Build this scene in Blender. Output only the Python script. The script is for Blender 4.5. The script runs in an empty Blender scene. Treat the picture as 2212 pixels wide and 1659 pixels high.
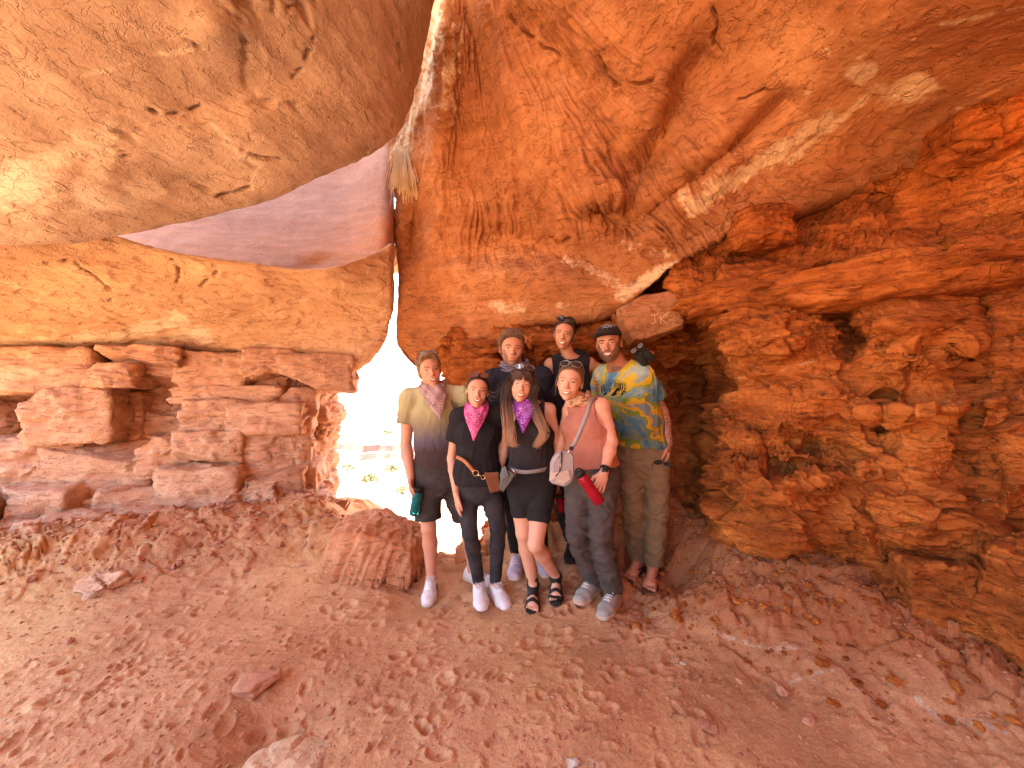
import bpy, math, random
import numpy as np
from mathutils import Vector
random.seed(7)
rs = np.random.RandomState(11)
S = bpy.context.scene
C = S.collection
# ------------------------------------------------------------------ camera, sky, sun, exposure
CAM = np.array([0.0, 0.0, 1.52])
F = 833.0                                   # focal length in the units of the control points below
cd = bpy.data.cameras.new('camera'); cam = bpy.data.objects.new('camera', cd); C.objects.link(cam)
cam.location = CAM; cam.rotation_euler = (math.radians(90), 0, 0)
cd.sensor_width = 36.0; cd.lens = 36.0 * F / 2212.0
cd.clip_start = 0.05; cd.clip_end = 3000
S.camera = cam
SUN_ELEV, SUN_ROT = 60.0, -30.0             # sun to the left and a little in front of the camera
W_ = bpy.data.worlds.new('World'); S.world = W_; W_.use_nodes = True
_n = W_.node_tree.nodes; _l = W_.node_tree.links
_sky = _n.new('ShaderNodeTexSky'); _sky.sky_type = 'NISHITA'; _sky.sun_disc = False
_sky.sun_elevation = math.radians(SUN_ELEV); _sky.sun_rotation = math.radians(SUN_ROT)
_sky.dust_density = 3.0; _sky.air_density = 1.0
_bg = _n['Background']; _bg.inputs[1].default_value = 0.15
_l.new(_sky.outputs[0], _bg.inputs[0])
sl = bpy.data.lights.new('sun', 'SUN'); sun = bpy.data.objects.new('sun', sl); C.objects.link(sun)
sl.energy = 4.0; sl.angle = math.radians(0.6); sl.color = (1.0, 0.93, 0.82)
_a = math.radians(SUN_ROT); _e = math.radians(SUN_ELEV)
sdir = Vector((math.sin(_a) * math.cos(_e), math.cos(_a) * math.cos(_e), math.sin(_e)))
sun.rotation_euler = sdir.to_track_quat('Z', 'Y').to_euler(); sun.location = sdir * 30
S.view_settings.view_transform = 'Standard'; S.view_settings.look = 'None'
S.view_settings.gamma = 1.0; S.view_settings.use_curve_mapping = False
S.view_settings.exposure = 3.38
S.cycles.max_bounces = 8; S.cycles.diffuse_bounces = 6; S.cycles.glossy_bounces = 3
S.cycles.transmission_bounces = 6; S.cycles.volume_bounces = 1
S.cycles.use_denoising = True; S.cycles.sample_clamp_indirect = 6.0
S.cycles.caustics_reflective = False; S.cycles.caustics_refractive = False

# ------------------------------------------------------------------ small helpers
def P(px, py, d):
    """point at depth d (metres in front of the camera) seen at control point px, py"""
    return np.array([(px - 1106.0) / F * d, d, CAM[2] - (py - 829.5) / F * d])
def tag(o, label=None, cat=None, group=None, kind=None):
    if label: o['label'] = label
    if cat: o['category'] = cat
    if group: o['group'] = group
    if kind: o['kind'] = kind
    return o
def empty(name, loc=(0, 0, 0), label=None, cat=None, group=None):
    o = bpy.data.objects.new(name, None); C.objects.link(o); o.location = loc
    o.empty_display_size = 0.1
    return tag(o, label, cat, group)
def make(name, V, Fc, mat, parent=None, smooth=True, attrs=None, kind=None, origin=None):
    """V (n,3) world coordinates, Fc (m,3|4) or list of polygons"""
    V = np.asarray(V, dtype=np.float64)
    off = np.array(origin if origin is not None else (0, 0, 0), dtype=np.float64); q_ = parent
    while q_ is not None: off = off + np.array(q_.location); q_ = q_.parent
    me = bpy.data.meshes.new(name)
    if isinstance(Fc, np.ndarray):
        n, k = Fc.shape
        me.vertices.add(len(V)); me.vertices.foreach_set('co', (V - off).astype(np.float32).ravel())
        me.loops.add(n * k); me.loops.foreach_set('vertex_index', Fc.astype(np.int32).ravel())
        me.polygons.add(n)
        me.polygons.foreach_set('loop_start', np.arange(0, n * k, k, dtype=np.int32))
        me.polygons.foreach_set('loop_total', np.full(n, k, dtype=np.int32))
        me.update(calc_edges=True)
    else:
        me.from_pydata([tuple(v) for v in (V - off)], [], [tuple(int(i) for i in f) for f in Fc]); me.update()
    me.polygons.foreach_set('use_smooth', np.full(len(me.polygons), smooth))
    if attrs:
        for k, a in attrs.items():
            at = me.attributes.new(k, 'FLOAT', 'POINT'); at.data.foreach_set('value', np.asarray(a, dtype=np.float32))
    me.materials.append(mat)
    o = bpy.data.objects.new(name, me); C.objects.link(o)
    if parent is not None:
        o.parent = parent
    elif origin is not None:
        o.location = origin
    if kind: o['kind'] = kind
    return o
def merge(lst):
    Vs, Fs, n = [], [], 0
    for V, Fc in lst:
        V = np.asarray(V); Vs.append(V)
        Fs += [[int(i) + n for i in f] for f in Fc]; n += len(V)
    return np.vstack(Vs), Fs
def sstep(a, b, x):
    t = np.clip((x - a) / (b - a), 0, 1); return t * t * (3 - 2 * t)

# ------------------------------------------------------------------ numpy noise
_perm = rs.permutation(256); _perm = np.concatenate([_perm, _perm, _perm]).astype(np.int32)
_g = rs.normal(size=(256, 3)); _g /= np.linalg.norm(_g, axis=1)[:, None]; _g = _g.astype(np.float32)
def perlin(p):
    p = np.asarray(p, dtype=np.float32); i = np.floor(p).astype(np.int32); f = p - i; i &= 255
    u = f * f * f * (f * (f * 6 - 15) + 10); r = 0
    for dx in (0, 1):
        wx = u[:, 0] if dx else 1 - u[:, 0]
        a = _perm[i[:, 0] + dx]
        for dy in (0, 1):
            wy = wx * (u[:, 1] if dy else 1 - u[:, 1])
            b = _perm[a + i[:, 1] + dy]
            for dz in (0, 1):
                w = wy * (u[:, 2] if dz else 1 - u[:, 2])
                g = _g[_perm[b + i[:, 2] + dz] & 255]
                r = r + w * (g[:, 0] * (f[:, 0] - dx) + g[:, 1] * (f[:, 1] - dy) + g[:, 2] * (f[:, 2] - dz))
    return r * 1.6
def fbm(p, oct=4, gain=0.5, lac=2.03, ridged=False, off=0.0):
    p = np.asarray(p, dtype=np.float32) + off; a = 1.0; r = 0; n = 0
    for _ in range(oct):
        v = perlin(p)
        if ridged: v = 1 - 2 * np.abs(v)
        r = r + a * v; n += a; a *= gain; p = p * lac + 17.3
    return r / n
def worley(p):
    """F1, F2, random value of the nearest cell"""
    p = np.asarray(p, dtype=np.float32); i = np.floor(p).astype(np.int32); f = p - i
    f1 = np.full(len(p), 9.0, np.float32); f2 = f1.copy(); idv = np.zeros(len(p), np.int32); tl = np.zeros(len(p), np.float32)
    for dx in (-1, 0, 1):
        for dy in (-1, 0, 1):
            for dz in (-1, 0, 1):
                h = _perm[_perm[_perm[(i[:, 0] + dx) & 255] + ((i[:, 1] + dy) & 255)] + ((i[:, 2] + dz) & 255)]
                o = _g[h & 255] * 0.38 + 0.5
                q = np.array([dx, dy, dz], np.float32) + o - f
                d = np.sqrt((q * q).sum(1))
                m = d < f1
                f2 = np.where(m, f1, np.minimum(f2, d)); f1 = np.where(m, d, f1); idv = np.where(m, h, idv); tl = np.where(m, (q * _g[(h * 7 + 13) & 255]).sum(1), tl)
    return f1, f2, (idv * 0.61803) % 1.0, tl

# ------------------------------------------------------------------ materials
def lin(h):
    h = h.lstrip('#'); c = [int(h[k:k + 2], 16) / 255 for k in (0, 2, 4)]
    return tuple([x / 12.92 if x < 0.04045 else ((x + 0.055) / 1.055) ** 2.4 for x in c] + [1.0])
class NT:
    def __init__(s, name):
        s.m = bpy.data.materials.new(name); s.m.use_nodes = True
        s.t = s.m.node_tree; s.b = s.t.nodes['Principled BSDF']
    def n(s, typ, **kw):
        nd = s.t.nodes.new('ShaderNode' + typ)
        for k, v in kw.items():
            if k.startswith('_'): nd.inputs[int(k[1:]) if k[1:].isdigit() else k[1:].replace('_', ' ')].default_value = v
            else: setattr(nd, k, v)
        return nd
    def l(s, a, b): s.t.links.new(a, b)
    def pos(s, obj=False, scale=(1, 1, 1), rot=(0, 0, 0), loc=(0, 0, 0)):
        t = s.n('TexCoord') if obj else s.n('NewGeometry')
        mp = s.n('Mapping'); mp.inputs['Scale'].default_value = scale; mp.inputs['Rotation'].default_value = rot
        mp.inputs['Location'].default_value = loc
        s.l(t.outputs['Object'] if obj else t.outputs['Position'], mp.inputs['Vector']); return mp.outputs[0]
    def noise(s, vec, scale, detail=6, rough=0.55, dist=0.0):
        nd = s.n('TexNoise'); nd.inputs['Scale'].default_value = scale; nd.inputs['Detail'].default_value = detail
        nd.inputs['Roughness'].default_value = rough; nd.inputs['Distortion'].default_value = dist
        s.l(vec, nd.inputs['Vector']); return nd.outputs[0]
    def ramp(s, fac, stops, interp='LINEAR'):
        r = s.n('ValToRGB'); r.color_ramp.interpolation = interp; e = r.color_ramp.elements
        while len(e) < len(stops): e.new(0.5)
        for k, (p, c) in enumerate(stops):
            e[k].position = p; e[k].color = c if isinstance(c, tuple) else (c, c, c, 1)
        s.l(fac, r.inputs[0]); return r.outputs[0]
    def math(s, op, a, b=None, clamp=False):
        nd = s.n('Math', operation=op); nd.use_clamp = clamp
        for k, v in enumerate((a, b)):
            if v is None: continue
            if isinstance(v, (int, float)): nd.inputs[k].default_value = v
            else: s.l(v, nd.inputs[k])
        return nd.outputs[0]
    def mix(s, fac, a, b, typ='MIX'):
        nd = s.n('Mix', data_type='RGBA', blend_type=typ)
        for sock, v in ((nd.inputs[0], fac), (nd.inputs[6], a), (nd.inputs[7], b)):
            if isinstance(v, (int, float, tuple)): sock.default_value = v
            else: s.l(v, sock)
        return nd.outputs[2]
    def attr(s, name):
        nd = s.n('Attribute'); nd.attribute_name = name; return nd.outputs['Fac']
    def bump(s, h, strength, dist, prev=None):
        nd = s.n('Bump'); nd.inputs['Strength'].default_value = strength; nd.inputs['Distance'].default_value = dist
        s.l(h, nd.inputs['Height'])
        if prev is not None: s.l(prev, nd.inputs['Normal'])
        return nd.outputs[0]
    def done(s, col=None, rough=0.9, nrm=None, spec=0.2, **kw):
        if col is not None:
            if isinstance(col, tuple): s.b.inputs['Base Color'].default_value = col
            else: s.l(col, s.b.inputs['Base Color'])
        if isinstance(rough, (int, float)): s.b.inputs['Roughness'].default_value = rough
        else: s.l(rough, s.b.inputs['Roughness'])
        s.b.inputs['Specular IOR Level'].default_value = spec
        if nrm is not None: s.l(nrm, s.b.inputs['Normal'])
        for k, v in kw.items(): s.b.inputs[k.replace('_', ' ')].default_value = v
        return s.m
def rock_material(name, c_dark, c_mid, c_light, c_pale, strata=0.4, bump=1.0, grain=70.0, rot=(0, 0, 0)):
    m = NT(name)
    p = m.pos(); ps = m.pos(scale=(0.8, 0.8, 7.0), rot=rot)
    big = m.noise(p, 1.1, 5, 0.6, 0.6); med = m.noise(p, 6.0, 6, 0.6, 0.3); st = m.noise(ps, 2.2, 7, 0.65, 0.4)
    fine = m.noise(p, grain, 4, 0.7); mid = m.noise(p, grain * 0.27, 5, 0.65, 0.5)
    mixv = m.math('ADD', m.math('MULTIPLY', big, 1 - strata), m.math('MULTIPLY', st, strata))
    mixv = m.math('ADD', m.math('MULTIPLY', mixv, 0.72), m.math('MULTIPLY', med, 0.28))
    col = m.ramp(mixv, [(0.36, c_dark), (0.5, c_mid), (0.63, c_light)])
    # mineral veins and salt bloom, plus painted slit light on fluted_ceiling, broken by noise
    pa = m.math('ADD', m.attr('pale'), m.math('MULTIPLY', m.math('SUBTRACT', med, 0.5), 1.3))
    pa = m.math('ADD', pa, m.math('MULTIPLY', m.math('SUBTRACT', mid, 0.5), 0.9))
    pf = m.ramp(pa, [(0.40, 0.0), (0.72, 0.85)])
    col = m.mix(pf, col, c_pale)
    sp = m.ramp(fine, [(0.3, 0.80), (0.7, 1.2)])
    col = m.mix(0.8, col, sp, 'MULTIPLY')
    n1 = m.bump(mid, 0.55 * bump, 0.012); n2 = m.bump(fine, 0.5 * bump, 0.004, n1)
    vor = m.n('TexVoronoi'); vor.feature = 'DISTANCE_TO_EDGE'; vor.inputs['Scale'].default_value = 9.0
    wv = m.n('VectorMath', operation='ADD'); m.l(p, wv.inputs[0])
    nz = m.n('TexNoise'); nz.inputs['Scale'].default_value = 7.0; nz.inputs['Detail'].default_value = 4
    m.l(p, nz.inputs['Vector']); sc = m.n('VectorMath', operation='SCALE'); sc.inputs['Scale'].default_value = 0.35
    m.l(nz.outputs['Color'], sc.inputs[0]); m.l(sc.outputs[0], wv.inputs[1]); m.l(wv.outputs[0], vor.inputs['Vector'])
    ck = m.ramp(vor.outputs[0], [(0.0, 0.0), (0.045, 1.0)])
    msk = m.ramp(m.noise(p, 2.3, 3), [(0.5, 0.0), (0.62, 1.0)])
    ckm = m.math('MAXIMUM', ck, m.math('SUBTRACT', 1.0, msk))
    n3 = m.bump(ckm, 0.5 * bump, 0.010, n2)
    pit = m.ramp(m.noise(m.pos(scale=(11, 11, 38), rot=rot), 1.0, 4, 0.6, 0.5), [(0.56, 1.0), (0.64, 0.0)])
    n3 = m.bump(pit, 0.55 * bump, 0.014, n3)
    return m.done(col, 0.92, n3, 0.12)
def plain(name, col, rough=0.7, spec=0.3, grain=0.0, gscale=60.0, **kw):
    m = NT(name); c = col if isinstance(col, tuple) else lin(col); nrm = None; cc = c
    if grain > 0:
        v = m.noise(m.pos(), gscale, 4, 0.6)
        cc = m.mix(1.0, c, m.ramp(v, [(0.3, 1 - grain), (0.7, 1 + grain)]), 'MULTIPLY'); nrm = m.bump(v, 0.4, 0.003)
    return m.done(cc, rough, nrm, spec, **kw)
# ------------------------------------------------------------------ rock colours
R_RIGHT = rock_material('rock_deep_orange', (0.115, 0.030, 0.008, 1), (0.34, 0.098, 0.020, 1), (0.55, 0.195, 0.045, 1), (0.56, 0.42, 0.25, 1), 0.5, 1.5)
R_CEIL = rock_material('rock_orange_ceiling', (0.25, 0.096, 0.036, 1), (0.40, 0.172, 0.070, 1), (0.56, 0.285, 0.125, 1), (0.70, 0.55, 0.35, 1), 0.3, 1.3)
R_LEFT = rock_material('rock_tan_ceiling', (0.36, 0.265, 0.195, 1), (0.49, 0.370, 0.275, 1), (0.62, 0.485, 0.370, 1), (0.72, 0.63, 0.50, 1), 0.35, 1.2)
R_LOW = rock_material('rock_tan_orange', (0.42, 0.26, 0.15, 1), (0.56, 0.365, 0.22, 1), (0.67, 0.46, 0.29, 1), (0.72, 0.63, 0.47, 1), 0.5, 1.2)
R_PINK = rock_material('rock_pink', (0.42, 0.235, 0.160, 1), (0.50, 0.285, 0.195, 1), (0.56, 0.330, 0.230, 1), (0.6, 0.4, 0.3, 1), 0.8, 0.8, rot=(0.25, 0, 0))
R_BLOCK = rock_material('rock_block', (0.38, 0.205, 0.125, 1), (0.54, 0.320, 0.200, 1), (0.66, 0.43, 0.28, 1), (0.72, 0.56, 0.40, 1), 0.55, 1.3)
R_BOULD = rock_material('rock_boulder', (0.38, 0.15, 0.07, 1), (0.52, 0.235, 0.115, 1), (0.62, 0.32, 0.165, 1), (0.62, 0.45, 0.3, 1), 0.4, 1.3)

def netpt(e):
    return np.array(e[1:], dtype=float) if e[0] == 'w' else P(*e)
def catmull(A, n, axis):
    """resample control array along axis to n samples (Catmull-Rom)"""
    A = np.moveaxis(A, axis, 0); k = A.shape[0]
    E = np.concatenate([2 * A[:1] - A[1:2], A, 2 * A[-1:] - A[-2:-1]], 0)
    t = np.linspace(0, k - 1, n) if np.isscalar(n) else n
    i = np.clip(np.floor(t).astype(int), 0, k - 2); f = (t - i).reshape((-1,) + (1,) * (A.ndim - 1))
    p0, p1, p2, p3 = E[i], E[i + 1], E[i + 2], E[i + 3]
    r = 0.5 * ((2 * p1) + (-p0 + p2) * f + (2 * p0 - 5 * p1 + 4 * p2 - p3) * f ** 2 + (-p0 + 3 * p1 - 3 * p2 + p3) * f ** 3)
    return np.moveaxis(r, 0, axis)
def topx(X):
    """control coordinates (px, py) of world points in front of the viewpoint"""
    d = np.maximum(X[:, 1], 0.05)
    return 1106 + X[:, 0] / d * F, 829.5 - (X[:, 2] - CAM[2]) / d * F
def ell(px, py, cx, cy, rx, ry, rot=0.0, pw=1.0):
    c, s = math.cos(math.radians(rot)), math.sin(math.radians(rot))
    dx, dy = px - cx, py - cy
    q = ((dx * c + dy * s) / rx) ** 2 + ((-dx * s + dy * c) / ry) ** 2
    return np.exp(-(q ** pw))
def crk(px, py, pts, w):
    """ragged crack along a polyline"""
    q = np.stack([px * .02, py * .02, px * 0], 1); dx = 16 * fbm(q, 3, off=3.0); dy = 16 * fbm(q, 3, off=13.0)
    brk = sstep(-.25, .1, fbm(q * 1.5, 2, off=23.0))
    return pline(px + dx, py + dy, pts, w * .55) * brk
def pline(px, py, pts, w):
    """soft mask along a polyline"""
    best = np.full(len(px), 1e9)
    for (x0, y0), (x1, y1) in zip(pts[:-1], pts[1:]):
        vx, vy = x1 - x0, y1 - y0; L = vx * vx + vy * vy
        t = np.clip(((px - x0) * vx + (py - y0) * vy) / L, 0, 1)
        best = np.minimum(best, (px - x0 - t * vx) ** 2 + (py - y0 - t * vy) ** 2)
    return np.exp(-best / (w * w))
def grid_faces(nu, nv):
    i = np.arange((nu - 1) * (nv - 1)); a = i // (nv - 1) * nv + i % (nv - 1)
    return np.stack([a, a + 1, a + nv + 1, a + nv], 1)
def gnormals(G):
    du = np.gradient(G, axis=0); dv = np.gradient(G, axis=1)
    n = np.cross(du, dv); n /= np.maximum(np.linalg.norm(n, axis=2), 1e-9)[..., None]
    return n
def wspan(n, w):
    c = np.concatenate([[0], np.cumsum(w)]); return np.interp(np.linspace(0, c[-1], n), c, np.arange(len(c)))
def sheet(name, net, nu, nv, disp, mat, strokes=None, pale=None, kind='structure', parent=None, flip=None, wu=None, wv=None):
    A = np.array([[netpt(e) for e in row] for row in net])
    G = catmull(catmull(A, wspan(nu, wu) if wu else nu, 0), wspan(nv, wv) if wv else nv, 1)
    N = gnormals(G); X = G.reshape(-1, 3)
    n = N.reshape(-1, 3)
    s = np.sign((n * (CAM - X)).sum(1).mean()); s = s if s != 0 else 1.0
    if flip: s = -s
    n = n * s
    px, py = topx(X)
    if strokes is not None:      # sculpting strokes push the surface along the line of sight (+ = towards the viewpoint)
        wob = 14 * fbm(X * 2.2, 3); wob2 = 14 * fbm(X * 2.2, 3, off=31.0)
        a = strokes(px + wob, py + wob2)
        dirv = CAM - X; dirv /= np.linalg.norm(dirv, axis=1)[:, None]
        X = X + dirv * (a * (X[:, 1] > 0.5))[:, None]
        N2 = gnormals(X.reshape(nu, nv, 3)).reshape(-1, 3) * s
        n = N2
    X = X + n * disp(X, px, py)[:, None]
    pw_ = fbm(X * 3.5, 3, off=41.0) * 16; pa = pale(px + pw_, py + fbm(X * 3.5, 3, off=47.0) * 12, X) if pale is not None else np.zeros(len(X))
    return make(name, X, grid_faces(nu, nv), mat, parent=parent, attrs={'pale': pa}, kind=kind)

def plates(X, sc, amp, crack, ani=(1, 1, 1)):
    """flaked faces: every Worley cell sits proud or back a little, with an open joint between"""
    q = X * np.array(ani) * sc; q = q + 0.35 * np.stack([fbm(q * 1.3, 3), fbm(q * 1.3, 3, off=9.0), fbm(q * 1.3, 3, off=19.0)], 1)
    f1, f2, r, tl = worley(q)
    e = f2 - f1
    return amp * (0.55 * (r - 0.5) + 1.25 * tl) * sstep(0.0, 0.07, e) - crack * .7 * (1 - sstep(0.0, 0.07, e))
def flakes(X, sc, amp, ani=(1, 1, 3), off=0.0, steps=4):
    v = fbm(X * np.array(ani) * sc, 5, 0.55, off=off) * steps
    f = v - np.floor(v)
    return amp * (np.floor(v) + sstep(0.0, 0.18, f)) / steps
# ------------------------------------------------------------------ upper left slab of the ceiling
edge = [(-330, 560, 2.3), (-160, 545, 2.3), (0, 527, 2.3), (180, 518, 2.45), (330, 492, 2.6), (560, 440, 2.8), (700, 380, 2.95), (800, 330, 3.05), (852, 285, 3.05), (885, 190, 2.95), (908, 95, 2.8), (935, 0, 2.6), (960, -160, 2.35), (985, -500, 1.9)]
ne = len(edge)
Ew = np.array([P(*e) for e in edge])
in0 = np.array([[-3.3, 0.5, 2.95], [-3.25, 0.2, 3.0], [-3.2, -0.2, 3.0], [-3.1, -.6, 3.05], [-3.0, -1.0, 3.1], [-2.9, -1.3, 3.15], [-2.8, -1.5, 3.2], [-2.5, -1.8, 3.25], [-2.1, -1.8, 3.3], [-1.7, -1.8, 3.35], [-1.4, -1.8, 3.4], [-1.1, -1.8, 3.5], [-0.9, -1.8, 3.6], [-0.7, -1.8, 3.7]])
rows = []
for t, sag in ((0, 0), (0.2, 0.05), (0.4, 0.08), (0.6, 0.08), (0.8, 0.02), (0.93, -0.06), (1.0, 0.0)):
    r = in0 * (1 - t) + Ew * t; r[:, 2] += sag; rows.append(r)
outd = np.array([[-0.02, 0.12, 0.2], [0.0, 0.12, 0.2]])
rows.append(Ew + np.array([0.0, 0.10, 0.16])); rows.append(Ew + np.array([-0.45, 0.15, 0.42])); rows.append(Ew + np.array([-2.2, 0.2, 0.8]))
net = [[('w', *p) for p in r] for r in rows]
def d_uls(X, px, py):
    a = 0.05 * fbm(X * 0.9, 3) + 0.014 * fbm(X * np.array([6, 3, 9]), 4, 0.55)
    m = sstep(-0.15, 0.35, fbm(X * 1.1, 2, off=4.0))
    a += flakes(X, 1.4, 0.035, (1, 0.6, 2)) * (0.35 + 0.65 * m)
    a -= 0.05 * sstep(0.80, 0.93, fbm(X * np.array([2.2, 1.2, 3.0]), 3, ridged=True, off=2.0)) * m
    cr = crk(px, py, [(405, 85), (425, 100), (445, 118)], 5) + crk(px, py, [(330, 235), (350, 248), (390, 240), (440, 230)], 5) + crk(px, py, [(530, 330), (575, 338), (610, 345)], 5) + crk(px, py, [(480, 420), (520, 410), (545, 400)], 5) + crk(px, py, [(640, 170), (665, 120), (680, 80)], 4)
    cr += crk(px, py, [(250, 325), (285, 342)], 5) + crk(px, py, [(860, 100), (872, 145)], 4)
    return a - 0.06 * cr
def s_uls(px, py):
    return 0.10 * ell(px, py, 620, 300, 180, 110, 20) - 0.10 * ell(px, py, 420, 400, 140, 60, -10) + 0.09 * ell(px, py, 470, 60, 70, 50, 20) + 0.12 * ell(px, py, 150, 420, 220, 60, 5) - 0.06 * ell(px, py, 520, 200, 180, 50, -15)
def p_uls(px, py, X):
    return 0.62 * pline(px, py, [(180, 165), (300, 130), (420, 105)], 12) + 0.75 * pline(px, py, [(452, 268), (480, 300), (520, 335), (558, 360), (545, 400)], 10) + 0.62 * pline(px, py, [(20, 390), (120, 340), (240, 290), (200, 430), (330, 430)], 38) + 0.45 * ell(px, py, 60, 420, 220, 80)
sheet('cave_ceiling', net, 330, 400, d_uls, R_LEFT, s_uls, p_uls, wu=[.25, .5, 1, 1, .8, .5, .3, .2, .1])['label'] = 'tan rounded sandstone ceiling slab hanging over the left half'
# ------------------------------------------------------------------ lower left slab, over the pillars
cx_ = [-330, -150, 0, 200, 380, 560, 690, 770, 826, 845]
top = [470, 490, 500, 508, 552, 578, 588, 565, 545, 532]; dt = [1.9, 2.2, 2.45, 2.75, 3.0, 3.2, 3.4, 3.6, 3.8, 3.9]
m1 = [590, 600, 605, 612, 630, 645, 650, 640, 625, 610]; d1 = [2.2, 2.5, 2.75, 3.0, 3.25, 3.5, 3.7, 3.85, 3.95, 4.0]
m2 = [690, 692, 694, 694, 698, 702, 706, 705, 690, 660]; d2 = [2.6, 2.9, 3.2, 3.45, 3.65, 3.85, 4.0, 4.1, 4.15, 4.15]
bt = [752, 752, 754, 757, 756, 765, 778, 800, 742, 690]; bx = [-300, -140, 0, 200, 380, 560, 690, 765, 822, 834]; db = [2.9, 3.3, 3.65, 3.85, 4.0, 4.1, 4.2, 4.25, 4.3, 4.3]
def offr(p, dd, dz, sh=0.0):
    q = P(*p); k = 1 + dd / q[1]; return ('w', q[0] * k - sh, q[1] + dd, q[2] + dz)
def offw(p, v): q = P(*p) + np.array(v); return ('w', *q)
net = [[offw((x, y, d), (-0.1, 0.8, 0.12)) for x, y, d in zip(cx_, top, dt)],
       [offw((x, y, d), (0, 0.22, 0.035)) for x, y, d in zip(cx_, top, dt)],
       [(x, y, d) for x, y, d in zip(cx_, top, dt)],
       [(x, y, d) for x, y, d in zip(cx_, m1, d1)],
       [(x, y, d) for x, y, d in zip(cx_, m2, d2)],
       [(x, y, d) for x, y, d in zip(bx, bt, db)],
       [offr((x, y, d), 0.5, 0.12) for x, y, d in zip(bx, bt, db)],
       [offr((x, y, d), 2.6, 0.5, .1) for x, y, d in zip(bx, bt, db)]]
for r in net:
    q = netpt(r[-1]); r.append(('w', q[0] * (1 + .35 / q[1]), q[1] + 0.35, q[2] + 0.04)); r.append(('w', q[0] * (1 + 2.5 / q[1]) - .15, q[1] + 2.5, q[2] + 0.5))
def d_lls(X, px, py):
    a = 0.05 * fbm(X * 1.0, 3) + 0.014 * fbm(X * np.array([5, 3, 10]), 4)
    a += flakes(X, 1.2, 0.05, (1, 1, 2.4), 3.0)
    cr = crk(px, py, [(370, 560), (385, 600), (380, 615)], 4) + crk(px, py, [(450, 600), (470, 585), (440, 620)], 4) + crk(px, py, [(235, 615), (255, 640), (240, 650)], 5) + crk(px, py, [(100, 570), (160, 560), (230, 610)], 3)
    return a - 0.05 * cr
def s_lls(px, py):
    return 0.10 * ell(px, py, 300, 620, 200, 40, 8) - 0.08 * ell(px, py, 600, 660, 180, 30, 4) + 0.06 * ell(px, py, 120, 690, 160, 30) - 0.12 * ell(px, py, 640, 600, 80, 25, 10)
def p_lls(px, py, X):
    return 0.75 * pline(px, py, [(0, 745), (150, 735), (300, 715), (380, 690), (430, 715), (300, 745)], 22) + 0.4 * pline(px, py, [(430, 730), (560, 745), (680, 750)], 14) + 0.45 * pline(px, py, [(0, 600), (80, 640)], 14)
sheet('rock_lintel', net, 300, 420, d_lls, R_LOW, s_lls, p_lls)['label'] = 'pale orange rock lintel resting on the left stone pillars'
# ------------------------------------------------------------------ pink outer rock seen through the gap
net = [[(-100, -200, 3.8), (250, -200, 3.9), (550, -200, 4.0), (760, -200, 4.1), (885, -200, 4.0), (880, -200, 6)],
       [(-100, 200, 4.0), (250, 200, 4.2), (550, 200, 4.3), (750, 200, 4.3), (870, 200, 4.2), (872, 200, 6)],
       [(-100, 380, 3.9), (250, 380, 4.2), (550, 380, 4.3), (740, 380, 4.25), (848, 380, 4.1), (845, 380, 6)],
       [(-100, 480, 3.7), (250, 490, 4.0), (550, 490, 4.1), (740, 490, 4.05), (846, 480, 4.0), (842, 480, 6)],
       [(-100, 560, 3.5), (250, 580, 3.8), (550, 600, 3.9), (740, 585, 3.85), (845, 570, 4.0), (841, 580, 6)],
       [(-100, 660, 3.6), (250, 680, 3.9), (550, 700, 4.1), (740, 660, 4.1), (842, 640, 4.15), (838, 640, 6)]]
def d_pink(X, px, py):
    st = perlin(np.stack([X[:, 0] * 0.6, X[:, 1] * 0.6, X[:, 2] * 16 + X[:, 0] * 2.2], 1))
    return 0.04 * fbm(X * 1.2, 3) + 0.008 * fbm(X * 9, 3) + 0.008 * st
sheet('outer_rock_face', net, 170, 220, d_pink, R_PINK, lambda px, py: -0.08 * ell(px, py, 690, 575, 60, 22, -10))['label'] = 'smooth pink banded rock seen through the gap under the ceiling slab'
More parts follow.
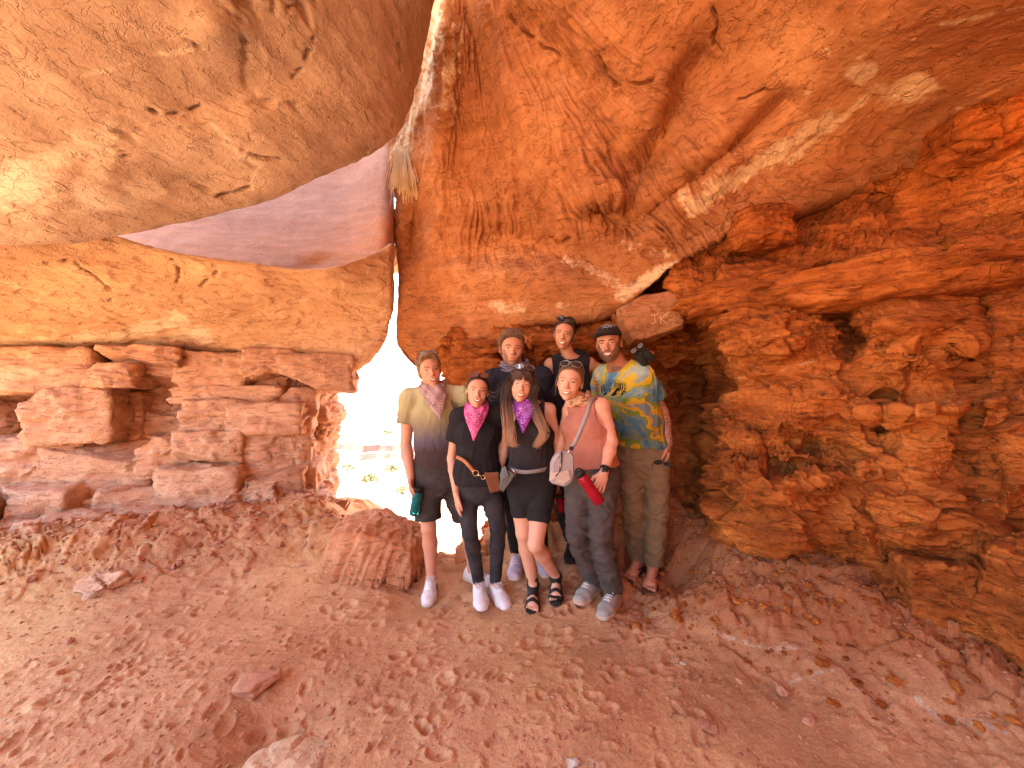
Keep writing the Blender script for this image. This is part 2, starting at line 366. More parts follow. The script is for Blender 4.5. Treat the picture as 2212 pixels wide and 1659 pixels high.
# ------------------------------------------------------------------ right slab: fluted ceiling that comes down to the wall
net = [[('w', -0.1, -4.6, 4.2), ('w', 0.1, -4.6, 4.1), ('w', 0.3, -4.6, 4.0), ('w', 1.2, -4.6, 3.5), ('w', 2.3, -4.6, 2.9), ('w', 3.2, -4.6, 2.1)],  # row out of view, ceiling extended backwards to keep light out
       [('w', 0.0, -1.6, 4.3), ('w', 0.2, -1.6, 4.2), ('w', 0.4, -1.6, 4.0), ('w', 1.2, -1.6, 3.5), ('w', 2.3, -1.6, 2.9), ('w', 3.3, -1.6, 2.1)],
       [('w', 0.0, 0.6, 4.6), ('w', 0.15, 0.6, 4.4), ('w', 0.45, 0.6, 4.0), ('w', 1.2, 0.6, 3.45), ('w', 2.1, 0.6, 2.9), ('w', 2.9, 0.5, 2.2)],
       [(950, -250, 3.1), (1010, -250, 2.6), (1250, -250, 2.1), (1600, -250, 1.7), (2000, -250, 1.45), (2450, -250, 1.35)],
       [(905, 0, 3.4), (985, 0, 2.95), (1250, 0, 2.5), (1600, 0, 2.1), (2000, 0, 1.75), (2450, 0, 1.6)],
       [(862, 200, 3.8), (985, 200, 3.3), (1200, 230, 3.0), (1560, 200, 2.55), (1950, 150, 2.15), (2450, 90, 1.85)],
       [(856, 380, 4.0), (950, 400, 3.7), (1150, 430, 3.4), (1450, 400, 2.9), (1800, 310, 2.6), (2450, 140, 2.1)],
       [(866, 590, 4.15), (960, 600, 3.95), (1150, 600, 3.6), (1390, 560, 3.2), (1650, 440, 2.85), (2450, 190, 2.35)],
       [(858, 735, 4.25), (935, 790, 4.15), (1095, 708, 3.8), (1330, 672, 3.4), (1570, 510, 3.0), (2450, 250, 2.55)],
       [offw((858, 735, 4.25), (0.06, .3, .03)), offw((935, 790, 4.15), (0, .35, .02)), offw((1095, 708, 3.8), (0, .5, .05)), offw((1330, 672, 3.4), (0, .6, .05)), offw((1570, 510, 3.0), (0, .7, 0)), offw((2450, 250, 2.55), (.3, .4, 0))],
       [offw((858, 735, 4.25), (0.2, 2.5, .5)), offw((935, 790, 4.15), (0, 2.5, .4)), offw((1095, 708, 3.8), (0, 2.3, .2)), offw((1330, 672, 3.4), (0, 2.3, .1)), offw((1570, 510, 3.0), (0, 2, 0)), offw((2450, 250, 2.55), (.9, 1, 0))]]
for k, r in enumerate(net):
    q = netpt(r[0]); r.insert(0, ('w', q[0] + 0.10, q[1] + 0.35, q[2] + 0.1)); r.insert(0, ('w', q[0] + 0.4, q[1] + 2.2, q[2] + 0.6))
def polar(px, py):
    dx, dy = px - 975, py + 260
    return np.arctan2(dx, dy), np.hypot(dx, dy)
def d_rs(X, px, py):
    th, r = polar(px, py)
    fade = sstep(0.95, 0.62, th) * sstep(640, 470, py) * (X[:, 1] > 1.0)
    w1 = fbm(X * 1.5, 3, off=5.0)
    q = np.stack([th * 24 + 1.1 * w1, r * 0.0035, X[:, 1] * 0.3], 1)
    fl = fbm(q, 4, 0.55, ridged=True) ; fl2 = fbm(q * np.array([2.6, 2.6, 1]), 3, ridged=True, off=7.0)
    a = 0.055 * fbm(X * 0.9, 3) + 0.012 * fbm(X * 8, 4, 0.6)
    a += fade * (0.35 + .65 * sstep(-.2, .3, fbm(X * 1.2, 2, off=15.))) * (0.066 * fl + 0.030 * fl2)
    a += flakes(X, 1.3, 0.06, (1.4, 0.7, 1.4), 8.0) * (0.4 + 0.6 * fade)
    low = sstep(640, 720, py) * sstep(1350, 1150, px)
    a += low * 0.014 * fbm(X * np.array([2, 2, 12]), 3, ridged=True)
    cr = crk(px, py, [(1300, 120), (1330, 180), (1390, 178), (1420, 165)], 6) + crk(px, py, [(1538, 20), (1552, 60), (1545, 90), (1562, 118)], 5) + crk(px, py, [(1106, 35), (1160, 85), (1210, 125)], 6)
    cr += crk(px, py, [(1190, 505), (1215, 520), (1235, 508)], 5) + crk(px, py, [(1280, 430), (1290, 465)], 6) + crk(px, py, [(1455, 100), (1475, 125), (1480, 150)], 5) + crk(px, py, [(1600, 215), (1650, 190), (1690, 190)], 3) + crk(px, py, [(1421, 490), (1440, 510), (1432, 525)], 4)
    return a - 0.07 * cr
def s_rs(px, py):
    a = -0.22 * pline(px, py, [(1520, 120), (1480, 190), (1440, 270), (1400, 360), (1330, 480)], 40)   # long groove
    a += 0.16 * ell(px, py, 1420, 240, 50, 80, 25) + 0.16 * ell(px, py, 1250, 330, 60, 160, -30) + 0.12 * ell(px, py, 1130, 250, 40, 160, -20)
    a += 0.16 * ell(px, py, 1330, 420, 60, 40) - 0.18 * ell(px, py, 1290, 450, 30, 28) + 0.10 * ell(px, py, 1560, 330, 160, 60, -40)
    a -= 0.14 * pline(px, py, [(1360, 500), (1480, 400), (1600, 300), (1700, 210)], 20)
    a -= 0.2 * ell(px, py, 1120, 520, 160, 40, 12) + 0.18 * ell(px, py, 900, 520, 30, 110) - 0.12 * ell(px, py, 1000, 480, 40, 60)
    a += 0.15 * ell(px, py, 1180, 600, 160, 40, 10) - 0.12 * ell(px, py, 1060, 560, 120, 22, 8) + 0.10 * ell(px, py, 1400, 560, 60, 40)
    a += 0.25 * ell(px, py, 960, 150, 30, 200, 3) - 0.12 * ell(px, py, 1035, 120, 22, 160, -14)
    a += 0.12 * ell(px, py, 1800, 130, 200, 70, -25) - 0.10 * ell(px, py, 1950, 280, 140, 50, -30)
    return a
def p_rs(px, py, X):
    a = 0.85 * pline(px, py, [(1495, 445), (1560, 400), (1640, 345), (1720, 290), (1785, 255)], 26)
    a = np.maximum(a, 0.8 * ell(px, py, 1960, 195, 85, 38, -8, 2)); a = np.maximum(a, 0.66 * ell(px, py, 1865, 150, 42, 34, -30, 2))
    a = np.maximum(a, 0.7 * pline(px, py, [(1900, 185), (1830, 250), (1700, 345)], 14))
    a = np.maximum(a, 0.62 * ell(px, py, 1105, 662, 55, 20, 12, 2)); a = np.maximum(a, 0.6 * ell(px, py, 1210, 655, 30, 12, 8, 2))
    a = np.maximum(a, 0.75 * pline(px, py, [(1340, 640), (1400, 600), (1470, 575), (1540, 540)], 20)); a = np.maximum(a, 0.6 * pline(px, py, [(1220, 570), (1290, 590), (1340, 620)], 18))
    a = np.maximum(a, 0.6 * pline(px, py, [(2030, 50), (2100, 30), (2212, 12)], 9)); a = np.maximum(a, 0.5 * ell(px, py, 1400, 540, 60, 14, 8, 2))
    a = np.maximum(a, 0.8 * pline(px, py, [(962, -100), (950, 60), (925, 200), (880, 330)], 24)); a = np.maximum(a, 0.5 * pline(px, py, [(985, 60), (960, 260)], 22)); a = np.maximum(a, 0.5 * ell(px, py, 1740, 195, 12, 6))  # plines along the slit column paint its strong light into the colour
    for (x, y) in ((1745, 190), (1800, 108), (1975, 78), (2190, 50), (2075, 235), (1790, 100), (1860, 118)): a = np.maximum(a, 0.75 * ell(px, py, x, y, 12, 6, -20))
    return a
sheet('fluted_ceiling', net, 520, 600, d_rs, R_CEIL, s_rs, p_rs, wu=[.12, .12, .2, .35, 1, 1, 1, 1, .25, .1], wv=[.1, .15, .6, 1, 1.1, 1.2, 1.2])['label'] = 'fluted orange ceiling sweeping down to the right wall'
# ------------------------------------------------------------------ back rock and alcove behind the group
net = []
for y, xe, ds in ((520, 990, (4.6, 4.5, 4.4, 4.3, 4.3, 4.3)), (600, 985, (4.4, 4.3, 4.2, 4.1, 4.0, 4.0)), (660, 985, (4.3, 4.2, 4.1, 4.0, 3.9, 3.9)), (715, 990, (4.1, 3.95, 3.9, 3.8, 3.75, 3.8)), (760, 966, (3.9, 3.75, 3.7, 3.65, 3.7, 3.7)),
                  (830, 976, (3.9, 3.7, 3.65, 3.6, 3.8, 3.6)), (950, 1030, (4.0, 3.75, 3.7, 3.6, 3.75, 3.5)), (1100, 1058, (3.9, 3.6, 3.5, 3.45, 3.5, 3.3)),
                  (1220, 1030, (3.6, 3.4, 3.3, 3.3, 3.2, 3.1)), (1340, 1000, (3.3, 3.2, 3.1, 3.1, 3.0, 3.0))):
    xs = (xe, max(1080, xe + 50), 1200, 1330, 1480, 1790)
    r = [(x, y, d) for x, d in zip(xs, ds)]
    q = netpt(r[0]); r.insert(0, ('w', q[0] + 0.03, q[1] + 0.35, q[2])); r.insert(0, ('w', q[0] + 0.2, q[1] + 2.0, q[2])); net.append(r)
def strat(X, amp, f=9.0, w=0.5, off=0.0):
    z = X[:, 2] * f + w * fbm(X * 1.6, 3, off=off) * 3
    v = perlin(np.stack([X[:, 0] * 0.7, X[:, 1] * 0.7, z], 1)) ; v2 = perlin(np.stack([X[:, 0] * 1.6, X[:, 1] * 1.6, z * 3.1], 1))
    return amp * (sstep(-0.25, 0.25, v) + 0.4 * sstep(-0.3, 0.3, v2))
def d_back(X, px, py):
    return 0.06 * fbm(X * 1.6, 3) + plates(X, 3.0, 0.07, 0.05, (1, 1, 1.6)) + plates(X, 9.0, 0.02, 0.02, (1, 1, 2)) + strat(X, 0.04, 8) + 0.02 * fbm(X * 12, 3)
def s_back(px, py):
    a = 0.35 * ell(px, py, 1215, 735, 90, 32) + 0.3 * ell(px, py, 1040, 790, 60, 60, 0, 2) + 0.25 * ell(px, py, 1090, 735, 60, 22)
    a += 0.55 * ell(px, py, 1390, 685, 80, 42, -12, 2) - 0.35 * pline(px, py, [(1140, 695), (1240, 690), (1320, 690)], 10)
    a -= 0.15 * pline(px, py, [(975, 745), (1060, 720)], 8) + 0.25 * ell(px, py, 1500, 830, 90, 60) - 0.2 * ell(px, py, 1480, 770, 80, 24, -10)
    a -= 0.2 * ell(px, py, 1300, 770, 30, 30)
    a += 0.15 * ell(px, py, 1450, 1050, 80, 80)
    return a
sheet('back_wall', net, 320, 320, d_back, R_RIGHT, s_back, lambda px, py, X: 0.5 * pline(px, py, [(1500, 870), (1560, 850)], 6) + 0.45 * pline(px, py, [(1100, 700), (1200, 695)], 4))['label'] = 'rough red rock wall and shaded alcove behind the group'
# ------------------------------------------------------------------ right wall with its buttress
le = {40: (1960, 3.9), 150: (1850, 3.3), 250: (1760, 2.85), 400: (1560, 3.05), 500: (1500, 3.1), 600: (1470, 3.0), 690: (1550, 2.85), 760: (1582, 2.75), 850: (1602, 2.7), 930: (1600, 2.68), 1010: (1572, 2.6), 1090: (1584, 2.6), 1160: (1572, 2.62), 1240: (1560, 2.65), 1380: (1560, 2.6)}
net = []
for y, (xe, de) in le.items():
    r = []
    for k, t in enumerate((0, 0.2, 0.4, 0.6, 0.8, 1.0)):
        x = xe + (2560 - xe) * t; d = de * (1 - t) + 1.62 * t
        d -= 0.12 * math.sin(math.pi * min(1, t * 1.5)) * (0.4 if y < 620 else 1.0)
        if y < 560: d += 0.12
        if y < 200: d += (200 - y) * .007
        r.append((x, y, d))
    q = netpt(r[0]); r.insert(0, ('w', q[0] + 0.06, q[1] + 0.30, q[2])); r.insert(0, ('w', q[0] + 0.5, q[1] + 1.6, q[2])); r.append(('w', 3.2, 0.2, q[2])); r.append(('w', 3.3, -1.5, q[2])); r.append(('w', 2.6, -5.0, q[2])); net.append(r)  # points behind the camera extend the wall to cut light from there
def d_rw(X, px, py):
    rub = sstep(0.0, 0.35, fbm(X * 1.3, 2, off=21.0)) * 0.8 + 0.2
    hol = ell(px, py, 1780, 430, 260, 80, -25)
    low = sstep(640, 760, py)
    a = 0.06 * fbm(X * 1.7, 3) + plates(X, 1.9, 0.13, 0.05, (1, 1, 1.3)) * (0.45 + 0.55 * np.maximum(low, hol))
    a += plates(X, 4.6, 0.06, 0.035, (1, 1, 1.5)) * (.3 + .7 * np.maximum(rub, hol)) + plates(X, 11.0, 0.028, 0.018, (1, 1, 1.6)) * rub + plates(X, 24.0, 0.012, 0.008, (1, 1, 1.6)) * rub
    a += strat(X, 0.028, 7, 0.8) * (0.4 + 0.6 * low) + 0.012 * fbm(X * np.array([8, 8, 26]), 4, .6, ridged=True) + 0.008 * fbm(X * 30, 2)
    return a
def s_rw(px, py):
    a = -0.30 * ell(px, py, 1760, 420, 210, 55, -28) - 0.25 * ell(px, py, 1940, 360, 60, 40, -20) - 0.22 * ell(px, py, 1890, 445, 40, 22)
    a += 0.30 * ell(px, py, 1620, 490, 90, 45, 5, 2) + 0.22 * ell(px, py, 1740, 350, 60, 36) + 0.30 * ell(px, py, 2150, 250, 140, 60, -38, 2)
    a -= 0.35 * pline(px, py, [(1790, 660), (1830, 700), (1850, 730), (1820, 745)], 16) + 0.22 * pline(px, py, [(2120, 640), (2110, 720), (2125, 800), (2110, 880), (2080, 940), (2110, 1000)], 14)
    a -= 0.15 * pline(px, py, [(1915, 870), (1900, 920), (1925, 980), (1945, 1020)], 18) + 0.2 * pline(px, py, [(1990, 1090), (2010, 1130)], 12)
    a += 0.15 * ell(px, py, 1680, 720, 80, 60) + 0.22 * ell(px, py, 1690, 920, 90, 60) + 0.25 * ell(px, py, 1640, 1060, 70, 45, 0, 2) + 0.18 * ell(px, py, 1740, 1050, 60, 50)
    a -= 0.20 * ell(px, py, 1750, 960, 160, 18, 12) - 0.16 * ell(px, py, 1780, 860, 100, 26) + 0.16 * pline(px, py, [(1600, 985), (1700, 1000), (1850, 1010)], 12)
    a += 0.22 * ell(px, py, 1680, 1130, 80, 50) + 0.18 * ell(px, py, 2060, 920, 90, 60) + 0.14 * ell(px, py, 2180, 1000, 60, 120)
    a += 0.2 * ell(px, py, 2000, 760, 80, 50) + 0.22 * ell(px, py, 1950, 680, 90, 40, 0, 2) - 0.14 * pline(px, py, [(1900, 740), (2060, 760), (2212, 720)], 10)
    a += 0.20 * ell(px, py, 2000, 880, 150, 14, -4) + 0.12 * ell(px, py, 1950, 1120, 60, 50)
    return a
def p_rw(px, py, X):
    a = 0.50 * pline(px, py, [(2060, 874), (2130, 866), (2212, 852)], 4) + 0.45 * pline(px, py, [(1580, 820), (1680, 800), (1770, 782)], 4)
    a += 0.55 * pline(px, py, [(2000, 1095), (2140, 1085)], 5) + 0.45 * pline(px, py, [(1750, 1118), (1860, 1100)], 5) + 0.5 * pline(px, py, [(1560, 450), (1660, 400), (1760, 350)], 8)
    a += 0.5 * pline(px, py, [(2010, 600), (2100, 580), (2212, 548)], 5) + 0.4 * ell(px, py, 1950, 480, 20, 10)
    return a
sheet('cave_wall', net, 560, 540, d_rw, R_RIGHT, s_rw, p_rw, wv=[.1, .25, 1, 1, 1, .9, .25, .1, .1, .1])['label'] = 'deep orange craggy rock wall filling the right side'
net = [[('w', x, y, z) for x, y in ((-1.6, -5.2), (-.6, -4.4), (.8, -4.2), (2.2, -4.4), (3.6, -4.8))] for z in (5.0, 3.4, 1.8, 0.4, -.6)]  # unseen wall, added to block light from behind right
sheet('rear_light_blocker', net, 60, 90, lambda X, px, py: plates(X, 1.2, 0.3, 0.1) + .15 * fbm(X, 3), R_RIGHT)['label'] = 'added unseen rock wall behind the viewer, blocking light from behind right'
# ------------------------------------------------------------------ lumps of rock: blocks, boulders, ledges
def ico(sub=4):
    t = (1 + 5 ** 0.5) / 2
    v = [(-1, t, 0), (1, t, 0), (-1, -t, 0), (1, -t, 0), (0, -1, t), (0, 1, t), (0, -1, -t), (0, 1, -t), (t, 0, -1), (t, 0, 1), (-t, 0, -1), (-t, 0, 1)]
    f = [(0, 11, 5), (0, 5, 1), (0, 1, 7), (0, 7, 10), (0, 10, 11), (1, 5, 9), (5, 11, 4), (11, 10, 2), (10, 7, 6), (7, 1, 8), (3, 9, 4), (3, 4, 2), (3, 2, 6), (3, 6, 8), (3, 8, 9), (4, 9, 5), (2, 4, 11), (6, 2, 10), (8, 6, 7), (9, 8, 1)]
    v = [np.array(a, float) / np.linalg.norm(a) for a in v]
    for _ in range(sub):
        cache = {}; nf = []
        def mid(a, b):
            k = (min(a, b), max(a, b))
            if k not in cache:
                m = v[a] + v[b]; v.append(m / np.linalg.norm(m)); cache[k] = len(v) - 1
            return cache[k]
        for a, b, c in f:
            x, y, z = mid(a, b), mid(b, c), mid(c, a); nf += [(a, x, z), (b, y, x), (c, z, y), (x, y, z)]
        f = nf
    return np.array(v), np.array(f)
ICO = {k: ico(k) for k in (0, 1, 2, 3, 4, 5)}
def lump(c, r, sub=4, box=0.0, rz=0.0, tilt=0.0, seed=0, rough=0.12, str_amp=0.0, cuts=0, fine=0.012, taper=0.0):
    """one block of stone: centre c, half sizes r, box 0..1 squares it up, cuts facets it"""
    V, Fc = ICO[sub]; R = np.random.RandomState(seed + 100)
    V = V.copy()
    if box > 0:
        k = np.abs(V).max(1); V = V * (1 - box + box / k)[:, None]
    for _ in range(cuts):
        n = R.normal(size=3); n /= np.linalg.norm(n); h = R.uniform(0.55, 0.85)
        d = V @ n - h; V = V - np.where(d > 0, d, 0)[:, None] * n
    V = V * (1 + rough * fbm(V * 1.3 + seed * 3.1, 3))[:, None]
    if taper: V[:, :2] *= (1 - taper * V[:, 2:3])
    r = np.array(r); X = V * r
    ct, st_ = math.cos(tilt), math.sin(tilt); X = np.stack([X[:, 0] * ct - X[:, 2] * st_, X[:, 1], X[:, 0] * st_ + X[:, 2] * ct], 1)
    cz, sz = math.cos(rz), math.sin(rz); X = np.stack([X[:, 0] * cz - X[:, 1] * sz, X[:, 0] * sz + X[:, 1] * cz, X[:, 2]], 1)
    n = X / np.linalg.norm(X, axis=1)[:, None]; X = X + np.array(c)
    X = X + n * (fine * 1.6 * fbm(X * 9, 4, 0.6) + plates(X, 4.5, fine * 1.8, fine * 1.3, (1, 1, 1.8)))[:, None]
    if str_amp: X = X + n * strat(X, str_amp, 11, 0.4)[:, None]
    return X, Fc
def lump_obj(name, c, r, mat, parent=None, pale=0.0, **kw):
    X, Fc = lump(c, r, **kw)
    return make(name, X, Fc, mat, parent=parent, attrs={'pale': np.full(len(X), pale)}, origin=None if parent is not None else np.array(c))
# left pillars: individual blocks (x0, y0, x1, y1 as seen, depth of the front face, thickness, pale)
pill = empty('rock_pillar', P(200, 1150, 3.7), 'wide pillar of stacked sandstone blocks at the far left under the pale lintel', 'rock pillar')
pill2 = empty('rock_pillar', P(540, 1110, 3.9), 'narrow pillar of stacked sandstone blocks left of the opening', 'rock pillar')
B1 = [(-70, 762, 84, 852, 3.3, .8, 0), (78, 755, 242, 846, 3.45, .8, 0), (240, 787, 328, 838, 3.4, .8, .25), (262, 752, 388, 796, 3.55, .6, .1), (318, 785, 432, 838, 3.7, .7, 0),
      (-140, 850, 20, 960, 3.3, .7, 0), (-10, 846, 125, 945, 3.75, .7, 0), (115, 836, 250, 952, 3.4, .55, .3), (190, 842, 335, 948, 3.8, .7, 0), (320, 862, 428, 950, 3.95, .6, 0), (330, 935, 420, 1010, 3.7, .6, .3),
      (-140, 930, 0, 1120, 3.1, .8, 0), (-20, 940, 70, 1100, 3.6, .8, 0), (40, 940, 175, 1060, 3.35, .7, .1), (165, 940, 345, 1055, 3.5, .7, 0), (20, 1040, 190, 1130, 3.2, .7, .2), (180, 1045, 385, 1130, 3.35, .7, 0),
      (-150, 1070, -10, 1230, 2.8, .8, .1), (-40, 1110, 130, 1235, 2.9, .8, .25), (110, 1100, 240, 1210, 3.05, .7, .1), (228, 1095, 330, 1205, 3.2, .7, .05), (310, 1080, 420, 1170, 3.35, .7, .1)]
B2 = [(425, 765, 550, 836, 3.85, .8, 0), (542, 757, 640, 832, 3.9, .8, .1), (625, 768, 762, 845, 4.0, .7, 0),
      (425, 832, 620, 868, 3.85, .8, .1), (600, 838, 680, 900, 4.1, .7, 0), (424, 862, 540, 930, 3.75, .6, .35), (528, 866, 665, 932, 3.85, .7, 0),
      (412, 926, 528, 1010, 3.68, .6, .4), (515, 925, 640, 1010, 3.85, .7, 0), (385, 1000, 532, 1112, 3.6, .6, .4), (520, 1002, 660, 1092, 3.75, .7, 0), (622, 905, 670, 1010, 4.05, .6, 0),
      (630, 1000, 690, 1085, 4.05, .6, 0), (520, 1070, 700, 1130, 3.7, .7, .1), (420, 1080, 560, 1140, 3.6, .6, .1)]
bi = 0
for par, lst in ((pill, B1), (pill2, B2)):
    for (x0, y0, x1, y1, d, th, pl) in lst:
        bi += 1
        d += 0.03 * math.sin(bi * 2.7)
        c = P((x0 + x1) / 2, (y0 + y1) / 2, d + th / 2); w = (x1 - x0) / F * d * 0.555; h = (y1 - y0) / F * d * 0.565
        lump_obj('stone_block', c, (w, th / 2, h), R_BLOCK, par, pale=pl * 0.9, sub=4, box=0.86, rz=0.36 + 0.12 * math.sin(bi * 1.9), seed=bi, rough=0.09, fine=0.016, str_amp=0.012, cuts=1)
# dark mass closing the pillar wall behind the joints
net = [[(-180, 700, 3.55), (0, 705, 3.95), (250, 715, 4.05), (450, 722, 4.20), (640, 728, 4.35), (720, 745, 5.25)],
       [(-180, 850, 3.55), (0, 850, 3.95), (250, 850, 4.05), (450, 850, 4.15), (625, 850, 4.25), (660, 850, 5.15)],
       [(-180, 1000, 3.35), (0, 1000, 3.70), (250, 1000, 3.80), (450, 1000, 3.85), (640, 1000, 4.15), (700, 1000, 4.85)],
       [(-180, 1150, 2.85), (0, 1150, 3.15), (250, 1150, 3.35), (450, 1120, 3.60), (640, 1080, 3.80), (740, 1090, 4.45)],
       [(-180, 1250, 2.55), (0, 1250, 2.80), (250, 1230, 3.00), (450, 1170, 3.35), (660, 1120, 3.55), (770, 1130, 4.05)],
       [(-180, 1350, 2.35), (0, 1350, 2.65), (250, 1330, 2.85), (450, 1270, 3.15), (660, 1220, 3.35), (800, 1230, 3.75)]]
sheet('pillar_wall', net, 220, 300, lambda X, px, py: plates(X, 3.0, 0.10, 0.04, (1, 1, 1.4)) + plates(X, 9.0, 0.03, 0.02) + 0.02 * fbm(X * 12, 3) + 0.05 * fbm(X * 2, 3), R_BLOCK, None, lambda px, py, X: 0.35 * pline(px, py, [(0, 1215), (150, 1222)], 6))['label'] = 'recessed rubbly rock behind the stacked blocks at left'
# farther sunlit pillar beside the opening
far = empty('rock_pillar', P(690, 1060, 5.0), 'thin ragged orange pillar beside the bright opening', 'rock pillar')
for k, (x0, y0, x1, y1) in enumerate([(660, 830, 716, 880), (665, 872, 728, 915), (662, 908, 722, 950), (660, 945, 708, 985), (655, 980, 712, 1030), (650, 1020, 716, 1075), (640, 1060, 705, 1120)]):
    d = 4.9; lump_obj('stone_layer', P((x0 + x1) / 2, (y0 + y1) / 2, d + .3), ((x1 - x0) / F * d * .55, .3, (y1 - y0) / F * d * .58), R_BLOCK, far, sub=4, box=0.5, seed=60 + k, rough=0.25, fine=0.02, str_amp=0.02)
# the two tongues of rock on the right
o = lump_obj('rock_ledge', P(1990, 600, 2.35), (0.86, 0.42, 0.16), R_RIGHT, sub=5, box=0.35, rz=-0.42, tilt=0.13, seed=5, rough=0.22, fine=0.02, str_amp=0.02, taper=-0.1)
tag(o, 'long rounded orange rock tongue jutting from the right wall, above the pale line', 'rock ledge')
o = lump_obj('rock_ledge', P(1610, 640, 2.95), (0.52, 0.35, 0.12), R_RIGHT, sub=5, box=0.3, rz=-0.35, tilt=0.17, seed=9, rough=0.25, fine=0.02, str_amp=0.02)
tag(o, 'smaller reddish rock ledge above the shaded alcove, pale on its underside', 'rock ledge')
o = lump_obj('rock_ledge', P(1400, 690, 3.25), (0.25, 0.25, 0.19), R_CEIL, sub=5, box=0.45, rz=-0.2, tilt=0.3, seed=12, rough=0.12, fine=0.006)
tag(o, 'smooth orange rock with scratched initials above the man in the cap', 'rock ledge')
JK = o
for k, (x, y, d, r, lb) in enumerate([(1215, 742, 3.45, (.34, .22, .13), 'rounded banded orange rock behind the tall smiling woman'), (1045, 775, 3.6, (.28, .22, .19), 'dark rounded red rock to the left of the bearded man'),
                                     (1640, 500, 2.72, (.20, .2, .15), 'cracked brown rounded boulder wedged under the ceiling')]):
    o = lump_obj('boulder', P(x, y, d + .1), r, R_RIGHT, sub=5, box=0.35, seed=30 + k, rough=0.2, fine=0.014, str_amp=0.012, cuts=2); tag(o, lb, 'boulder')
for k, (x, y, d, r, rz, lb) in enumerate([(1885, 1245, 2.22, (.24, .26, .24), 0.2, 'blocky reddish boulder at the foot of the right wall, left one'), (2020, 1280, 1.98, (.25, .25, .25), -.3, 'large bright orange cracked boulder at the foot of the right wall'),
                                          (2180, 1275, 1.78, (.24, .25, .28), .3, 'orange boulder cut by the right picture edge'), (1800, 1205, 2.32, (.12, .15, .22), 0, 'narrow upright rock slab at the foot of the right wall')]):
    o = lump_obj('boulder', P(x, y, d + .15), r, R_RIGHT, sub=5, box=0.75, rz=rz, seed=40 + k, rough=0.2, fine=0.02, cuts=5, str_amp=.012); tag(o, lb, 'boulder')
# tilted, grained boulder left of the group
V, Fc = ICO[5]
bx_ = V.copy(); k = np.abs(bx_).max(1); bx_ = bx_ * (0.45 + 0.55 / k)[:, None]
bx_ = bx_ * (1 + 0.10 * fbm(bx_ * 1.4 + 3, 3))[:, None]
Xb = bx_ * np.array([.355, .30, .345]); Xb[:, 0] += Xb[:, 2] * 0.16
Xb[:, 2] -= np.clip(Xb[:, 0], 0, 9) * 0.35 * (Xb[:, 2] > 0)
nb = Xb / np.linalg.norm(Xb, axis=1)[:, None]
q = np.stack([Xb[:, 0] * 15 - Xb[:, 2] * 5.5, Xb[:, 1] * 9, Xb[:, 2] * 1.0], 1)
Xb = Xb + nb * (0.030 * fbm(q, 2, ridged=True) + 0.010 * fbm(q * 2.7, 3, ridged=True) + 0.005 * fbm(Xb * 14, 3))[:, None]
cb = P(812, 1208, 3.12)
o = make('boulder', Xb + cb, Fc, R_BOULD, origin=cb, attrs={'pale': np.zeros(len(Xb))}); tag(o, 'grained orange boulder with vertical streaks left of the group, beside the opening', 'boulder')
o = lump_obj('boulder', P(1010, 1195, 3.35), (.10, .14, .10), R_BOULD, sub=4, box=0.3, seed=71, rough=0.2, fine=0.01); tag(o, 'low round rock at the lip of the opening behind the striped sneaker', 'boulder')
o = lump_obj('boulder', P(1085, 1170, 3.5), (.18, .18, .10), R_BOULD, sub=4, box=0.5, seed=72, rough=0.2, fine=0.012); tag(o, 'flat brown rock seen between the woman in leggings and the woman in sandals', 'boulder')
# ------------------------------------------------------------------ ground
def segdist(x, y, pts):
    best = np.full(np.shape(x), 1e9)
    for (x0, y0), (x1, y1) in zip(pts[:-1], pts[1:]):
        vx, vy = x1 - x0, y1 - y0; L = vx * vx + vy * vy
        t = np.clip(((x - x0) * vx + (y - y0) * vy) / L, 0, 1)
        best = np.minimum(best, np.hypot(x - x0 - t * vx, y - y0 - t * vy))
    return best
R_LINE = [(1.30, 3.6), (1.50, 2.75), (1.95, 2.5), (2.6, 2.1), (3.2, 1.4), (3.5, 0.0), (3.6, -3)]
L_LINE = [(-6.5, 2.0), (-3.9, 2.95), (-3.0, 3.35), (-2.1, 3.7), (-1.55, 3.9)]
def H0(x, y):
    x = np.asarray(x, float); y = np.asarray(y, float)
    z = np.zeros(np.broadcast(x, y).shape)
    dr = segdist(x, y, R_LINE); z = z + (0.40 - .14 * sstep(1.8, 2.6, x)) * np.exp(-(dr / 0.55) ** 2) + 0.10 * np.exp(-(dr / 1.1) ** 2)
    dl = segdist(x, y, L_LINE); z = z + 0.30 * np.exp(-(dl / 0.5) ** 2) + 0.10 * np.exp(-(dl / 1.0) ** 2)
    z = z + 0.28 * sstep(2.95, 3.4, y) * sstep(-0.25, 0.15, x) * sstep(1.5, 1.1, x)      # rise behind the group
    z = z + 0.05 * np.exp(-((x + 0.1) / 0.9) ** 2 - ((y - 3.05) / 0.5) ** 2)
    z = z - 0.75 * sstep(3.35, 4.3, y) * sstep(0.35, -0.15, x) * sstep(-2.0, -1.4, x)    # drops away through the opening
    z = z - 0.75 * sstep(5.0, 6.5, y) * (1 - sstep(0.35, -0.15, x) * sstep(-2.0, -1.4, x))
    z = z - 0.75 * sstep(-4.5, -7, x) * sstep(6.5, 5.0, y) * 0.5
    z = z + 0.06 * np.exp(-((x - 0.15) / 0.6) ** 2 - ((y - 1.75) / 0.35) ** 2) - 0.09 * np.exp(-((x + 1.05) / 0.22) ** 2 - ((y - 1.72) / 0.2) ** 2)
    z = z + 0.06 * np.exp(-((x + 1.45) / 0.5) ** 2 - ((y - 1.95) / 0.25) ** 2)
    far_ = sstep(8, 60, y); z = z + far_ * 0.6
    return z
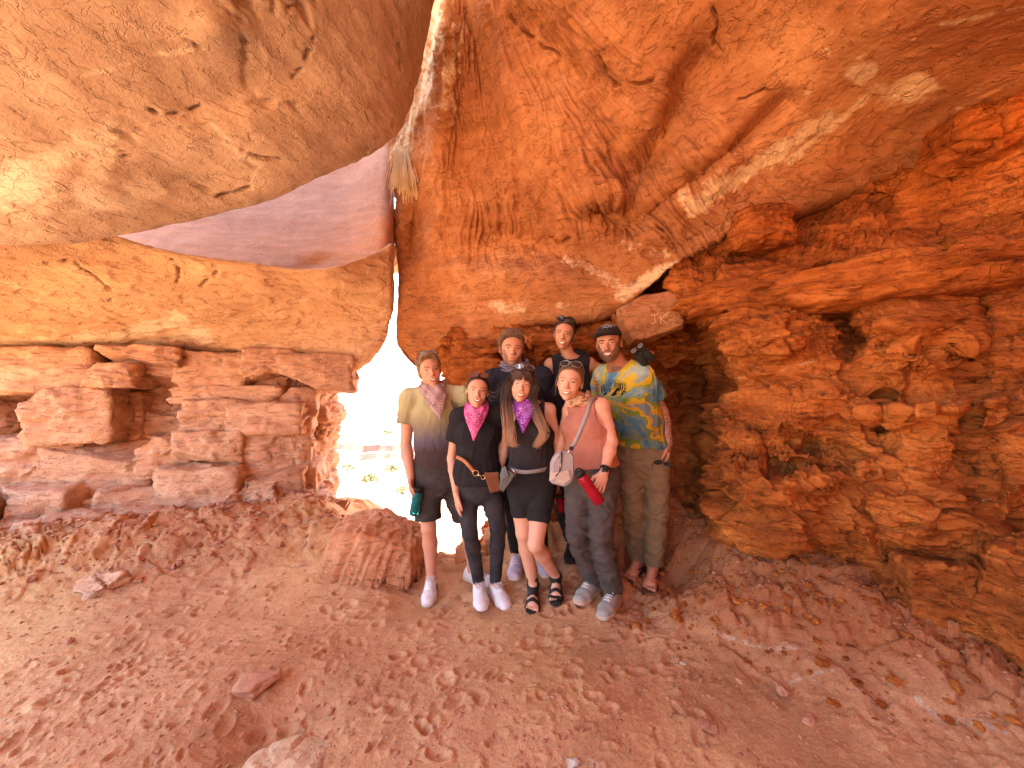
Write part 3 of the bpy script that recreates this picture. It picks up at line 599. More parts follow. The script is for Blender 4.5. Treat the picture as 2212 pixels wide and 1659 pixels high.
FEET = [(932, 1250, 2.89, 1.03), (1020, 1230, 3.03, 1.03), (1035, 1262, 2.76, .95), (1070, 1262, 2.77, .95), (1117, 1198, 3.04, 1.06), (1170, 1195, 3.12, 1.06), (1152, 1266, 2.67, .94), (1201, 1246, 2.69, .94),
        (1236, 1172, 3.14, 1.02), (1280, 1172, 3.16, 1.02), (1282, 1252, 2.63, .97), (1325, 1278, 2.53, .97), (1380, 1205, 2.94, 1.05), (1410, 1222, 2.80, 1.05)]
FTG = []
for (fx, fy, fd_, fs) in FEET:
    q_ = P(fx, fy, fd_); FTG.append((q_[0], q_[1] - .06, q_[2] - .085 * fs - .004))
def H(x, y):
    x = np.asarray(x, float); y = np.asarray(y, float); sh = np.broadcast(x, y).shape
    xx = np.broadcast_to(x, sh).ravel(); yy = np.broadcast_to(y, sh).ravel()
    p = np.stack([xx, yy, xx * 0], 1)
    z = H0(xx, yy) + 0.035 * fbm(p * 0.9, 3, off=2.0)
    num = np.zeros(len(xx)); den = np.full(len(xx), 1e-6); mx = np.zeros(len(xx))
    for (fx, fy, fz) in FTG:
        r2 = (xx - fx) ** 2 + (yy - fy) ** 2; w = 1 / (r2 + .0016) ** 2; num += w * fz; den += w; mx = np.maximum(mx, np.exp(-np.maximum(np.sqrt(r2) - .10, 0) ** 2 / .20 ** 2))
    z = z * (1 - mx) + num / den * mx
    return z.reshape(sh)
dents = [(rs.uniform(-2.6, 0.9), rs.uniform(1.5, 2.9), rs.uniform(0.022, 0.05), rs.uniform(0.6, 1.4), rs.uniform(0, 3.14), rs.uniform(.004, .013)) for _ in range(380)]
def Hfull(x, y):
    sh = x.shape; xx = x.ravel(); yy = y.ravel(); p = np.stack([xx, yy, xx * 0], 1)
    z = H(xx, yy); near = sstep(7, 4.5, yy) * sstep(5, 3.5, np.abs(xx))
    for (cx, cy, r, an, a, dp) in dents:
        m = (np.abs(xx - cx) < 3 * r) & (np.abs(yy - cy) < 3 * r)
        if not m.any(): continue
        dx, dy = xx[m] - cx, yy[m] - cy; c, s = math.cos(a), math.sin(a)
        q = np.sqrt(((dx * c + dy * s) / r) ** 2 + ((-dx * s + dy * c) / (r * an * .6)) ** 2)
        z[m] += -dp * np.exp(-q ** 4) + 0.55 * dp * np.exp(-((q - 1.35) / 0.3) ** 2)
    dr = segdist(xx, yy, R_LINE); dl = segdist(xx, yy, L_LINE)
    rubr = np.maximum(sstep(1.25, 0.3, dr), 0.9 * sstep(0.95, 0.3, dl))
    rubr = np.maximum(rubr, sstep(2.9, 3.3, yy) * 0.7)
    cl = sstep(0.0, 0.4, fbm(p * 1.4, 2, off=8.0))
    z += near * (0.010 * fbm(p * 7, 4, 0.6) + 0.008 * cl * fbm(p * 30, 3, 0.7) + 0.0035 * fbm(p * 55, 2))
    f = sstep(-1.2, -0.4, xx)
    z += near * (1 - f) * 0.008 * fbm(p * np.array([4, 11, 1]), 3, ridged=True)
    cr_ = sstep(-.1, .35, fbm(p * 1.9, 3, off=6.0)); z += near * rubr * (plates(p, 3.2, 0.05, 0.02) + (.25 + .75 * cr_) * plates(p, 8.0, 0.040, 0.030) + (.35 + .65 * cr_) * plates(p, 19.0, 0.020, 0.014) + 0.02 * fbm(p * 7, 4, .6))
    z += near * (1 - rubr) * 0.012 * sstep(0.25, 0.5, fbm(p * 9, 3, off=3.3)) * f
    return z.reshape(sh)
ys = np.concatenate([np.linspace(-60, -4, 14), np.linspace(-3, 1.15, 18), 1.2 * (6.0 / 1.2) ** (np.linspace(0, 1, 400)), 6.1 * (900 / 6.1) ** np.linspace(0, 1, 60)])
core = np.linspace(-1.42, 1.42, 540)
ext = 1.42 * (60 / 1.42) ** (np.linspace(0, 1, 22)[1:])
uu = np.concatenate([-ext[::-1], core, ext])
wy = np.where(ys > 1.2, ys, 1.2); wy = np.minimum(wy, 30)
XX = uu[None, :] * wy[:, None]; YY = np.repeat(ys[:, None], len(uu), 1)
ZZ = Hfull(XX, YY)
g = NT('red_sand')
p = g.pos(); big = g.noise(p, 0.9, 5, 0.6, 0.4); med = g.noise(p, 5.0, 6, 0.65); fine = g.noise(p, 90, 4, 0.75); mid = g.noise(p, 26, 5, 0.7, 0.4)
v = g.math('ADD', g.math('MULTIPLY', big, 0.6), g.math('MULTIPLY', med, 0.4))
col = g.ramp(v, [(0.38, (0.39, 0.195, 0.096, 1)), (0.5, (0.52, 0.278, 0.140, 1)), (0.62, (0.62, 0.375, 0.200, 1))])
yel = g.ramp(g.noise(p, 0.75, 3, 0.5), [(0.5, 0.0), (0.66, 0.55)]); col = g.mix(yel, col, (0.60, 0.37, 0.16, 1))
tl_ = g.math('ADD', g.attr('talus'), g.math('MULTIPLY', g.math('SUBTRACT', med, 0.5), 0.8)); col = g.mix(g.ramp(tl_, [(0.25, 0.0), (0.8, 0.85)]), col, (0.31, 0.105, 0.040, 1))
pa = g.math('ADD', g.attr('pale'), g.math('MULTIPLY', g.math('SUBTRACT', mid, 0.5), 1.5)); col = g.mix(g.ramp(pa, [(0.45, 0.0), (0.62, 0.8)]), col, (0.50, 0.40, 0.29, 1))
gr = g.ramp(fine, [(0.28, 0.62), (0.5, 1.0), (0.75, 1.35)]); col = g.mix(0.75, col, gr, 'MULTIPLY')
dk = g.ramp(mid, [(0.30, 0.7), (0.42, 1.0)]); col = g.mix(0.35, col, dk, 'MULTIPLY')
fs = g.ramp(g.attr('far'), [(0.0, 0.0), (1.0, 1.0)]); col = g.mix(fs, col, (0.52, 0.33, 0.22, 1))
nb_ = g.bump(mid, 0.6, 0.014); nb_ = g.bump(fine, 0.7, 0.005, nb_)
G_SAND = g.done(col, 0.95, nb_, 0.1)
gp = np.stack([XX.ravel(), YY.ravel(), ZZ.ravel()], 1); gx, gy = topx(gp)
front = gp[:, 1] > 0.8
pal = (0.62 * pline(gx, gy, [(1545, 1365), (1640, 1400), (1760, 1400)], 9) + 0.62 * pline(gx, gy, [(1705, 1475), (1760, 1455), (1800, 1448)], 7) + 0.7 * pline(gx, gy, [(1980, 1510), (2040, 1560), (2120, 1560), (2170, 1580)], 12)
       + 0.6 * pline(gx, gy, [(1570, 1180), (1640, 1215)], 8) + 0.55 * ell(gx, gy, 1290, 1650, 80, 20) + 0.45 * pline(gx, gy, [(420, 1150), (300, 1240), (200, 1290)], 14)) * front
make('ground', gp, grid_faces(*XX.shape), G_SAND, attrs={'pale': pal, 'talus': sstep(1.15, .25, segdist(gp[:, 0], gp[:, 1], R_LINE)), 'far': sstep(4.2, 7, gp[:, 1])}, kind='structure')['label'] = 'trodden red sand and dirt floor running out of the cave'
# ------------------------------------------------------------------ country beyond the opening
FARM = rock_material('desert_ledge', (0.28, 0.11, 0.085, 1), (0.36, 0.16, 0.12, 1), (0.42, 0.22, 0.16, 1), (0.4, 0.25, 0.2, 1), 0.7, 0.6, grain=8)
def ridge(name, x0, x1, y, z0, h, seed, label, depth=8, n=90, mat=FARM, steps=3, jag=0.3):
    u = np.linspace(x0, x1, n); prof = np.array([0, 0.02, 0.3, 0.34, 0.62, 0.66, 0.96, 1.0, 1.0, 0.98]); dep = np.array([0, .02, .12, .2, .3, .42, .5, .56, .8, 1.6])
    V = []
    top_ = h * (0.8 + jag * fbm(np.stack([u * 0.35 / max(h, .3) * 0.5, u * 0 + seed, u * 0], 1), 4)) * sstep(0, .06, (u - x0) / (x1 - x0)) * sstep(1, .94, (u - x0) / (x1 - x0))
    wav = fbm(np.stack([u * 0.6 / max(h, .3), u * 0 + seed * 3.3, u * 0], 1), 4)
    for pz, pd in zip(prof, dep):
        V.append(np.stack([u, y + depth * pd + wav * h * 1.2, z0 + pz * top_], 1))
    V = np.array(V); X = V.reshape(-1, 3); X = X + 0.05 * h * np.stack([fbm(X * 1.5 / h, 3), fbm(X * 1.5 / h, 3, off=5.), X[:, 0] * 0], 1)
    o = make(name, X, grid_faces(len(prof), n), mat, attrs={'pale': np.zeros(len(X))}, kind='structure', smooth=False); o['label'] = label; return o
ridge('cliff', -14, 3, 11.0, -0.9, 0.75, 1, 'low reddish rock bank beyond the white flats', 1.5)
ridge('rock_terrace', -26, 8, 20, -0.75, 0.9, 2, 'pink stepped rock terrace beyond the bank', 3)
ridge('rock_terrace', -30, 8, 27, -0.3, 0.85, 5, 'pink stepped rock terrace, second step up', 4)
ridge('rock_terrace', -46, 10, 38, 0.2, 0.8, 9, 'pink stepped rock terrace, third step up', 5)
ridge('rock_terrace', -60, 14, 52, 0.6, 0.7, 14, 'pink stepped rock terrace nearest the mesa', 6)
ridge('mesa', -150, 20, 110, 0.4, 2.4, 4, 'long flat mesa on the horizon', 20, 140, jag=0.25)
LEAF = plain('desert_shrub_leaf', (0.08, 0.115, 0.03, 1), 0.8, 0.2)
STEM = plain('dry_stem', (0.25, 0.17, 0.10, 1), 0.9, 0.1)
def shrub(x, y, r, label, seed):
    R = np.random.RandomState(seed); z = float(H(np.array([x]), np.array([y]))[0])
    root = empty('desert_shrub', (x, y, z), label, 'shrub', 'low shrubs on the flats outside')
    V, Fc = [], []
    for k in range(420):
        d = R.normal(size=3); d[2] = abs(d[2]); d /= np.linalg.norm(d); c = d * r * R.uniform(.45, 1) * np.array([1, 1, .75]); c[2] += 0.02
        a = R.normal(size=3); a /= np.linalg.norm(a); b = np.cross(a, R.normal(size=3)); b /= np.linalg.norm(b); s = r * 0.09
        n = len(V); V += [c - a * s, c + b * s * .5, c + a * s, c - b * s * .5]; Fc.append((n, n + 1, n + 2, n + 3))
    make('foliage', np.array(V) + np.array(root.location), np.array(Fc), LEAF, parent=root, smooth=False)
    V, Fc = [], []
    for k in range(14):
        d = R.normal(size=3); d[2] = abs(d[2]) + .4; d /= np.linalg.norm(d); e = d * r * .8; s = np.cross(d, [0, 0, 1]); s = s / np.linalg.norm(s) * r * .03
        n = len(V); V += [-s, s, e + s * .3, e - s * .3]; Fc.append((n, n + 1, n + 2, n + 3))
    make('stem', np.array(V) + np.array(root.location), np.array(Fc), STEM, parent=root, smooth=False)
for k, (px_, d, r, lb) in enumerate([(800, 9.0, .28, 'pale green shrub nearest the boulder side of the opening'), (845, 10, .25, 'small green shrub on the white flats, mid opening'), (750, 10.2, .22, 'small shrub at the left of the bright flats'), (868, 8.0, .2, 'tiny shrub beside the first man\'s elbow'),
                                     (790, 14, .3, 'round shrub on the first pink terrace'), (835, 17, .3, 'farthest shrub below the terraces')]):
    shrub((px_ - 1106) / F * d, d, r, lb, 200 + k)
# ------------------------------------------------------------------ stones on the floor
R_STONE = rock_material('loose_stone', (0.34, 0.15, 0.09, 1), (0.46, 0.22, 0.13, 1), (0.56, 0.32, 0.2, 1), (0.6, 0.45, 0.32, 1), 0.2, 1.0)
def gpt(px, py):
    """ground point seen at px, py"""
    d = 1.52 * F / (py - 829.5)
    for _ in range(12):
        z = float(H(np.array([(px - 1106) / F * d]), np.array([d]))[0]); d = 0.5 * d + 0.5 * (1.52 - z) * F / (py - 829.5)
    return np.array([(px - 1106) / F * d, d, z])
stones = [(560, 1468, 46, 22, 'flat brown stone half buried left of centre', 0), (1690, 1488, 20, 19, 'brown upright stone right of the footprints', 1), (1528, 1562, 24, 10, 'dark flat stone among the boot prints', 2), (1745, 1550, 20, 11, 'grey pink stone right of the boot prints', 3),
          (1468, 1518, 15, 7, 'dark sliver of stone above the boot prints', 4), (1236, 1642, 20, 11, 'pale grey stone at the bottom middle', 5), (716, 1533, 10, 6, 'small tan stone in the dirt left of the dark patch', 6), (150, 1382, 15, 8, 'small brown stone on the sand at far left', 7),
          (375, 1440, 10, 6, 'small stone beside a shallow sand dent', 8), (1475, 1433, 7, 4, 'tiny pale blue grey pebble near the front shoe', 9), (1970, 1435, 14, 10, 'grey stone at the foot of the orange boulder', 10), (1600, 1468, 9, 5, 'thin red stone chip left of the upright stone', 11), (1085, 1520, 9, 5, 'dark pebble right of the dark dirt ring', 12)]
PALE_S = rock_material('pale_stone', (0.40, 0.33, 0.26, 1), (0.5, 0.43, 0.35, 1), (0.62, 0.56, 0.47, 1), (0.7, 0.65, 0.55, 1), 0.1, 1.0)
for (x, y, w, h, lb, k) in stones:
    g_ = gpt(x, y + h * .6); d = g_[1]; sx = w / F * d; sz = max(h / F * d * .75, sx * .35)
    g_[2] += sz * 0.45
    o = lump_obj('stone', g_, (sx, sx * .75, sz), PALE_S if k in (5, 9) else R_STONE, sub=3, box=0.35, seed=300 + k, rough=0.3, cuts=8, fine=0.003 + sx * .02, rz=k * 1.3); tag(o, lb, 'stone')
g_ = gpt(640, 1640); o = lump_obj('embedded_boulder', g_ + np.array([0.03, -0.05, -0.125]), (.24, .20, .17), R_LOW, sub=5, box=0.3, seed=331, rough=0.15, fine=0.006, rz=.3); tag(o, 'smooth pale rounded rock rising from the floor at the bottom left of centre', 'embedded rock')
g_ = gpt(215, 1275); o = lump_obj('boulder', g_ + np.array([0, 0.05, 0.02]), (.16, .12, .10), R_BLOCK, sub=4, box=0.4, seed=341, rough=0.35, cuts=5, fine=0.02); tag(o, 'rough brown boulder at the foot of the left pillar', 'boulder')
def gravel(name, n, region, smin, smax, mat, seed, label):
    R = np.random.RandomState(seed); V1, F1 = ICO[0 if smax < .02 else 1]; Vs, Fs = [], []; m = 0
    pts = []
    while len(pts) < n:
        x, y = region(R); pts.append((x, y))
    pts = np.array(pts); zz = Hfull(pts[:, 0], pts[:, 1])
    for (x, y), z in zip(pts, zz):
        s = smin * (smax / smin) ** (R.uniform() ** 2.2); a = R.uniform(0, 6.28)
        v = V1 * (1 + 0.35 * R.uniform(-1, 1, size=(len(V1), 1))) * np.array([s, s * R.uniform(.5, 1), s * R.uniform(.3, .7)])
        c, sn = math.cos(a), math.sin(a); v = np.stack([v[:, 0] * c - v[:, 1] * sn, v[:, 0] * sn + v[:, 1] * c, v[:, 2]], 1) + np.array([x, y, z + s * .2])
        Vs.append(v); Fs.append(F1 + m); m += len(V1)
    V = np.vstack(Vs); o = make(name, V, np.vstack(Fs), mat, attrs={'pale': np.zeros(len(V))}, kind='stuff', smooth=False); o['label'] = label
def reg_all(R):
    y = 1.3 * (3.4 / 1.3) ** R.uniform(); return R.uniform(-1.4, 1.4) * y, y
def reg_right(R):
    while True:
        y = R.uniform(1.5, 3.3); x = R.uniform(.7, 3.2)
        if segdist(np.array([x]), np.array([y]), R_LINE)[0] < 0.9 * R.uniform() + .1: return x, y
def reg_left(R):
    while True:
        y = R.uniform(2.2, 3.9); x = R.uniform(-4, -1.0)
        if segdist(np.array([x]), np.array([y]), L_LINE)[0] < 0.7 * R.uniform() + .1: return x, y
gravel('gravel', 7000, reg_all, .0025, .014, R_STONE, 1, 'fine gravel and dirt crumbs over the floor')
gravel('gravel', 420, reg_all, .002, .006, PALE_S, 4, 'pale grit scattered over the floor')
gravel('rubble', 2600, reg_right, .004, .034, R_RIGHT, 2, 'broken red rubble below the right wall')
gravel('rubble', 1100, reg_left, .005, .04, R_STONE, 3, 'broken rock rubble below the left pillars')
# ------------------------------------------------------------------ dry grass tuft hanging in the crack
STRAW = plain('dry_grass', (0.75, 0.62, 0.36, 1), 0.85, 0.2)
R = np.random.RandomState(5); V, Fc = [], []
base = P(868, 335, 3.75)
for k in range(420):
    b = base + np.array([R.normal() * .028, R.normal() * .04, R.normal() * .03]); L = R.uniform(.15, .36); dx = R.normal() * .13 + .06; dy = R.normal() * .12 - .06
    up = R.uniform(-0.1, 0.35); pts_ = []
    for t in np.linspace(0, 1, 5):
        pts_.append(b + np.array([dx * t * L * 1.4, dy * t * L, up * t * L * .8 - L * 1.3 * t * t * .9]))
    for a_, b_ in zip(pts_[:-1], pts_[1:]):
        w = np.array([.0030, .0010, 0]); n = len(V); V += [a_ - w, a_ + w, b_ + w * .8, b_ - w * .8]; Fc.append((n, n + 1, n + 2, n + 3))
o = make('grass_tuft', np.array(V), np.array(Fc), STRAW, origin=base, smooth=False); tag(o, 'tuft of dry straw coloured grass hanging in the crack between the ceiling slabs', 'grass')
# ------------------------------------------------------------------ initials scratched on the smooth rock
SCR = plain('scratched_rock', (0.66, 0.42, 0.22, 1), 0.95, 0.1)
def strip(pts, w):
    V, Fc = [], []
    pts = [np.array(p_, float) for p_ in pts]
    for a_, b_ in zip(pts[:-1], pts[1:]):
        d = b_ - a_; d /= np.linalg.norm(d); s = np.array([-d[2], 0, d[0]]) * w
        n = len(V); V += [a_ - s, a_ + s, b_ + s, b_ - s]; Fc.append((n, n + 1, n + 2, n + 3))
    return V, Fc
def scratch():
    from mathutils.bvhtree import BVHTree
    me = JK.data; bv = BVHTree.FromPolygons([JK.location + v.co for v in me.vertices], [p_.vertices[:] for p_ in me.polygons])
    segs = [[(1406, 681), (1421, 679)], [(1414, 680), (1415, 696), (1410, 700), (1406, 697)], [(1426, 680), (1428, 700)], [(1438, 678), (1428, 689), (1440, 699)], [(1447, 674), (1441, 676), (1439, 684)], [(1445, 690), (1452, 692)]]
    for sg in segs:
        pts = []
        for (a, b), (c, d) in zip(sg[:-1], sg[1:]):
            for t in np.linspace(0, 1, 5): pts.append((a + (c - a) * t, b + (d - b) * t))
        hit = []
        for x, y in pts:
            dr = Vector(P(x, y, 1.0) - CAM).normalized(); h = bv.ray_cast(Vector(CAM), dr)
            if h[0] is not None: hit.append(np.array(h[0] - dr * 0.003))
        hit = [h for i_, h in enumerate(hit) if i_ == 0 or np.linalg.norm(h - hit[i_ - 1]) > 1e-4]
        if len(hit) > 1:
            v, f = strip(hit, 0.0035); make('scratched_stroke', np.array(v), f, SCR, parent=JK, smooth=False)
scratch()
# ------------------------------------------------------------------ implicit shapes for figures, cloth and hair
def V3(*a): return np.array(a, dtype=float)
def unit(v): v = np.asarray(v, float); return v / max(np.linalg.norm(v), 1e-9)
def ell_d(q, r):
    k0 = np.sqrt(((q / r) ** 2).sum(-1)); k1 = np.sqrt(((q / (r * r)) ** 2).sum(-1))
    return k0 * (k0 - 1) / np.maximum(k1, 1e-6)
def prim_eval(p, X):
    t = p['t']
    if t == 'ell':
        q = (X - p['c'].astype(np.float32)) @ p['R'].astype(np.float32); return ell_d(q, p['r'].astype(np.float32))
    a, b = p['a'].astype(np.float32), p['b'].astype(np.float32); ab = b - a; L = np.linalg.norm(ab); ax = ab / max(L, 1e-6)
    q = X - a; tt = (q @ ax) / max(L, 1e-6); tc = np.clip(tt, 0, 1)
    if t == 'cap':
        v = q - tc[..., None] * ab; return np.sqrt((v * v).sum(-1)) - (p['r1'] * (1 - tc) + p['r2'] * tc)
    side = p['side']; side = side - side.dot(ax) * ax; side = unit(side).astype(np.float32); dep = np.cross(ax, side).astype(np.float32)
    e = tc * tc * (3 - 2 * tc) if p.get('ease') else tc
    rx = p['r1'][0] * (1 - e) + p['r2'][0] * e; ry = p['r1'][1] * (1 - e) + p['r2'][1] * e
    v = q - tc[..., None] * ab; vs = v @ side; vd = v @ dep
    if t == 'tube':
        k0 = np.sqrt((vs / rx) ** 2 + (vd / ry) ** 2); k1 = np.sqrt((vs / rx ** 2) ** 2 + (vd / ry ** 2) ** 2)
        d = k0 * (k0 - 1) / np.maximum(k1, 1e-6)
        return np.maximum(d, np.maximum((tt - 1) * L, -tt * L))
    va = v @ ax; ra = p.get('ra') or 0.5 * (rx + ry)
    k0 = np.sqrt((vs / rx) ** 2 + (vd / ry) ** 2 + (va / ra) ** 2); k1 = np.sqrt((vs / rx ** 2) ** 2 + (vd / ry ** 2) ** 2 + (va / ra ** 2) ** 2)
    return k0 * (k0 - 1) / np.maximum(k1, 1e-6)
I3 = np.eye(3)
def ELL(c, r, R=I3, k=0.01, sub=False): return dict(t='ell', c=np.array(c, float), r=np.array(r, float), R=np.asarray(R), k=k, sub=sub)
def CAP(a, b, r1, r2, k=0.01, sub=False): return dict(t='cap', a=np.array(a, float), b=np.array(b, float), r1=r1, r2=r2, k=k, sub=sub)
def SEG(a, b, r1, r2, side, k=0.02, **kw): return dict(t='seg', a=np.array(a, float), b=np.array(b, float), r1=r1, r2=r2, side=np.array(side, float), k=k, sub=False, **kw)
def TUBE(a, b, r1, r2, side, k=0.02, **kw):
    d = SEG(a, b, r1, r2, side, k, **kw); d['t'] = 'tube'; return d
def grow(prims, o):
    out = []
    for p in prims:
        q = dict(p)
        if q['sub']: continue
        if q['t'] == 'ell': q['r'] = q['r'] + o
        elif q['t'] == 'cap': q['r1'] = q['r1'] + o; q['r2'] = q['r2'] + o
        else: q['r1'] = tuple(x + o for x in q['r1']); q['r2'] = tuple(x + o for x in q['r2'])
        out.append(q)
    return out
def pbox(p):
    if p['t'] == 'ell': m = p['r'].max(); return p['c'] - m, p['c'] + m
    if p['t'] == 'cap': m = max(p['r1'], p['r2'])
    else: m = max(p['r1'] + p['r2'])
    return np.minimum(p['a'], p['b']) - m, np.maximum(p['a'], p['b']) + m
def blend(F_, d, k, sub):
    if sub:
        h = np.clip(0.5 - 0.5 * (F_ + d) / k, 0, 1); return F_ * (1 - h) - d * h + k * h * (1 - h)
    h = np.clip(0.5 + 0.5 * (F_ - d) / k, 0, 1); return F_ * (1 - h) + d * h - k * h * (1 - h)
def eval_prims(prims, X):
    X = np.asarray(X, np.float32); F_ = np.full(X.shape[:-1], 0.2, np.float32)
    for p in prims: F_ = blend(F_, prim_eval(p, X), p['k'], p['sub'])
    return F_
def nets(Fd, lo, h):
    """surface nets on a scalar grid"""
    s = Fd < 0; n = Fd.shape
    cnt = np.zeros((n[0] - 1, n[1] - 1, n[2] - 1), np.int8)
    for i in (0, 1):
        for j in (0, 1):
            for k in (0, 1): cnt += s[i:n[0] - 1 + i, j:n[1] - 1 + j, k:n[2] - 1 + k]
    act = np.argwhere((cnt > 0) & (cnt < 8)); del cnt
    ids = np.full((n[0] - 1, n[1] - 1, n[2] - 1), -1, np.int32); ids[act[:, 0], act[:, 1], act[:, 2]] = np.arange(len(act))
    cor = [(i, j, k) for i in (0, 1) for j in (0, 1) for k in (0, 1)]
    val = {c: Fd[act[:, 0] + c[0], act[:, 1] + c[1], act[:, 2] + c[2]] for c in cor}
    acc = np.zeros((len(act), 3)); w = np.zeros(len(act))
    for c in cor:
        for ax in range(3):
            if c[ax]: continue
            e = list(c); e[ax] = 1; e = tuple(e); a, b = val[c], val[e]; m = (a < 0) != (b < 0)
            t = np.where(m, a / np.where(m, a - b, 1), 0); pt = np.repeat(np.array(c, float)[None], len(act), 0); pt[:, ax] += t
            acc += np.where(m[:, None], pt, 0); w += m
    V = (act + acc / w[:, None]) * h + lo
    quads = []
    for ax in range(3):
        o1, o2 = [(1, 2), (2, 0), (0, 1)][ax]
        sl0 = [slice(None)] * 3; sl1 = [slice(None)] * 3; sl0[ax] = slice(0, -1); sl1[ax] = slice(1, None)
        a, b = s[tuple(sl0)], s[tuple(sl1)]; ed = np.argwhere(a != b)
        if not len(ed): continue
        ed = ed[(ed[:, o1] > 0) & (ed[:, o2] > 0) & (ed[:, o1] < n[o1] - 1) & (ed[:, o2] < n[o2] - 1)]
        def cid(d1, d2):
            q = ed.copy(); q[:, o1] -= d1; q[:, o2] -= d2; return ids[q[:, 0], q[:, 1], q[:, 2]]
        q = np.stack([cid(1, 1), cid(0, 1), cid(0, 0), cid(1, 0)], 1); ins = s[ed[:, 0], ed[:, 1], ed[:, 2]]
        q[~ins] = q[~ins][:, ::-1]; quads.append(q)
    Q = np.vstack(quads); return V, Q[(Q >= 0).all(1)]
def sdf_mesh(prims, h, post=None, pad=0.012, wrinkle=None, margin=0.03):
    bs = [pbox(p) for p in prims if not p['sub']]
    lo = np.min([b[0] for b in bs], 0) - pad; hi = np.max([b[1] for b in bs], 0) + pad
    n = np.ceil((hi - lo) / h).astype(int) + 2
    Fd = np.full(n, 0.12, np.float32)
    axs = [lo[i] + h * np.arange(n[i]) for i in range(3)]
    for p in prims:
        b0, b1 = pbox(p); mg = margin + p['k']
        i0 = np.maximum(((b0 - mg - lo) / h).astype(int), 0); i1 = np.minimum(((b1 + mg - lo) / h).astype(int) + 1, n)
        if (i1 <= i0).any(): continue
        sl = tuple(slice(a, b) for a, b in zip(i0, i1))
        X = np.stack(np.meshgrid(*[axs[i][i0[i]:i1[i]] for i in range(3)], indexing='ij'), -1).astype(np.float32)
        Fd[sl] = blend(Fd[sl], prim_eval(p, X), p['k'], p['sub'])
    if post is not None or wrinkle is not None:
        m = np.argwhere(np.abs(Fd) < 0.05); X = m * h + lo
        v = Fd[m[:, 0], m[:, 1], m[:, 2]]
        if wrinkle is not None: v = v + wrinkle(X)
        if post is not None: v = post(v, X)
        Fd[m[:, 0], m[:, 1], m[:, 2]] = v
        if post is not None:       # the deep inside follows the cuts as well
            m = np.argwhere(Fd <= -0.05)
            if len(m): X = m * h + lo; Fd[m[:, 0], m[:, 1], m[:, 2]] = post(Fd[m[:, 0], m[:, 1], m[:, 2]], X)
    return nets(Fd, lo, h)
def tubes(paths, seg=6, closed=False):
    """list of (points, radii) -> one mesh"""
    Vs, Fs, m = [], [], 0
    for pts, rad in paths:
        pts = np.asarray(pts, float); n = len(pts); rad = np.full(n, rad) if np.isscalar(rad) else np.asarray(rad)
        T = np.gradient(pts, axis=0) if not closed else np.roll(pts, -1, 0) - np.roll(pts, 1, 0)
        T /= np.maximum(np.linalg.norm(T, axis=1), 1e-9)[:, None]
        up = V3(0.13, 0.31, 0.94) if abs(T[0][2]) < 0.9 else V3(0.9, 0.2, 0.1)
        A = np.cross(T, up); A /= np.maximum(np.linalg.norm(A, axis=1), 1e-9)[:, None]; B = np.cross(T, A)
        th = np.linspace(0, 2 * math.pi, seg, endpoint=False)
        R_ = pts[:, None, :] + rad[:, None, None] * (np.cos(th)[None, :, None] * A[:, None, :] + np.sin(th)[None, :, None] * B[:, None, :])
        Vs.append(R_.reshape(-1, 3))
        for i in range(n if closed else n - 1):
            i2 = (i + 1) % n
            for j in range(seg): Fs.append((m + i * seg + j, m + i2 * seg + j, m + i2 * seg + (j + 1) % seg, m + i * seg + (j + 1) % seg))
        if not closed:
            Vs.append(pts[[0, -1]]); c0 = m + n * seg; c1 = c0 + 1
            for j in range(seg): Fs.append((c0, m + j, m + (j + 1) % seg, c0)[:3]); Fs.append((c1, m + (n - 1) * seg + (j + 1) % seg, m + (n - 1) * seg + j))
            m += 2
        m += n * seg
    return np.vstack(Vs), Fs
def curve(ctrl, n=12): return catmull(np.array(ctrl, float), n, 0)

# ------------------------------------------------------------------ figure materials
def skin_mat(name, c, red=0.12, tat=0.0):
    m = NT(name); p = m.pos(obj=True)
    v = m.noise(p, 22, 4, 0.6); f = m.noise(p, 160, 3, 0.6)
    col = m.mix(m.ramp(v, [(0.35, 0.0), (0.7, 0.5)]), c, (min(1, c[0] * 1.08), c[1] * 0.84, c[2] * 0.78, 1))
    if tat:
        w = m.n('TexVoronoi'); w.feature = 'DISTANCE_TO_EDGE'; w.inputs['Scale'].default_value = 34; m.l(p, w.inputs['Vector'])
        w2 = m.noise(p, 26, 5, 0.6, 1.6)
        ln = m.math('MAXIMUM', m.ramp(w.outputs[0], [(0.03, 1.0), (0.09, 0.0)]), m.ramp(w2, [(0.46, 0.0), (0.5, 1.0), (0.54, 0.0)]))
        ln = m.math('MAXIMUM', ln, m.ramp(m.noise(p, 14, 3), [(0.52, 0.0), (0.62, 0.5)]))
        col = m.mix(m.math('MULTIPLY', m.math('MULTIPLY', ln, m.attr('tattoo')), 0.8), col, (0.06, 0.05, 0.045, 1))
    s = m.bump(f, 0.15, 0.002)
    m.done(col, 0.48, s, 0.35); m.b.inputs['Subsurface Weight'].default_value = 0.0
    return m.m
def cloth_mat(name, c, var=0.12, rough=0.9, weave=900, ribs=None, sheen=0.0):
    m = NT(name); p = m.pos(obj=True); v = m.noise(p, 9, 5, 0.6)
    col = m.mix(1.0, c, m.ramp(v, [(0.3, 1 - var), (0.7, 1 + var)]), 'MULTIPLY')
    f = m.noise(p, 240, 2, 0.5); s = m.bump(m.noise(p, 30, 4, 0.6, 0.6), 0.25, 0.006); s = m.bump(f, 0.25, 0.0015, s)
    if sheen: m.b.inputs['Sheen Weight'].default_value = sheen
    return m.done(col, rough, s, 0.15)
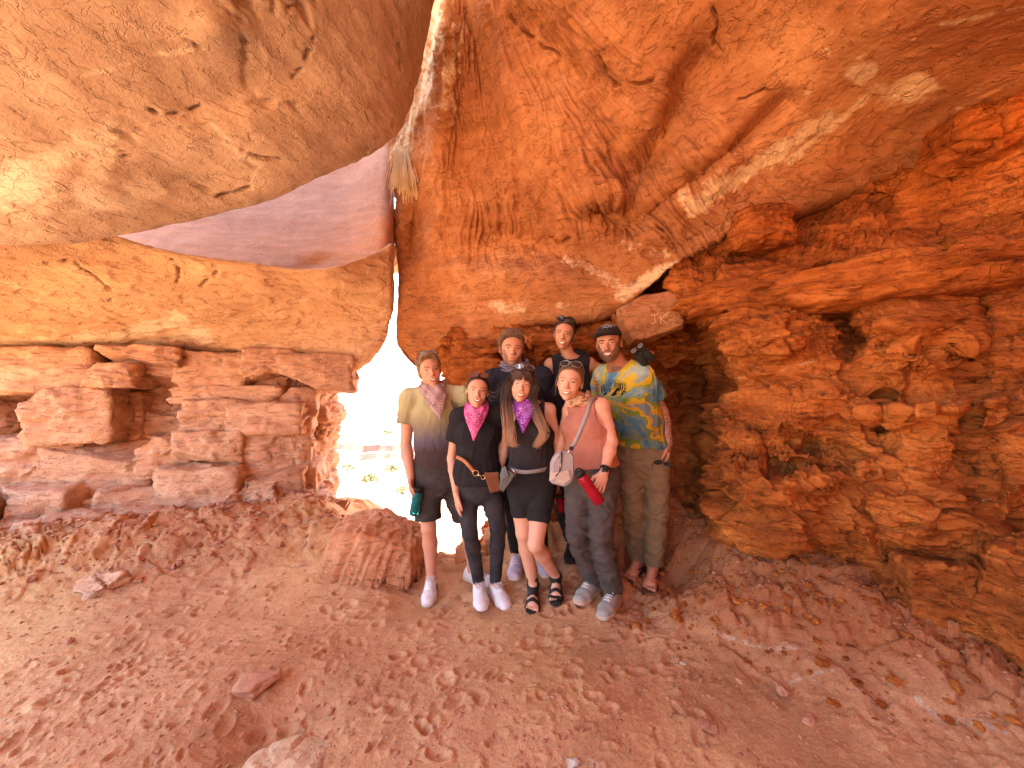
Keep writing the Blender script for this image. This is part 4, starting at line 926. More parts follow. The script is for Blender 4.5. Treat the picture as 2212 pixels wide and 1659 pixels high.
def hair_mat(name, c1, c2, tip=None, zt=None):
    m = NT(name); p = m.pos(obj=True, scale=(90, 90, 9)); v = m.noise(p, 2.0, 4, 0.7)
    col = m.mix(m.ramp(v, [(0.35, 0.0), (0.65, 1.0)]), c1, c2)
    if tip is not None:
        sx = m.n('SeparateXYZ'); t = m.n('NewGeometry'); m.l(t.outputs['Position'], sx.inputs[0])
        z = m.math('ADD', sx.outputs[2], m.math('MULTIPLY', m.math('SUBTRACT', v, 0.5), 0.10))
        mr = m.n('MapRange'); mr.inputs['From Min'].default_value = zt[1]; mr.inputs['From Max'].default_value = zt[0]; m.l(z, mr.inputs[0])
        col = m.mix(mr.outputs[0], col, tip)
    return m.done(col, 0.45, m.bump(v, 0.5, 0.003), 0.4)
def bandana_mat(name, base, dark, line, scale=1.0, split=None):
    """printed cotton: paisley-like rings, dots and wandering lines"""
    m = NT(name); p = m.pos(obj=True)
    wz = m.n('TexNoise'); wz.inputs['Scale'].default_value = 18; m.l(p, wz.inputs['Vector'])
    sc = m.n('VectorMath', operation='SCALE'); sc.inputs['Scale'].default_value = 0.02; m.l(wz.outputs['Color'], sc.inputs[0])
    q = m.n('VectorMath', operation='ADD'); m.l(p, q.inputs[0]); m.l(sc.outputs[0], q.inputs[1])
    v1 = m.n('TexVoronoi'); v1.inputs['Scale'].default_value = 24 * scale; m.l(q.outputs[0], v1.inputs['Vector'])
    rings = m.ramp(m.math('FRACT', m.math('MULTIPLY', v1.outputs['Distance'], 4.0)), [(0.42, 0.0), (0.5, 1.0), (0.62, 1.0), (0.70, 0.0)])
    v2 = m.n('TexVoronoi'); v2.inputs['Scale'].default_value = 75 * scale; m.l(q.outputs[0], v2.inputs['Vector'])
    dots = m.ramp(v2.outputs['Distance'], [(0.20, 1.0), (0.28, 0.0)])
    zone = m.ramp(m.noise(p, 13, 2), [(0.44, 0.0), (0.5, 1.0)])
    pat = m.math('MAXIMUM', m.math('MULTIPLY', rings, zone), m.math('MULTIPLY', dots, m.math('SUBTRACT', 1.0, zone)))
    pat = m.math('MULTIPLY', pat, m.ramp(m.attr('print'), [(0.1, 0.0), (0.25, 0.85)]))
    col = m.mix(m.ramp(m.noise(p, 11, 3), [(0.42, 0.0), (0.6, 0.75)]), base, dark); col = m.mix(pat, col, line)
    return m.done(col, 0.85, m.bump(m.noise(p, 260, 2), 0.2, 0.001), 0.15)

# ------------------------------------------------------------------ body building
def head_frame(fwd, roll=0.0):
    f = unit(fwd); up = V3(0, 0, 1) - f * f[2]; up = unit(up); x = np.cross(up, f)
    r = math.radians(roll); x2 = x * math.cos(r) + up * math.sin(r); u2 = -x * math.sin(r) + up * math.cos(r)
    return np.stack([x2, f, u2], 1)          # columns: right (as seen by a viewer in front), forward, up
def head_prims(c, R, s, male=False, wide=1.0):
    def q(x, y, z): return c + R @ (V3(x * wide, y, z) * s)
    E = lambda x, y, z, a, b, d, k=0.012, sub=False: ELL(q(x, y, z), np.array([a * wide, b, d]) * s, R, k * s, sub)
    j = 1.10 if male else 1.0
    P_ = [E(0, -.015, .035, .076, .095, .083), E(0, .020, -.005, .064, .070, .088, .03), E(0, .035, -.062, .050 * j, .052, .046, .03), E(0, .070, -.098, .022 * j, .020, .017, .02),
          E(.034, .058, -.030, .026, .024, .026, .02), E(-.034, .058, -.030, .026, .024, .026, .02), E(0, .076, .026, .048, .014, .012, .02),
          E(.034, .101, .003, .014, .013, .009, .012, True), E(-.034, .101, .003, .014, .013, .009, .012, True),
          CAP(q(0, .084, .014), q(0, .110, -.026), .0075 * s, .0125 * s, .010 * s), E(.012, .097, -.031, .009, .010, .008, .006), E(-.012, .097, -.031, .009, .010, .008, .006),
          E(0, .078, -.060, .030, .022, .022, .015)]
    for sg in (1, -1):
        P_ += [E(sg * .079, -.012, -.006, .009, .018, .031, .006), E(sg * .087, -.004, -.004, .007, .010, .020, .004, True)]
    return P_
def face(parent, hp, c, R, s, smile=1.0, brow=(0.05, 0.03, 0.02, 1), iris=(0.05, 0.03, 0.02, 1), wide=1.0, fem=True, lip=(0.42, 0.13, 0.10, 1), squint=1.0, skin=None):
    ys = np.linspace(.135, .03, 106)
    def surf(x, z, out=0.0):
        X = np.array([c + R @ (V3(x * wide, y, z) * s) for y in ys]); d = eval_prims(hp, X); i = np.argmax(d < 0)
        y = ys[i] + out; return c + R @ (V3(x * wide, y, z) * s)
    def disc(cx, cz, rx, rz, out, n=14, dome=0.0015):
        V = [surf(cx, cz, out + dome)]; Fc = []
        for k in range(n):
            a = 2 * math.pi * k / n; V.append(surf(cx + rx * math.cos(a), cz + rz * math.sin(a), out))
        for k in range(n): Fc.append((0, 1 + k, 1 + (k + 1) % n))
        return V, Fc
    MW = FM['eye_white']; rz = .0052 * squint
    for sg in (1, -1):
        V, Fc = disc(sg * .0325, .0035, .0135, rz, .0004, dome=.003); make('eye', V, Fc, MW, parent=parent)
        e = bpy.context.scene.objects.get
        V, Fc = disc(sg * .0325, .0038, .0056, rz * .98, .0036, dome=.0006); make('iris', V, Fc, FM['iris'] if iris is None else FM['iris'], parent=parent)
        arc = [surf(sg * (.0325 + dx), .0035 + rz * math.sqrt(max(0, 1 - (dx / .0150) ** 2)) + .0006, .0016) for dx in np.linspace(-.0145, .0145, 9)]
        V, Fc = tubes([(arc, .0016 * s if fem else .0011 * s)], 5); make('eyelashes', V, Fc, FM['lash'], parent=parent)
        if skin is not None:
            arc = [surf(sg * (.0325 + dx), .0035 + (rz + .0042) * math.sqrt(max(0, 1 - (dx / .018) ** 2)), .0008) for dx in np.linspace(-.015, .015, 9)]
            V, Fc = tubes([(arc, .0022 * s)], 5); make('eyelid', V, Fc, skin, parent=parent)
        b = [surf(sg * x, z, .0008) for x, z in ((.012, .0215), (.022, .0255), (.034, .0275), (.045, .0245), (.053, .0185))]
        V, Fc = tubes([(curve(b, 9), np.array([.0022, .0030, .0032, .0031, .0030, .0027, .0023, .0017, .0009]) * s * (0.85 if fem else 1.25))], 6); make('eyebrow', V, Fc, brow, parent=parent)
    # mouth
    w = .0285 if smile > .3 else .021; zc = -.060
    xs_ = np.linspace(-1, 1, 13)
    up_ = [(x * w, zc + .006 * smile * x * x - 0.0006) for x in xs_]
    op = .0135 * smile
    lo_ = [(x * w, zc + .006 * smile * x * x - op * (1 - x * x) - .0012) for x in xs_]
    if smile > .3:
        V = [surf(x, z + .0006, .0012) for x, z in up_] + [surf(x, z, .0012) for x, z in lo_]; n = len(xs_)
        make('mouth', V, [(i, i + 1, n + i + 1, n + i) for i in range(n - 1)], FM['mouth_dark'], parent=parent)
        tw = .86; V = [surf(x * tw, z, .0030) for x, z in up_] + [surf(x * tw, z2 * .78 + z * .22, .0028) for (x, z), (x2, z2) in zip(up_, lo_)]
        make('teeth', V, [(i, i + 1, n + i + 1, n + i) for i in range(n - 1)], FM['teeth'], parent=parent)
    rad = np.sin(np.linspace(0.12, math.pi - .12, 13))
    a1 = [surf(x, z + .0022, .0012) for x, z in up_]; a2 = [surf(x, z - .0022, .0012) for x, z in lo_]
    V, Fc = tubes([(a1, rad * .0030 * s), (a2, rad * .0038 * s)], 7); make('lips', V, Fc, FM['lip'] if fem else FM['lip_m'], parent=parent)
    # nostrils
    pp = []
    for sg in (1, -1): pp.append(([surf(sg * .0055, -.040, .0008), surf(sg * .0095, -.0385, .0008)], .0014 * s))
    V, Fc = tubes(pp, 5); make('nostrils', V, Fc, FM['lash'], parent=parent)
def hand_prims(w, d, n, th, s, curl=(0.35, 0.4, 0.45, 0.5), thumb=0.5, spread=0.05, k=0.003):
    """w wrist, d towards the fingers, n out of the palm, th towards the thumb side"""
    d = unit(d); n = unit(n - np.dot(n, d) * d); t = np.cross(d, n); t = t if np.dot(t, th) > 0 else -t
    out = [SEG(w, w + d * .035 * s, (.025 * s, .018 * s), (.036 * s, .015 * s), t, .012, ra=.02), SEG(w + d * .03 * s, w + d * .078 * s, (.037 * s, .014 * s), (.040 * s, .0125 * s), t, .012, ra=.013)]
    L = [.078, .086, .080, .062]
    for i in range(4):
        o = (1.5 - i) * .0205 * s; kn = w + d * (.086 - .004 * abs(i - 1)) * s + t * o
        dd = unit(d + t * (1.5 - i) * spread); c = curl[i]; p0 = kn; L_ = L[i] * s
        for j, (fr, ad) in enumerate(((.46, c), (.30, c * 1.3), (.24, c))):
            a = sum((c, c * 1.3, c)[:j + 1]) * .8
            v = dd * math.cos(a) + n * math.sin(a); p1 = p0 + v * L_ * fr
            out.append(CAP(p0, p1, (.0084 - .0008 * j) * s, (.0078 - .0010 * j) * s, k)); p0 = p1
    b = w + d * .022 * s + t * .026 * s; v = unit(d * .75 + t * .65 + n * .35 * thumb); m = b + v * .045 * s
    v2 = unit(d * .9 + t * (.3 - .3 * thumb) + n * .55 * thumb); e = m + v2 * .032 * s; e2 = e + unit(v2 + d * .3) * .024 * s
    out += [CAP(b - v * .01, m, .0155 * s, .0115 * s, .01), CAP(m, e, .0108 * s, .0095 * s, k), CAP(e, e2, .0095 * s, .0075 * s, k)]
    return out
FM = {}
FM['eye_white'] = plain('eye_white', (0.80, 0.75, 0.70, 1), 0.35, 0.4); FM['iris'] = plain('iris', (0.035, 0.02, 0.013, 1), 0.2, 0.6)
FM['lash'] = plain('lash', (0.02, 0.012, 0.01, 1), 0.8, 0.1); FM['mouth_dark'] = plain('mouth_dark', (0.10, 0.02, 0.018, 1), 0.6)
FM['teeth'] = plain('teeth', (0.85, 0.79, 0.70, 1), 0.3, 0.4); FM['lip'] = plain('lip', (0.44, 0.13, 0.11, 1), 0.4, 0.4); FM['lip_m'] = plain('lip_plain', (0.42, 0.17, 0.13, 1), 0.5, 0.3)

def person(sp):
    """sp: joints J (control x, y, depth), sizes; returns the root with the body built and the useful frames"""
    d0, s = sp['d'], sp.get('s', 1.0)
    J = {k: P(v[0], v[1], d0 + (v[2] if len(v) > 2 else 0.0)) for k, v in sp['J'].items()}
    if 'ground' not in sp:
        pass
    shL, shR, hL, hR = J['shL'], J['shR'], J['hipL'], J['hipR']
    S_ = unit(shR - shL); Sh = unit(hR - hL); pc = (hL + hR) / 2; sc = (shL + shR) / 2; up = unit(sc - pc)
    male = sp.get('male', False); dims = sp['dims']      # chest, waist, hip half sizes
    (cx, cy), (wx, wy), (hx, hy) = dims
    dep = unit(np.cross(S_, V3(0, 0, 1)));  dep = dep if dep[1] < 0 else -dep
    Lt = np.linalg.norm(sc - pc)
    waist = pc + up * Lt * .42; chest = pc + up * Lt * .74
    R = head_frame(sp['face_dir'], sp.get('roll', 0)); hc = J['head']; hs = sp.get('hs', s)
    hp = head_prims(hc, R, hs, male, sp.get('wide', 1.0))
    nb = sc + up * .045 * s; nt = hc + R @ (V3(0, -.018, -.055) * hs); nr = (.062 if male else .050) * s
    torso = [SEG(pc - up * .05, pc + up * .03, (hx, hy), (hx * .98, hy), Sh, .02), SEG(pc + up * .03, waist, (hx * .96, hy * .96), (wx, wy), Sh, .04, ease=1), SEG(waist, chest, (wx, wy), (cx, cy), S_, .04, ease=1), SEG(chest, sc - up * .015, (cx, cy), (cx * .84, cy * .62), S_, .04, ease=1)]
    trap = [CAP(nb, shL + up * .015, .050 * s, .045 * s, .03), CAP(nb, shR + up * .015, .050 * s, .045 * s, .03)]
    delt = [ELL(shL, V3(.052, .052, .058) * s * dims_arm(sp), I3, .03), ELL(shR, V3(.052, .052, .058) * s * dims_arm(sp), I3, .03)]
    bust = []
    if not male:
        b = sp.get('bust', 1.0)
        for sg in (-1, 1): bust.append(ELL(chest + S_ * sg * cx * .50 + dep * cy * .62 + up * .005, V3(.062, .060, .058) * s * b, I3, .03))
    else:
        bust = [ELL(chest + dep * cy * .45 + up * .03, V3(cx * .8, .05, .07), np.stack([S_, -dep, np.cross(S_, -dep)], 1), .04)]
        if sp.get('belly'): bust.append(ELL(waist + dep * wy * .35, V3(wx * .9, wy * .85, .13), np.stack([S_, -dep, np.cross(S_, -dep)], 1), .05))
    ar = sp.get('arm', 1.0) * s
    arms, hands = [], []
    for sd, sh in (('L', shL), ('R', shR)):
        el, wr = J['el' + sd], J['wr' + sd]; dv = unit(wr - el)
        arms += [CAP(sh, sh * .45 + el * .55, .049 * ar, .043 * ar, .012), CAP(sh * .45 + el * .55, el, .043 * ar, .036 * ar, .012), CAP(el, el * .68 + wr * .32, .037 * ar, .0395 * ar, .012), CAP(el * .68 + wr * .32, wr, .0395 * ar, .0245 * ar, .012)]
        hd = sp['hand' + sd]
        if hd is not None: hands += hand_prims(wr, V3(*hd['d']), V3(*hd['n']), V3(*hd['t']), (.98 if male else .90) * s, hd.get('curl', (.3, .35, .4, .45)), hd.get('thumb', .5), hd.get('spread', .05))
    lr = sp.get('leg', 1.0) * s; legs, feet = [], []
    for sd, hj in (('L', hL), ('R', hR)):
        kn, an = J['kn' + sd], J['an' + sd]; th = hj + unit(kn - hj) * 0.02
        back = V3(0, .02, 0)
        cf = kn * .68 + an * .32 + back * s
        legs += [CAP(th, th * .5 + kn * .5, .088 * lr, .072 * lr, .015), CAP(th * .5 + kn * .5, kn, .072 * lr, .053 * lr, .012), CAP(kn, cf, .052 * lr, .054 * lr, .02), CAP(cf, an, .054 * lr, .034 * lr, .02)]
        to = J['to' + sd]; fd = to - an; fd[2] = 0; fd = unit(fd); sp['fd' + sd] = fd
        sz = an[2] - .085 * s; sp['sz' + sd] = sz; side = np.cross(fd, V3(0, 0, 1)); fl = sp.get('foot', .245 if not male else .27) * s; sp['fl'] = fl
        hh = an - fd * .035 * s; hh[2] = sz + .035; bl = an + fd * (fl * .50); bl[2] = sz + .024
        feet += [CAP(an, hh + V3(0, 0, .0), .036 * s, .031 * s, .02), SEG(hh, bl, (.029 * s, .031 * s), (.043 * s, .018 * s), side, .02, ra=.02), CAP(an + fd * .01, bl + V3(0, 0, .004), .034 * s, .022 * s, .025)]
        tm = sp.get('toemir', {}).get(sd, 1)
        for i in range(5):
            o = (2 - i) * .0168 * s * tm; L_ = (.058, .056, .050, .042, .034)[i] * s; r_ = (.0118, .0092, .0086, .0082, .0078)[i] * s
            a = bl + side * o + V3(0, 0, -.008); feet.append(CAP(a, a + fd * L_ + side * o * .08 + V3(0, 0, -.001), r_ * 1.05, r_, .004))
    neck = [CAP(nb, nt, nr, nr * .92, .02)]
    body = torso + trap + delt + bust + neck + hp + arms + legs + feet + hands
    root = empty('person', (float(pc[0]), float(pc[1]), float(min(sp['szL'], sp['szR']))), sp['label'], 'person', 'people posing in the cave')
    V, Q = sdf_mesh(body, .0052)
    at = None
    if sp.get('tattoo'):
        sd = sp['tattoo']; el, wr, sh = J['el' + sd], J['wr' + sd], J['sh' + sd]
        def dd(a, b):
            t = np.clip(((V - a) @ (b - a)) / ((b - a) @ (b - a)), 0, 1); return np.linalg.norm(V - a - t[:, None] * (b - a), axis=1)
        at = {'tattoo': ((np.minimum(dd(sh, el), dd(el, wr)) < .075) & (np.linalg.norm(V - wr, axis=1) > .02)).astype(float)}
        nk = np.linalg.norm(V - (nb + dep * .06), axis=1) < .05; at['tattoo'] = np.maximum(at['tattoo'], nk * .8)
    make('body', V, Q, sp['skin'], parent=root, attrs=at)
    face(root, hp + neck, hc, R, hs, sp.get('smile', 1.0), sp['brow'], None, sp.get('wide', 1.0), not male, squint=sp.get('squint', 1.0), skin=sp['skin'])
    sp.update(root=root, Jw=J, R=R, hc=hc, hs=hs, hp=hp, torso=torso, trap=trap, delt=delt, bust=bust, neck=neck, armsP=arms, legsP=legs, feetP=feet, handsP=hands, pc=pc, sc=sc, up=up, S=S_, dep=dep, waist=waist, chest=chest, nb=nb, nt=nt, nr=nr)
    return sp
def dims_arm(sp): return sp.get('arm', 1.0)
def wr_noise(amp, f=(9, 9, 5), off=0.0):
    def w(X):
        q = X * np.array(f); q = q + .9 * np.stack([fbm(q * .6, 2, off=off), fbm(q * .6, 2, off=off + 5), fbm(q * .6, 2, off=off + 9)], 1)
        a = 1 - 2 * np.abs(perlin(q + off)); b = 1 - 2 * np.abs(perlin(q[:, [2, 0, 1]] * 1.7 + off)); m = sstep(-.25, .4, fbm(X * 4, 2, off=off + 3))
        return -amp * (1.3 * a * (0.35 + m) + .7 * b * (1.2 - m)) - amp * .4 * fbm(X * 24, 2, off=off)
    return w
def shirt(sp, mat, hem_z, sleeve=None, o=.012, name='shirt', loose=.0, neckdrop=.0, hemtilt=0.0, wamp=.004, seed=0.0, armhole=.0, strapw=None):
    s = sp.get('s', 1.0); J = sp['Jw']; pr = grow(sp['torso'] + sp['bust'], o)
    if loose:
        for p in pr[:3]: p['r1'] = (p['r1'][0] + loose, p['r1'][1] + loose); p['r2'] = (p['r2'][0] + loose * .7, p['r2'][1] + loose * .7)
    pc = sp['pc']; up = sp['up']
    q = dict(pr[0]); q['a'] = pc - up * .16; q['r1'] = (q['r1'][0] * 1.02, q['r1'][1] * 1.04); pr.insert(0, q)
    pr += grow(sp['trap'], o * .8)
    ar = sp.get('arm', 1.0) * s
    if sleeve:
        pr += grow(sp['delt'], o)
        for sd in 'LR':
            sh, el = J['sh' + sd], J['el' + sd]; f = sleeve[sd] if isinstance(sleeve, dict) else sleeve
            if f > 1:
                wr = J['wr' + sd]; pr += [TUBE(sh, el, ((.052) * ar + o, .052 * ar + o), (.044 * ar + o, .044 * ar + o), V3(1, .1, 0), .02), CAP(el, el, .042 * ar + o, .042 * ar + o, .015), TUBE(el, el + (wr - el) * (f - 1), (.043 * ar + o,) * 2, (.034 * ar + o,) * 2, V3(1, .1, 0), .015)]
            else:
                e = sh + (el - sh) * f; pr.append(TUBE(sh, e, (.053 * ar + o, .053 * ar + o), (.050 * ar + o * 1.9, .050 * ar + o * 1.9), V3(1, .1, 0), .02))
    nb, dep, S_ = sp['nb'], sp['dep'], sp['S']
    sc = sp['sc']
    def post(v, X):
        v = np.maximum(v, (hem_z + hemtilt * ((X - pc) @ S_)) + .006 * fbm(X * 8, 2) - X[:, 2])
        q = X - (nb + up * .045 + dep * .02); a = q @ S_; b = q @ dep; c = q @ up
        nk = np.sqrt((a / (.080 * s)) ** 2 + (b / (.085 * s)) ** 2 + (c / (.075 * s + neckdrop)) ** 2)
        v = np.maximum(v, (1 - nk) * .075 * s)
        if not sleeve:
            for sd, sg in (('L', -1), ('R', 1)):       # open armholes
                sh = J['sh' + sd]; q = X - (sh + S_ * sg * (.035 - armhole)); a = np.abs(q @ S_); r = np.sqrt((a / .060) ** 2 + ((q @ dep) / .13) ** 2 + ((q @ up + .01) / .13) ** 2)
                v = np.maximum(v, (1 - r) * .055)
        return v
    V, Q = sdf_mesh(pr, .0055, post, wrinkle=wr_noise(wamp, (10, 10, 4), seed))
    sp['shirtP'] = pr
    return make(name, V, Q, mat, parent=sp['root'])
def trousers(sp, mat, end=1.0, o=.012, name='trousers', waist_z=None, wamp=.004, seed=3.0, flare=0.0, seatlow=0.0):
    """end: 1 = ankle, 0.45 = above the knee"""
    s = sp.get('s', 1.0); J = sp['Jw']; lr = sp.get('leg', 1.0) * s
    pr = grow(sp['torso'][:2], o * .8)
    for sd in 'LR':
        hp_, kn, an = J['hip' + sd], J['kn' + sd], J['an' + sd]; th = hp_ + unit(kn - hp_) * .02
        sd_v = V3(1, .05, 0)
        r0, r1, r2, r3 = .088 * lr + o, .074 * lr + o, .055 * lr + o + flare * .3, .040 * lr + o + flare
        if end <= .5:
            t = end / .5; e = th + (kn - th) * t; re = (.088 - .016 * min(t, .5) * 2 - .019 * max(0, t - .5) * 2) * lr + o + flare; mf = .5 / t if t > .5 else .5; mp_ = th + (e - th) * mf; rm = (.072 if t > .5 else .088 - .016 * t) * lr + o + flare * mf
            pr += [CAP(th, mp_, r0, rm, .02), TUBE(mp_, e, (rm, rm), (re, re), sd_v, .015)]
        else:
            t = (end - .5) / .5; e = kn + (an - kn) * t; cf = kn * .68 + e * .32 + V3(0, .014, 0)
            pr += [CAP(th, th * .5 + kn * .5, r0, r1, .02), CAP(th * .5 + kn * .5, kn, r1, r2, .015), CAP(kn, cf, r2, .054 * lr + o + flare * .6, .02), TUBE(cf, e, (.054 * lr + o + flare * .6,) * 2, (r3, r3), sd_v, .015)]
    def post(v, X):
        return np.maximum(v, X[:, 2] - (waist_z if waist_z is not None else sp['waist'][2]))
    wn = wr_noise(wamp, (9, 9, 13), seed)
    V, Q = sdf_mesh(pr, .0055, post, wrinkle=wn)
    sp['trP'] = pr
    return make(name, V, Q, mat, parent=sp['root'])
def hair_cap(sp, mat, thick=.012, line=((.13, .15), (.088, .110), (.070, .086), (.050, .050), (.02, .034), (-.01, .02), (-.05, .005), (-.10, -.02)), name='hair', low=-.06, vol=None, seed=0.0, amp=.004, extra=None, strand=(70, 8, 70)):
    c, R, s = sp['hc'], sp['R'], sp['hs']; wide = sp.get('wide', 1.0)
    def q(x, y, z): return c + R @ (V3(x * wide, y, z) * s)
    pr = [ELL(q(0, -.016, .038), (np.array([.076 * wide, .095, .083]) + np.array([.004 + .25 * thick, thick * .8, thick])) * s, R, .01), ELL(q(0, -.025, -.005), (np.array([.070 * wide, .080, .085]) + thick * .5) * s, R, .02)]
    if vol: pr += [ELL(q(*a), np.array(b) * s, R, .02) for a, b in vol]
    if extra: pr += extra
    zs = np.array([z for z, y in line][::-1]); ysl = np.array([y for z, y in line][::-1])
    def post(v, X):
        L = ((X - c) @ R) / s
        yl = np.interp(L[:, 2] - .10 * L[:, 0] ** 2 * 4, zs, ysl) + .006 * fbm(X * 60, 2, off=seed)
        v = np.maximum(v, (L[:, 1] - yl) * s * .8); v = np.maximum(v, (low - L[:, 2] + .01 * fbm(X * 50, 2, off=seed)) * s)
        return v
    def wr(X):
        L = ((X - c) @ R) / s; return -amp * fbm(np.stack([L[:, 0] * strand[0], L[:, 1] * strand[1], L[:, 2] * 30], 1), 3, ridged=True, off=seed)
    V, Q = sdf_mesh(pr, .004, post, wrinkle=wr); o = make(name, V, Q, mat, parent=sp['root']); sp['hair'] = o; sp['hairP'] = pr
    return o
def combed(sp, mat, n=90, r=.0017, lift=.004, seed=0, part=0.0, back=(0, -.105, .045), spread=1.0, z0=.094, name='combed_strands'):
    """locks combed from the hairline over the cap to the back of the head"""
    R = np.random.RandomState(seed); c, Rm, s = sp['hc'], sp['R'], sp['hs']; wide = sp.get('wide', 1.0); pr = sp['hairP']; out = []
    for k in range(n):
        a = (k + R.uniform(-.4, .4)) / (n - 1) * 2 - 1; a = np.clip(a, -1, 1)
        ang = a * 1.55; x0 = math.sin(ang) * .082; z = .020 + (z0 - .012) * math.cos(ang) ** .8; y0 = .035 + .060 * math.cos(ang)
        e = V3(back[0] + R.normal() * .012 * spread, back[1], back[2] + R.normal() * .015 * spread); pts = []
        s0 = V3(x0, y0, z) + R.normal(size=3) * .003
        for t in np.linspace(0, 1, 9):
            q = s0 * (1 - t) + e * t; q[2] += .085 * math.sin(math.pi * t) * (0.35 + .65 * math.cos(ang)); q[0] += .05 * a * math.sin(math.pi * t)
            o = V3(0, -.012, .03); d = unit(q - o); hs = np.linspace(.16, .05, 56); W = c + (o + d * hs[:, None]) @ Rm.T * s
            f = eval_prims(pr, W); i = int(np.argmax(f < 0)) if (f < 0).any() else 30
            pts.append(W[i] + (Rm @ d) * (lift * R.uniform(-.3, 1) * s - .001))
        out.append((curve(pts, 14), np.interp(np.linspace(0, 1, 14), [0, .2, .8, 1], [r * .6, r, r, r * .6]) * R.uniform(.7, 1.5)))
    V, Fc = tubes(out, 5); make(name, V, Fc, mat, parent=sp['root'])
def beard(sp, mat, th=.009, top=-.030, mous=True, side=.03, dens=1.0):
    c, R, s = sp['hc'], sp['R'], sp['hs']
    pr = grow([p for p in sp['hp'] if p['t'] == 'ell'][1:6] + [p for p in sp['hp'] if p['t'] == 'ell'][-5:-4], th * s)
    def post(v, X):
        L = ((X - c) @ R) / s; x = np.abs(L[:, 0])
        ztop = np.where(x > .030, -.052 + (x - .030) * 1.9, -.075)
        v = np.maximum(v, (L[:, 2] - ztop) * s * .7 + .002 * fbm(X * 120, 2))
        v = np.maximum(v, (.0 - L[:, 1]) * s)
        return v
    V, Q = sdf_mesh(pr, .0035, post, wrinkle=lambda X: -.0035 * fbm(X * 90, 3))
    make('beard', V, Q, mat, parent=sp['root'])
    if mous:
        ys = np.linspace(.135, .03, 80)
        def surf(x, z):
            X = np.array([c + R @ (V3(x, y, z) * s) for y in ys]); i = np.argmax(eval_prims(sp['hp'], X) < 0); return c + R @ (V3(x, ys[i] + .001, z) * s)
        pts = [surf(x, z) for x, z in ((-.036, -.070), (-.030, -.056), (-.018, -.0485), (0, -.046), (.018, -.0485), (.030, -.056), (.036, -.070))]
        V, Fc = tubes([(curve(pts, 15), np.array([.003] + [.0046] * 13 + [.003]) * s)], 7); make('moustache', V, Fc, mat, parent=sp['root'])
def bandana(sp, mat, tip, width=.11, ring=.066, fold=.006, seed=0, name='bandana', thick=.02, flap=True, drop=.0):
    """cloth rolled round the neck with a triangular flap hanging to the point tip"""
    s = sp.get('s', 1.0); nb, up, S_, dep = sp['nb'], sp['up'], sp['S'], sp['dep']
    c0 = nb * .55 + sp['nt'] * .45 - up * drop
    R = np.random.RandomState(seed); Vs = []
    n = 64; m = 26; th = np.linspace(0, 2 * math.pi, n, endpoint=False)
    front = np.clip(np.cos(th), 0, 1)              # 1 at the throat
    rows = []
    for j in range(m):
        t = j / (m - 1)
        r = ring * s + .018 * t ** .7 + fold * np.sin(3.2 * t * 6.28 + th * 2 + 1.5 * np.sin(th * 3 + seed)) * (1 - .4 * t) + .004 * np.sin(th * 9 + seed * 2 + t * 5)
        h = (.040 - .075 * t) * s + .006 * np.sin(th * 4 + seed) - .020 * front * (1 - t) - .012 * front
        pt = c0 + np.sin(th)[:, None] * S_ * (r * 1.02)[:, None] + np.cos(th)[:, None] * dep * (r * 1.0)[:, None] + h[:, None] * up
        rows.append(pt)
    G = np.array(rows); V = G.reshape(-1, 3)
    Fc = [(j * n + i, j * n + (i + 1) % n, (j + 1) * n + (i + 1) % n, (j + 1) * n + i) for j in range(m - 1) for i in range(n)]
    pr = np.repeat(np.linspace(.3, 1, m), n)
    parts_ = [(V, Fc, pr)]
    if flap:
        tipw = P(*tip); na, nbv = 30, 34; V2 = []; p2 = []
        top_c = c0 + dep * (ring * s + .012) + up * (.012 * s); bodyP = sp.get('shirtP', sp['torso'] + sp['bust'])
        for j in range(nbv):
            t = j / (nbv - 1)
            for i in range(na):
                u = 2 * i / (na - 1) - 1
                wd = width * (1 - t) ** .92 + .004
                th_ = u * (1.5 * (1 - t) ** 1.2)
                a = top_c + S_ * math.sin(u * 1.25) * (ring * s + .022) * 1.0 + dep * (math.cos(u * 1.25) - 1) * (ring * s + .01)
                b = tipw + S_ * u * .003
                p_ = a * (1 - t) + b * t + S_ * u * width * .22 * math.sin(math.pi * min(t * 1.1, 1)) * (1 - t)
                fx = u * (1 - t); k1 = abs(math.sin(fx * 4.2 + t * 4.5 + seed)); k2 = abs(math.sin(fx * 5.5 - t * 6.0 + seed * 2)); f = .016 * (1 - k1) * (1 - t) ** .6 + .012 * (1 - k2) * (1 - t) + math.sin(t * 17 + u * u * 9 + seed) * .006 * (1 - t) ** 1.5
                V2.append(p_ + dep * (.010 + f)); p2.append(min(1, (1 - abs(u)) * 1.6 * (1 - t) * 2.5))
        V2 = np.array(V2); 
        for _ in range(3):      # lift it off the chest
            d = eval_prims(bodyP, V2); V2 = V2 + dep * np.clip(.008 - d, 0, .05)[:, None]
        F2 = [(j * na + i, j * na + i + 1, (j + 1) * na + i + 1, (j + 1) * na + i) for j in range(nbv - 1) for i in range(na - 1)]
        parts_.append((V2, F2, np.array(p2)))
    Vs, Fs, Ps, k = [], [], [], 0
    for v, f, p_ in parts_: Vs.append(v); Fs += [tuple(i + k for i in q) for q in f]; Ps.append(p_); k += len(v)
    o = make(name, np.vstack(Vs), Fs, mat, parent=sp['root'], attrs={'print': np.concatenate(Ps)})
    md = o.modifiers.new('thickness', 'SOLIDIFY'); md.thickness = .003
    return o
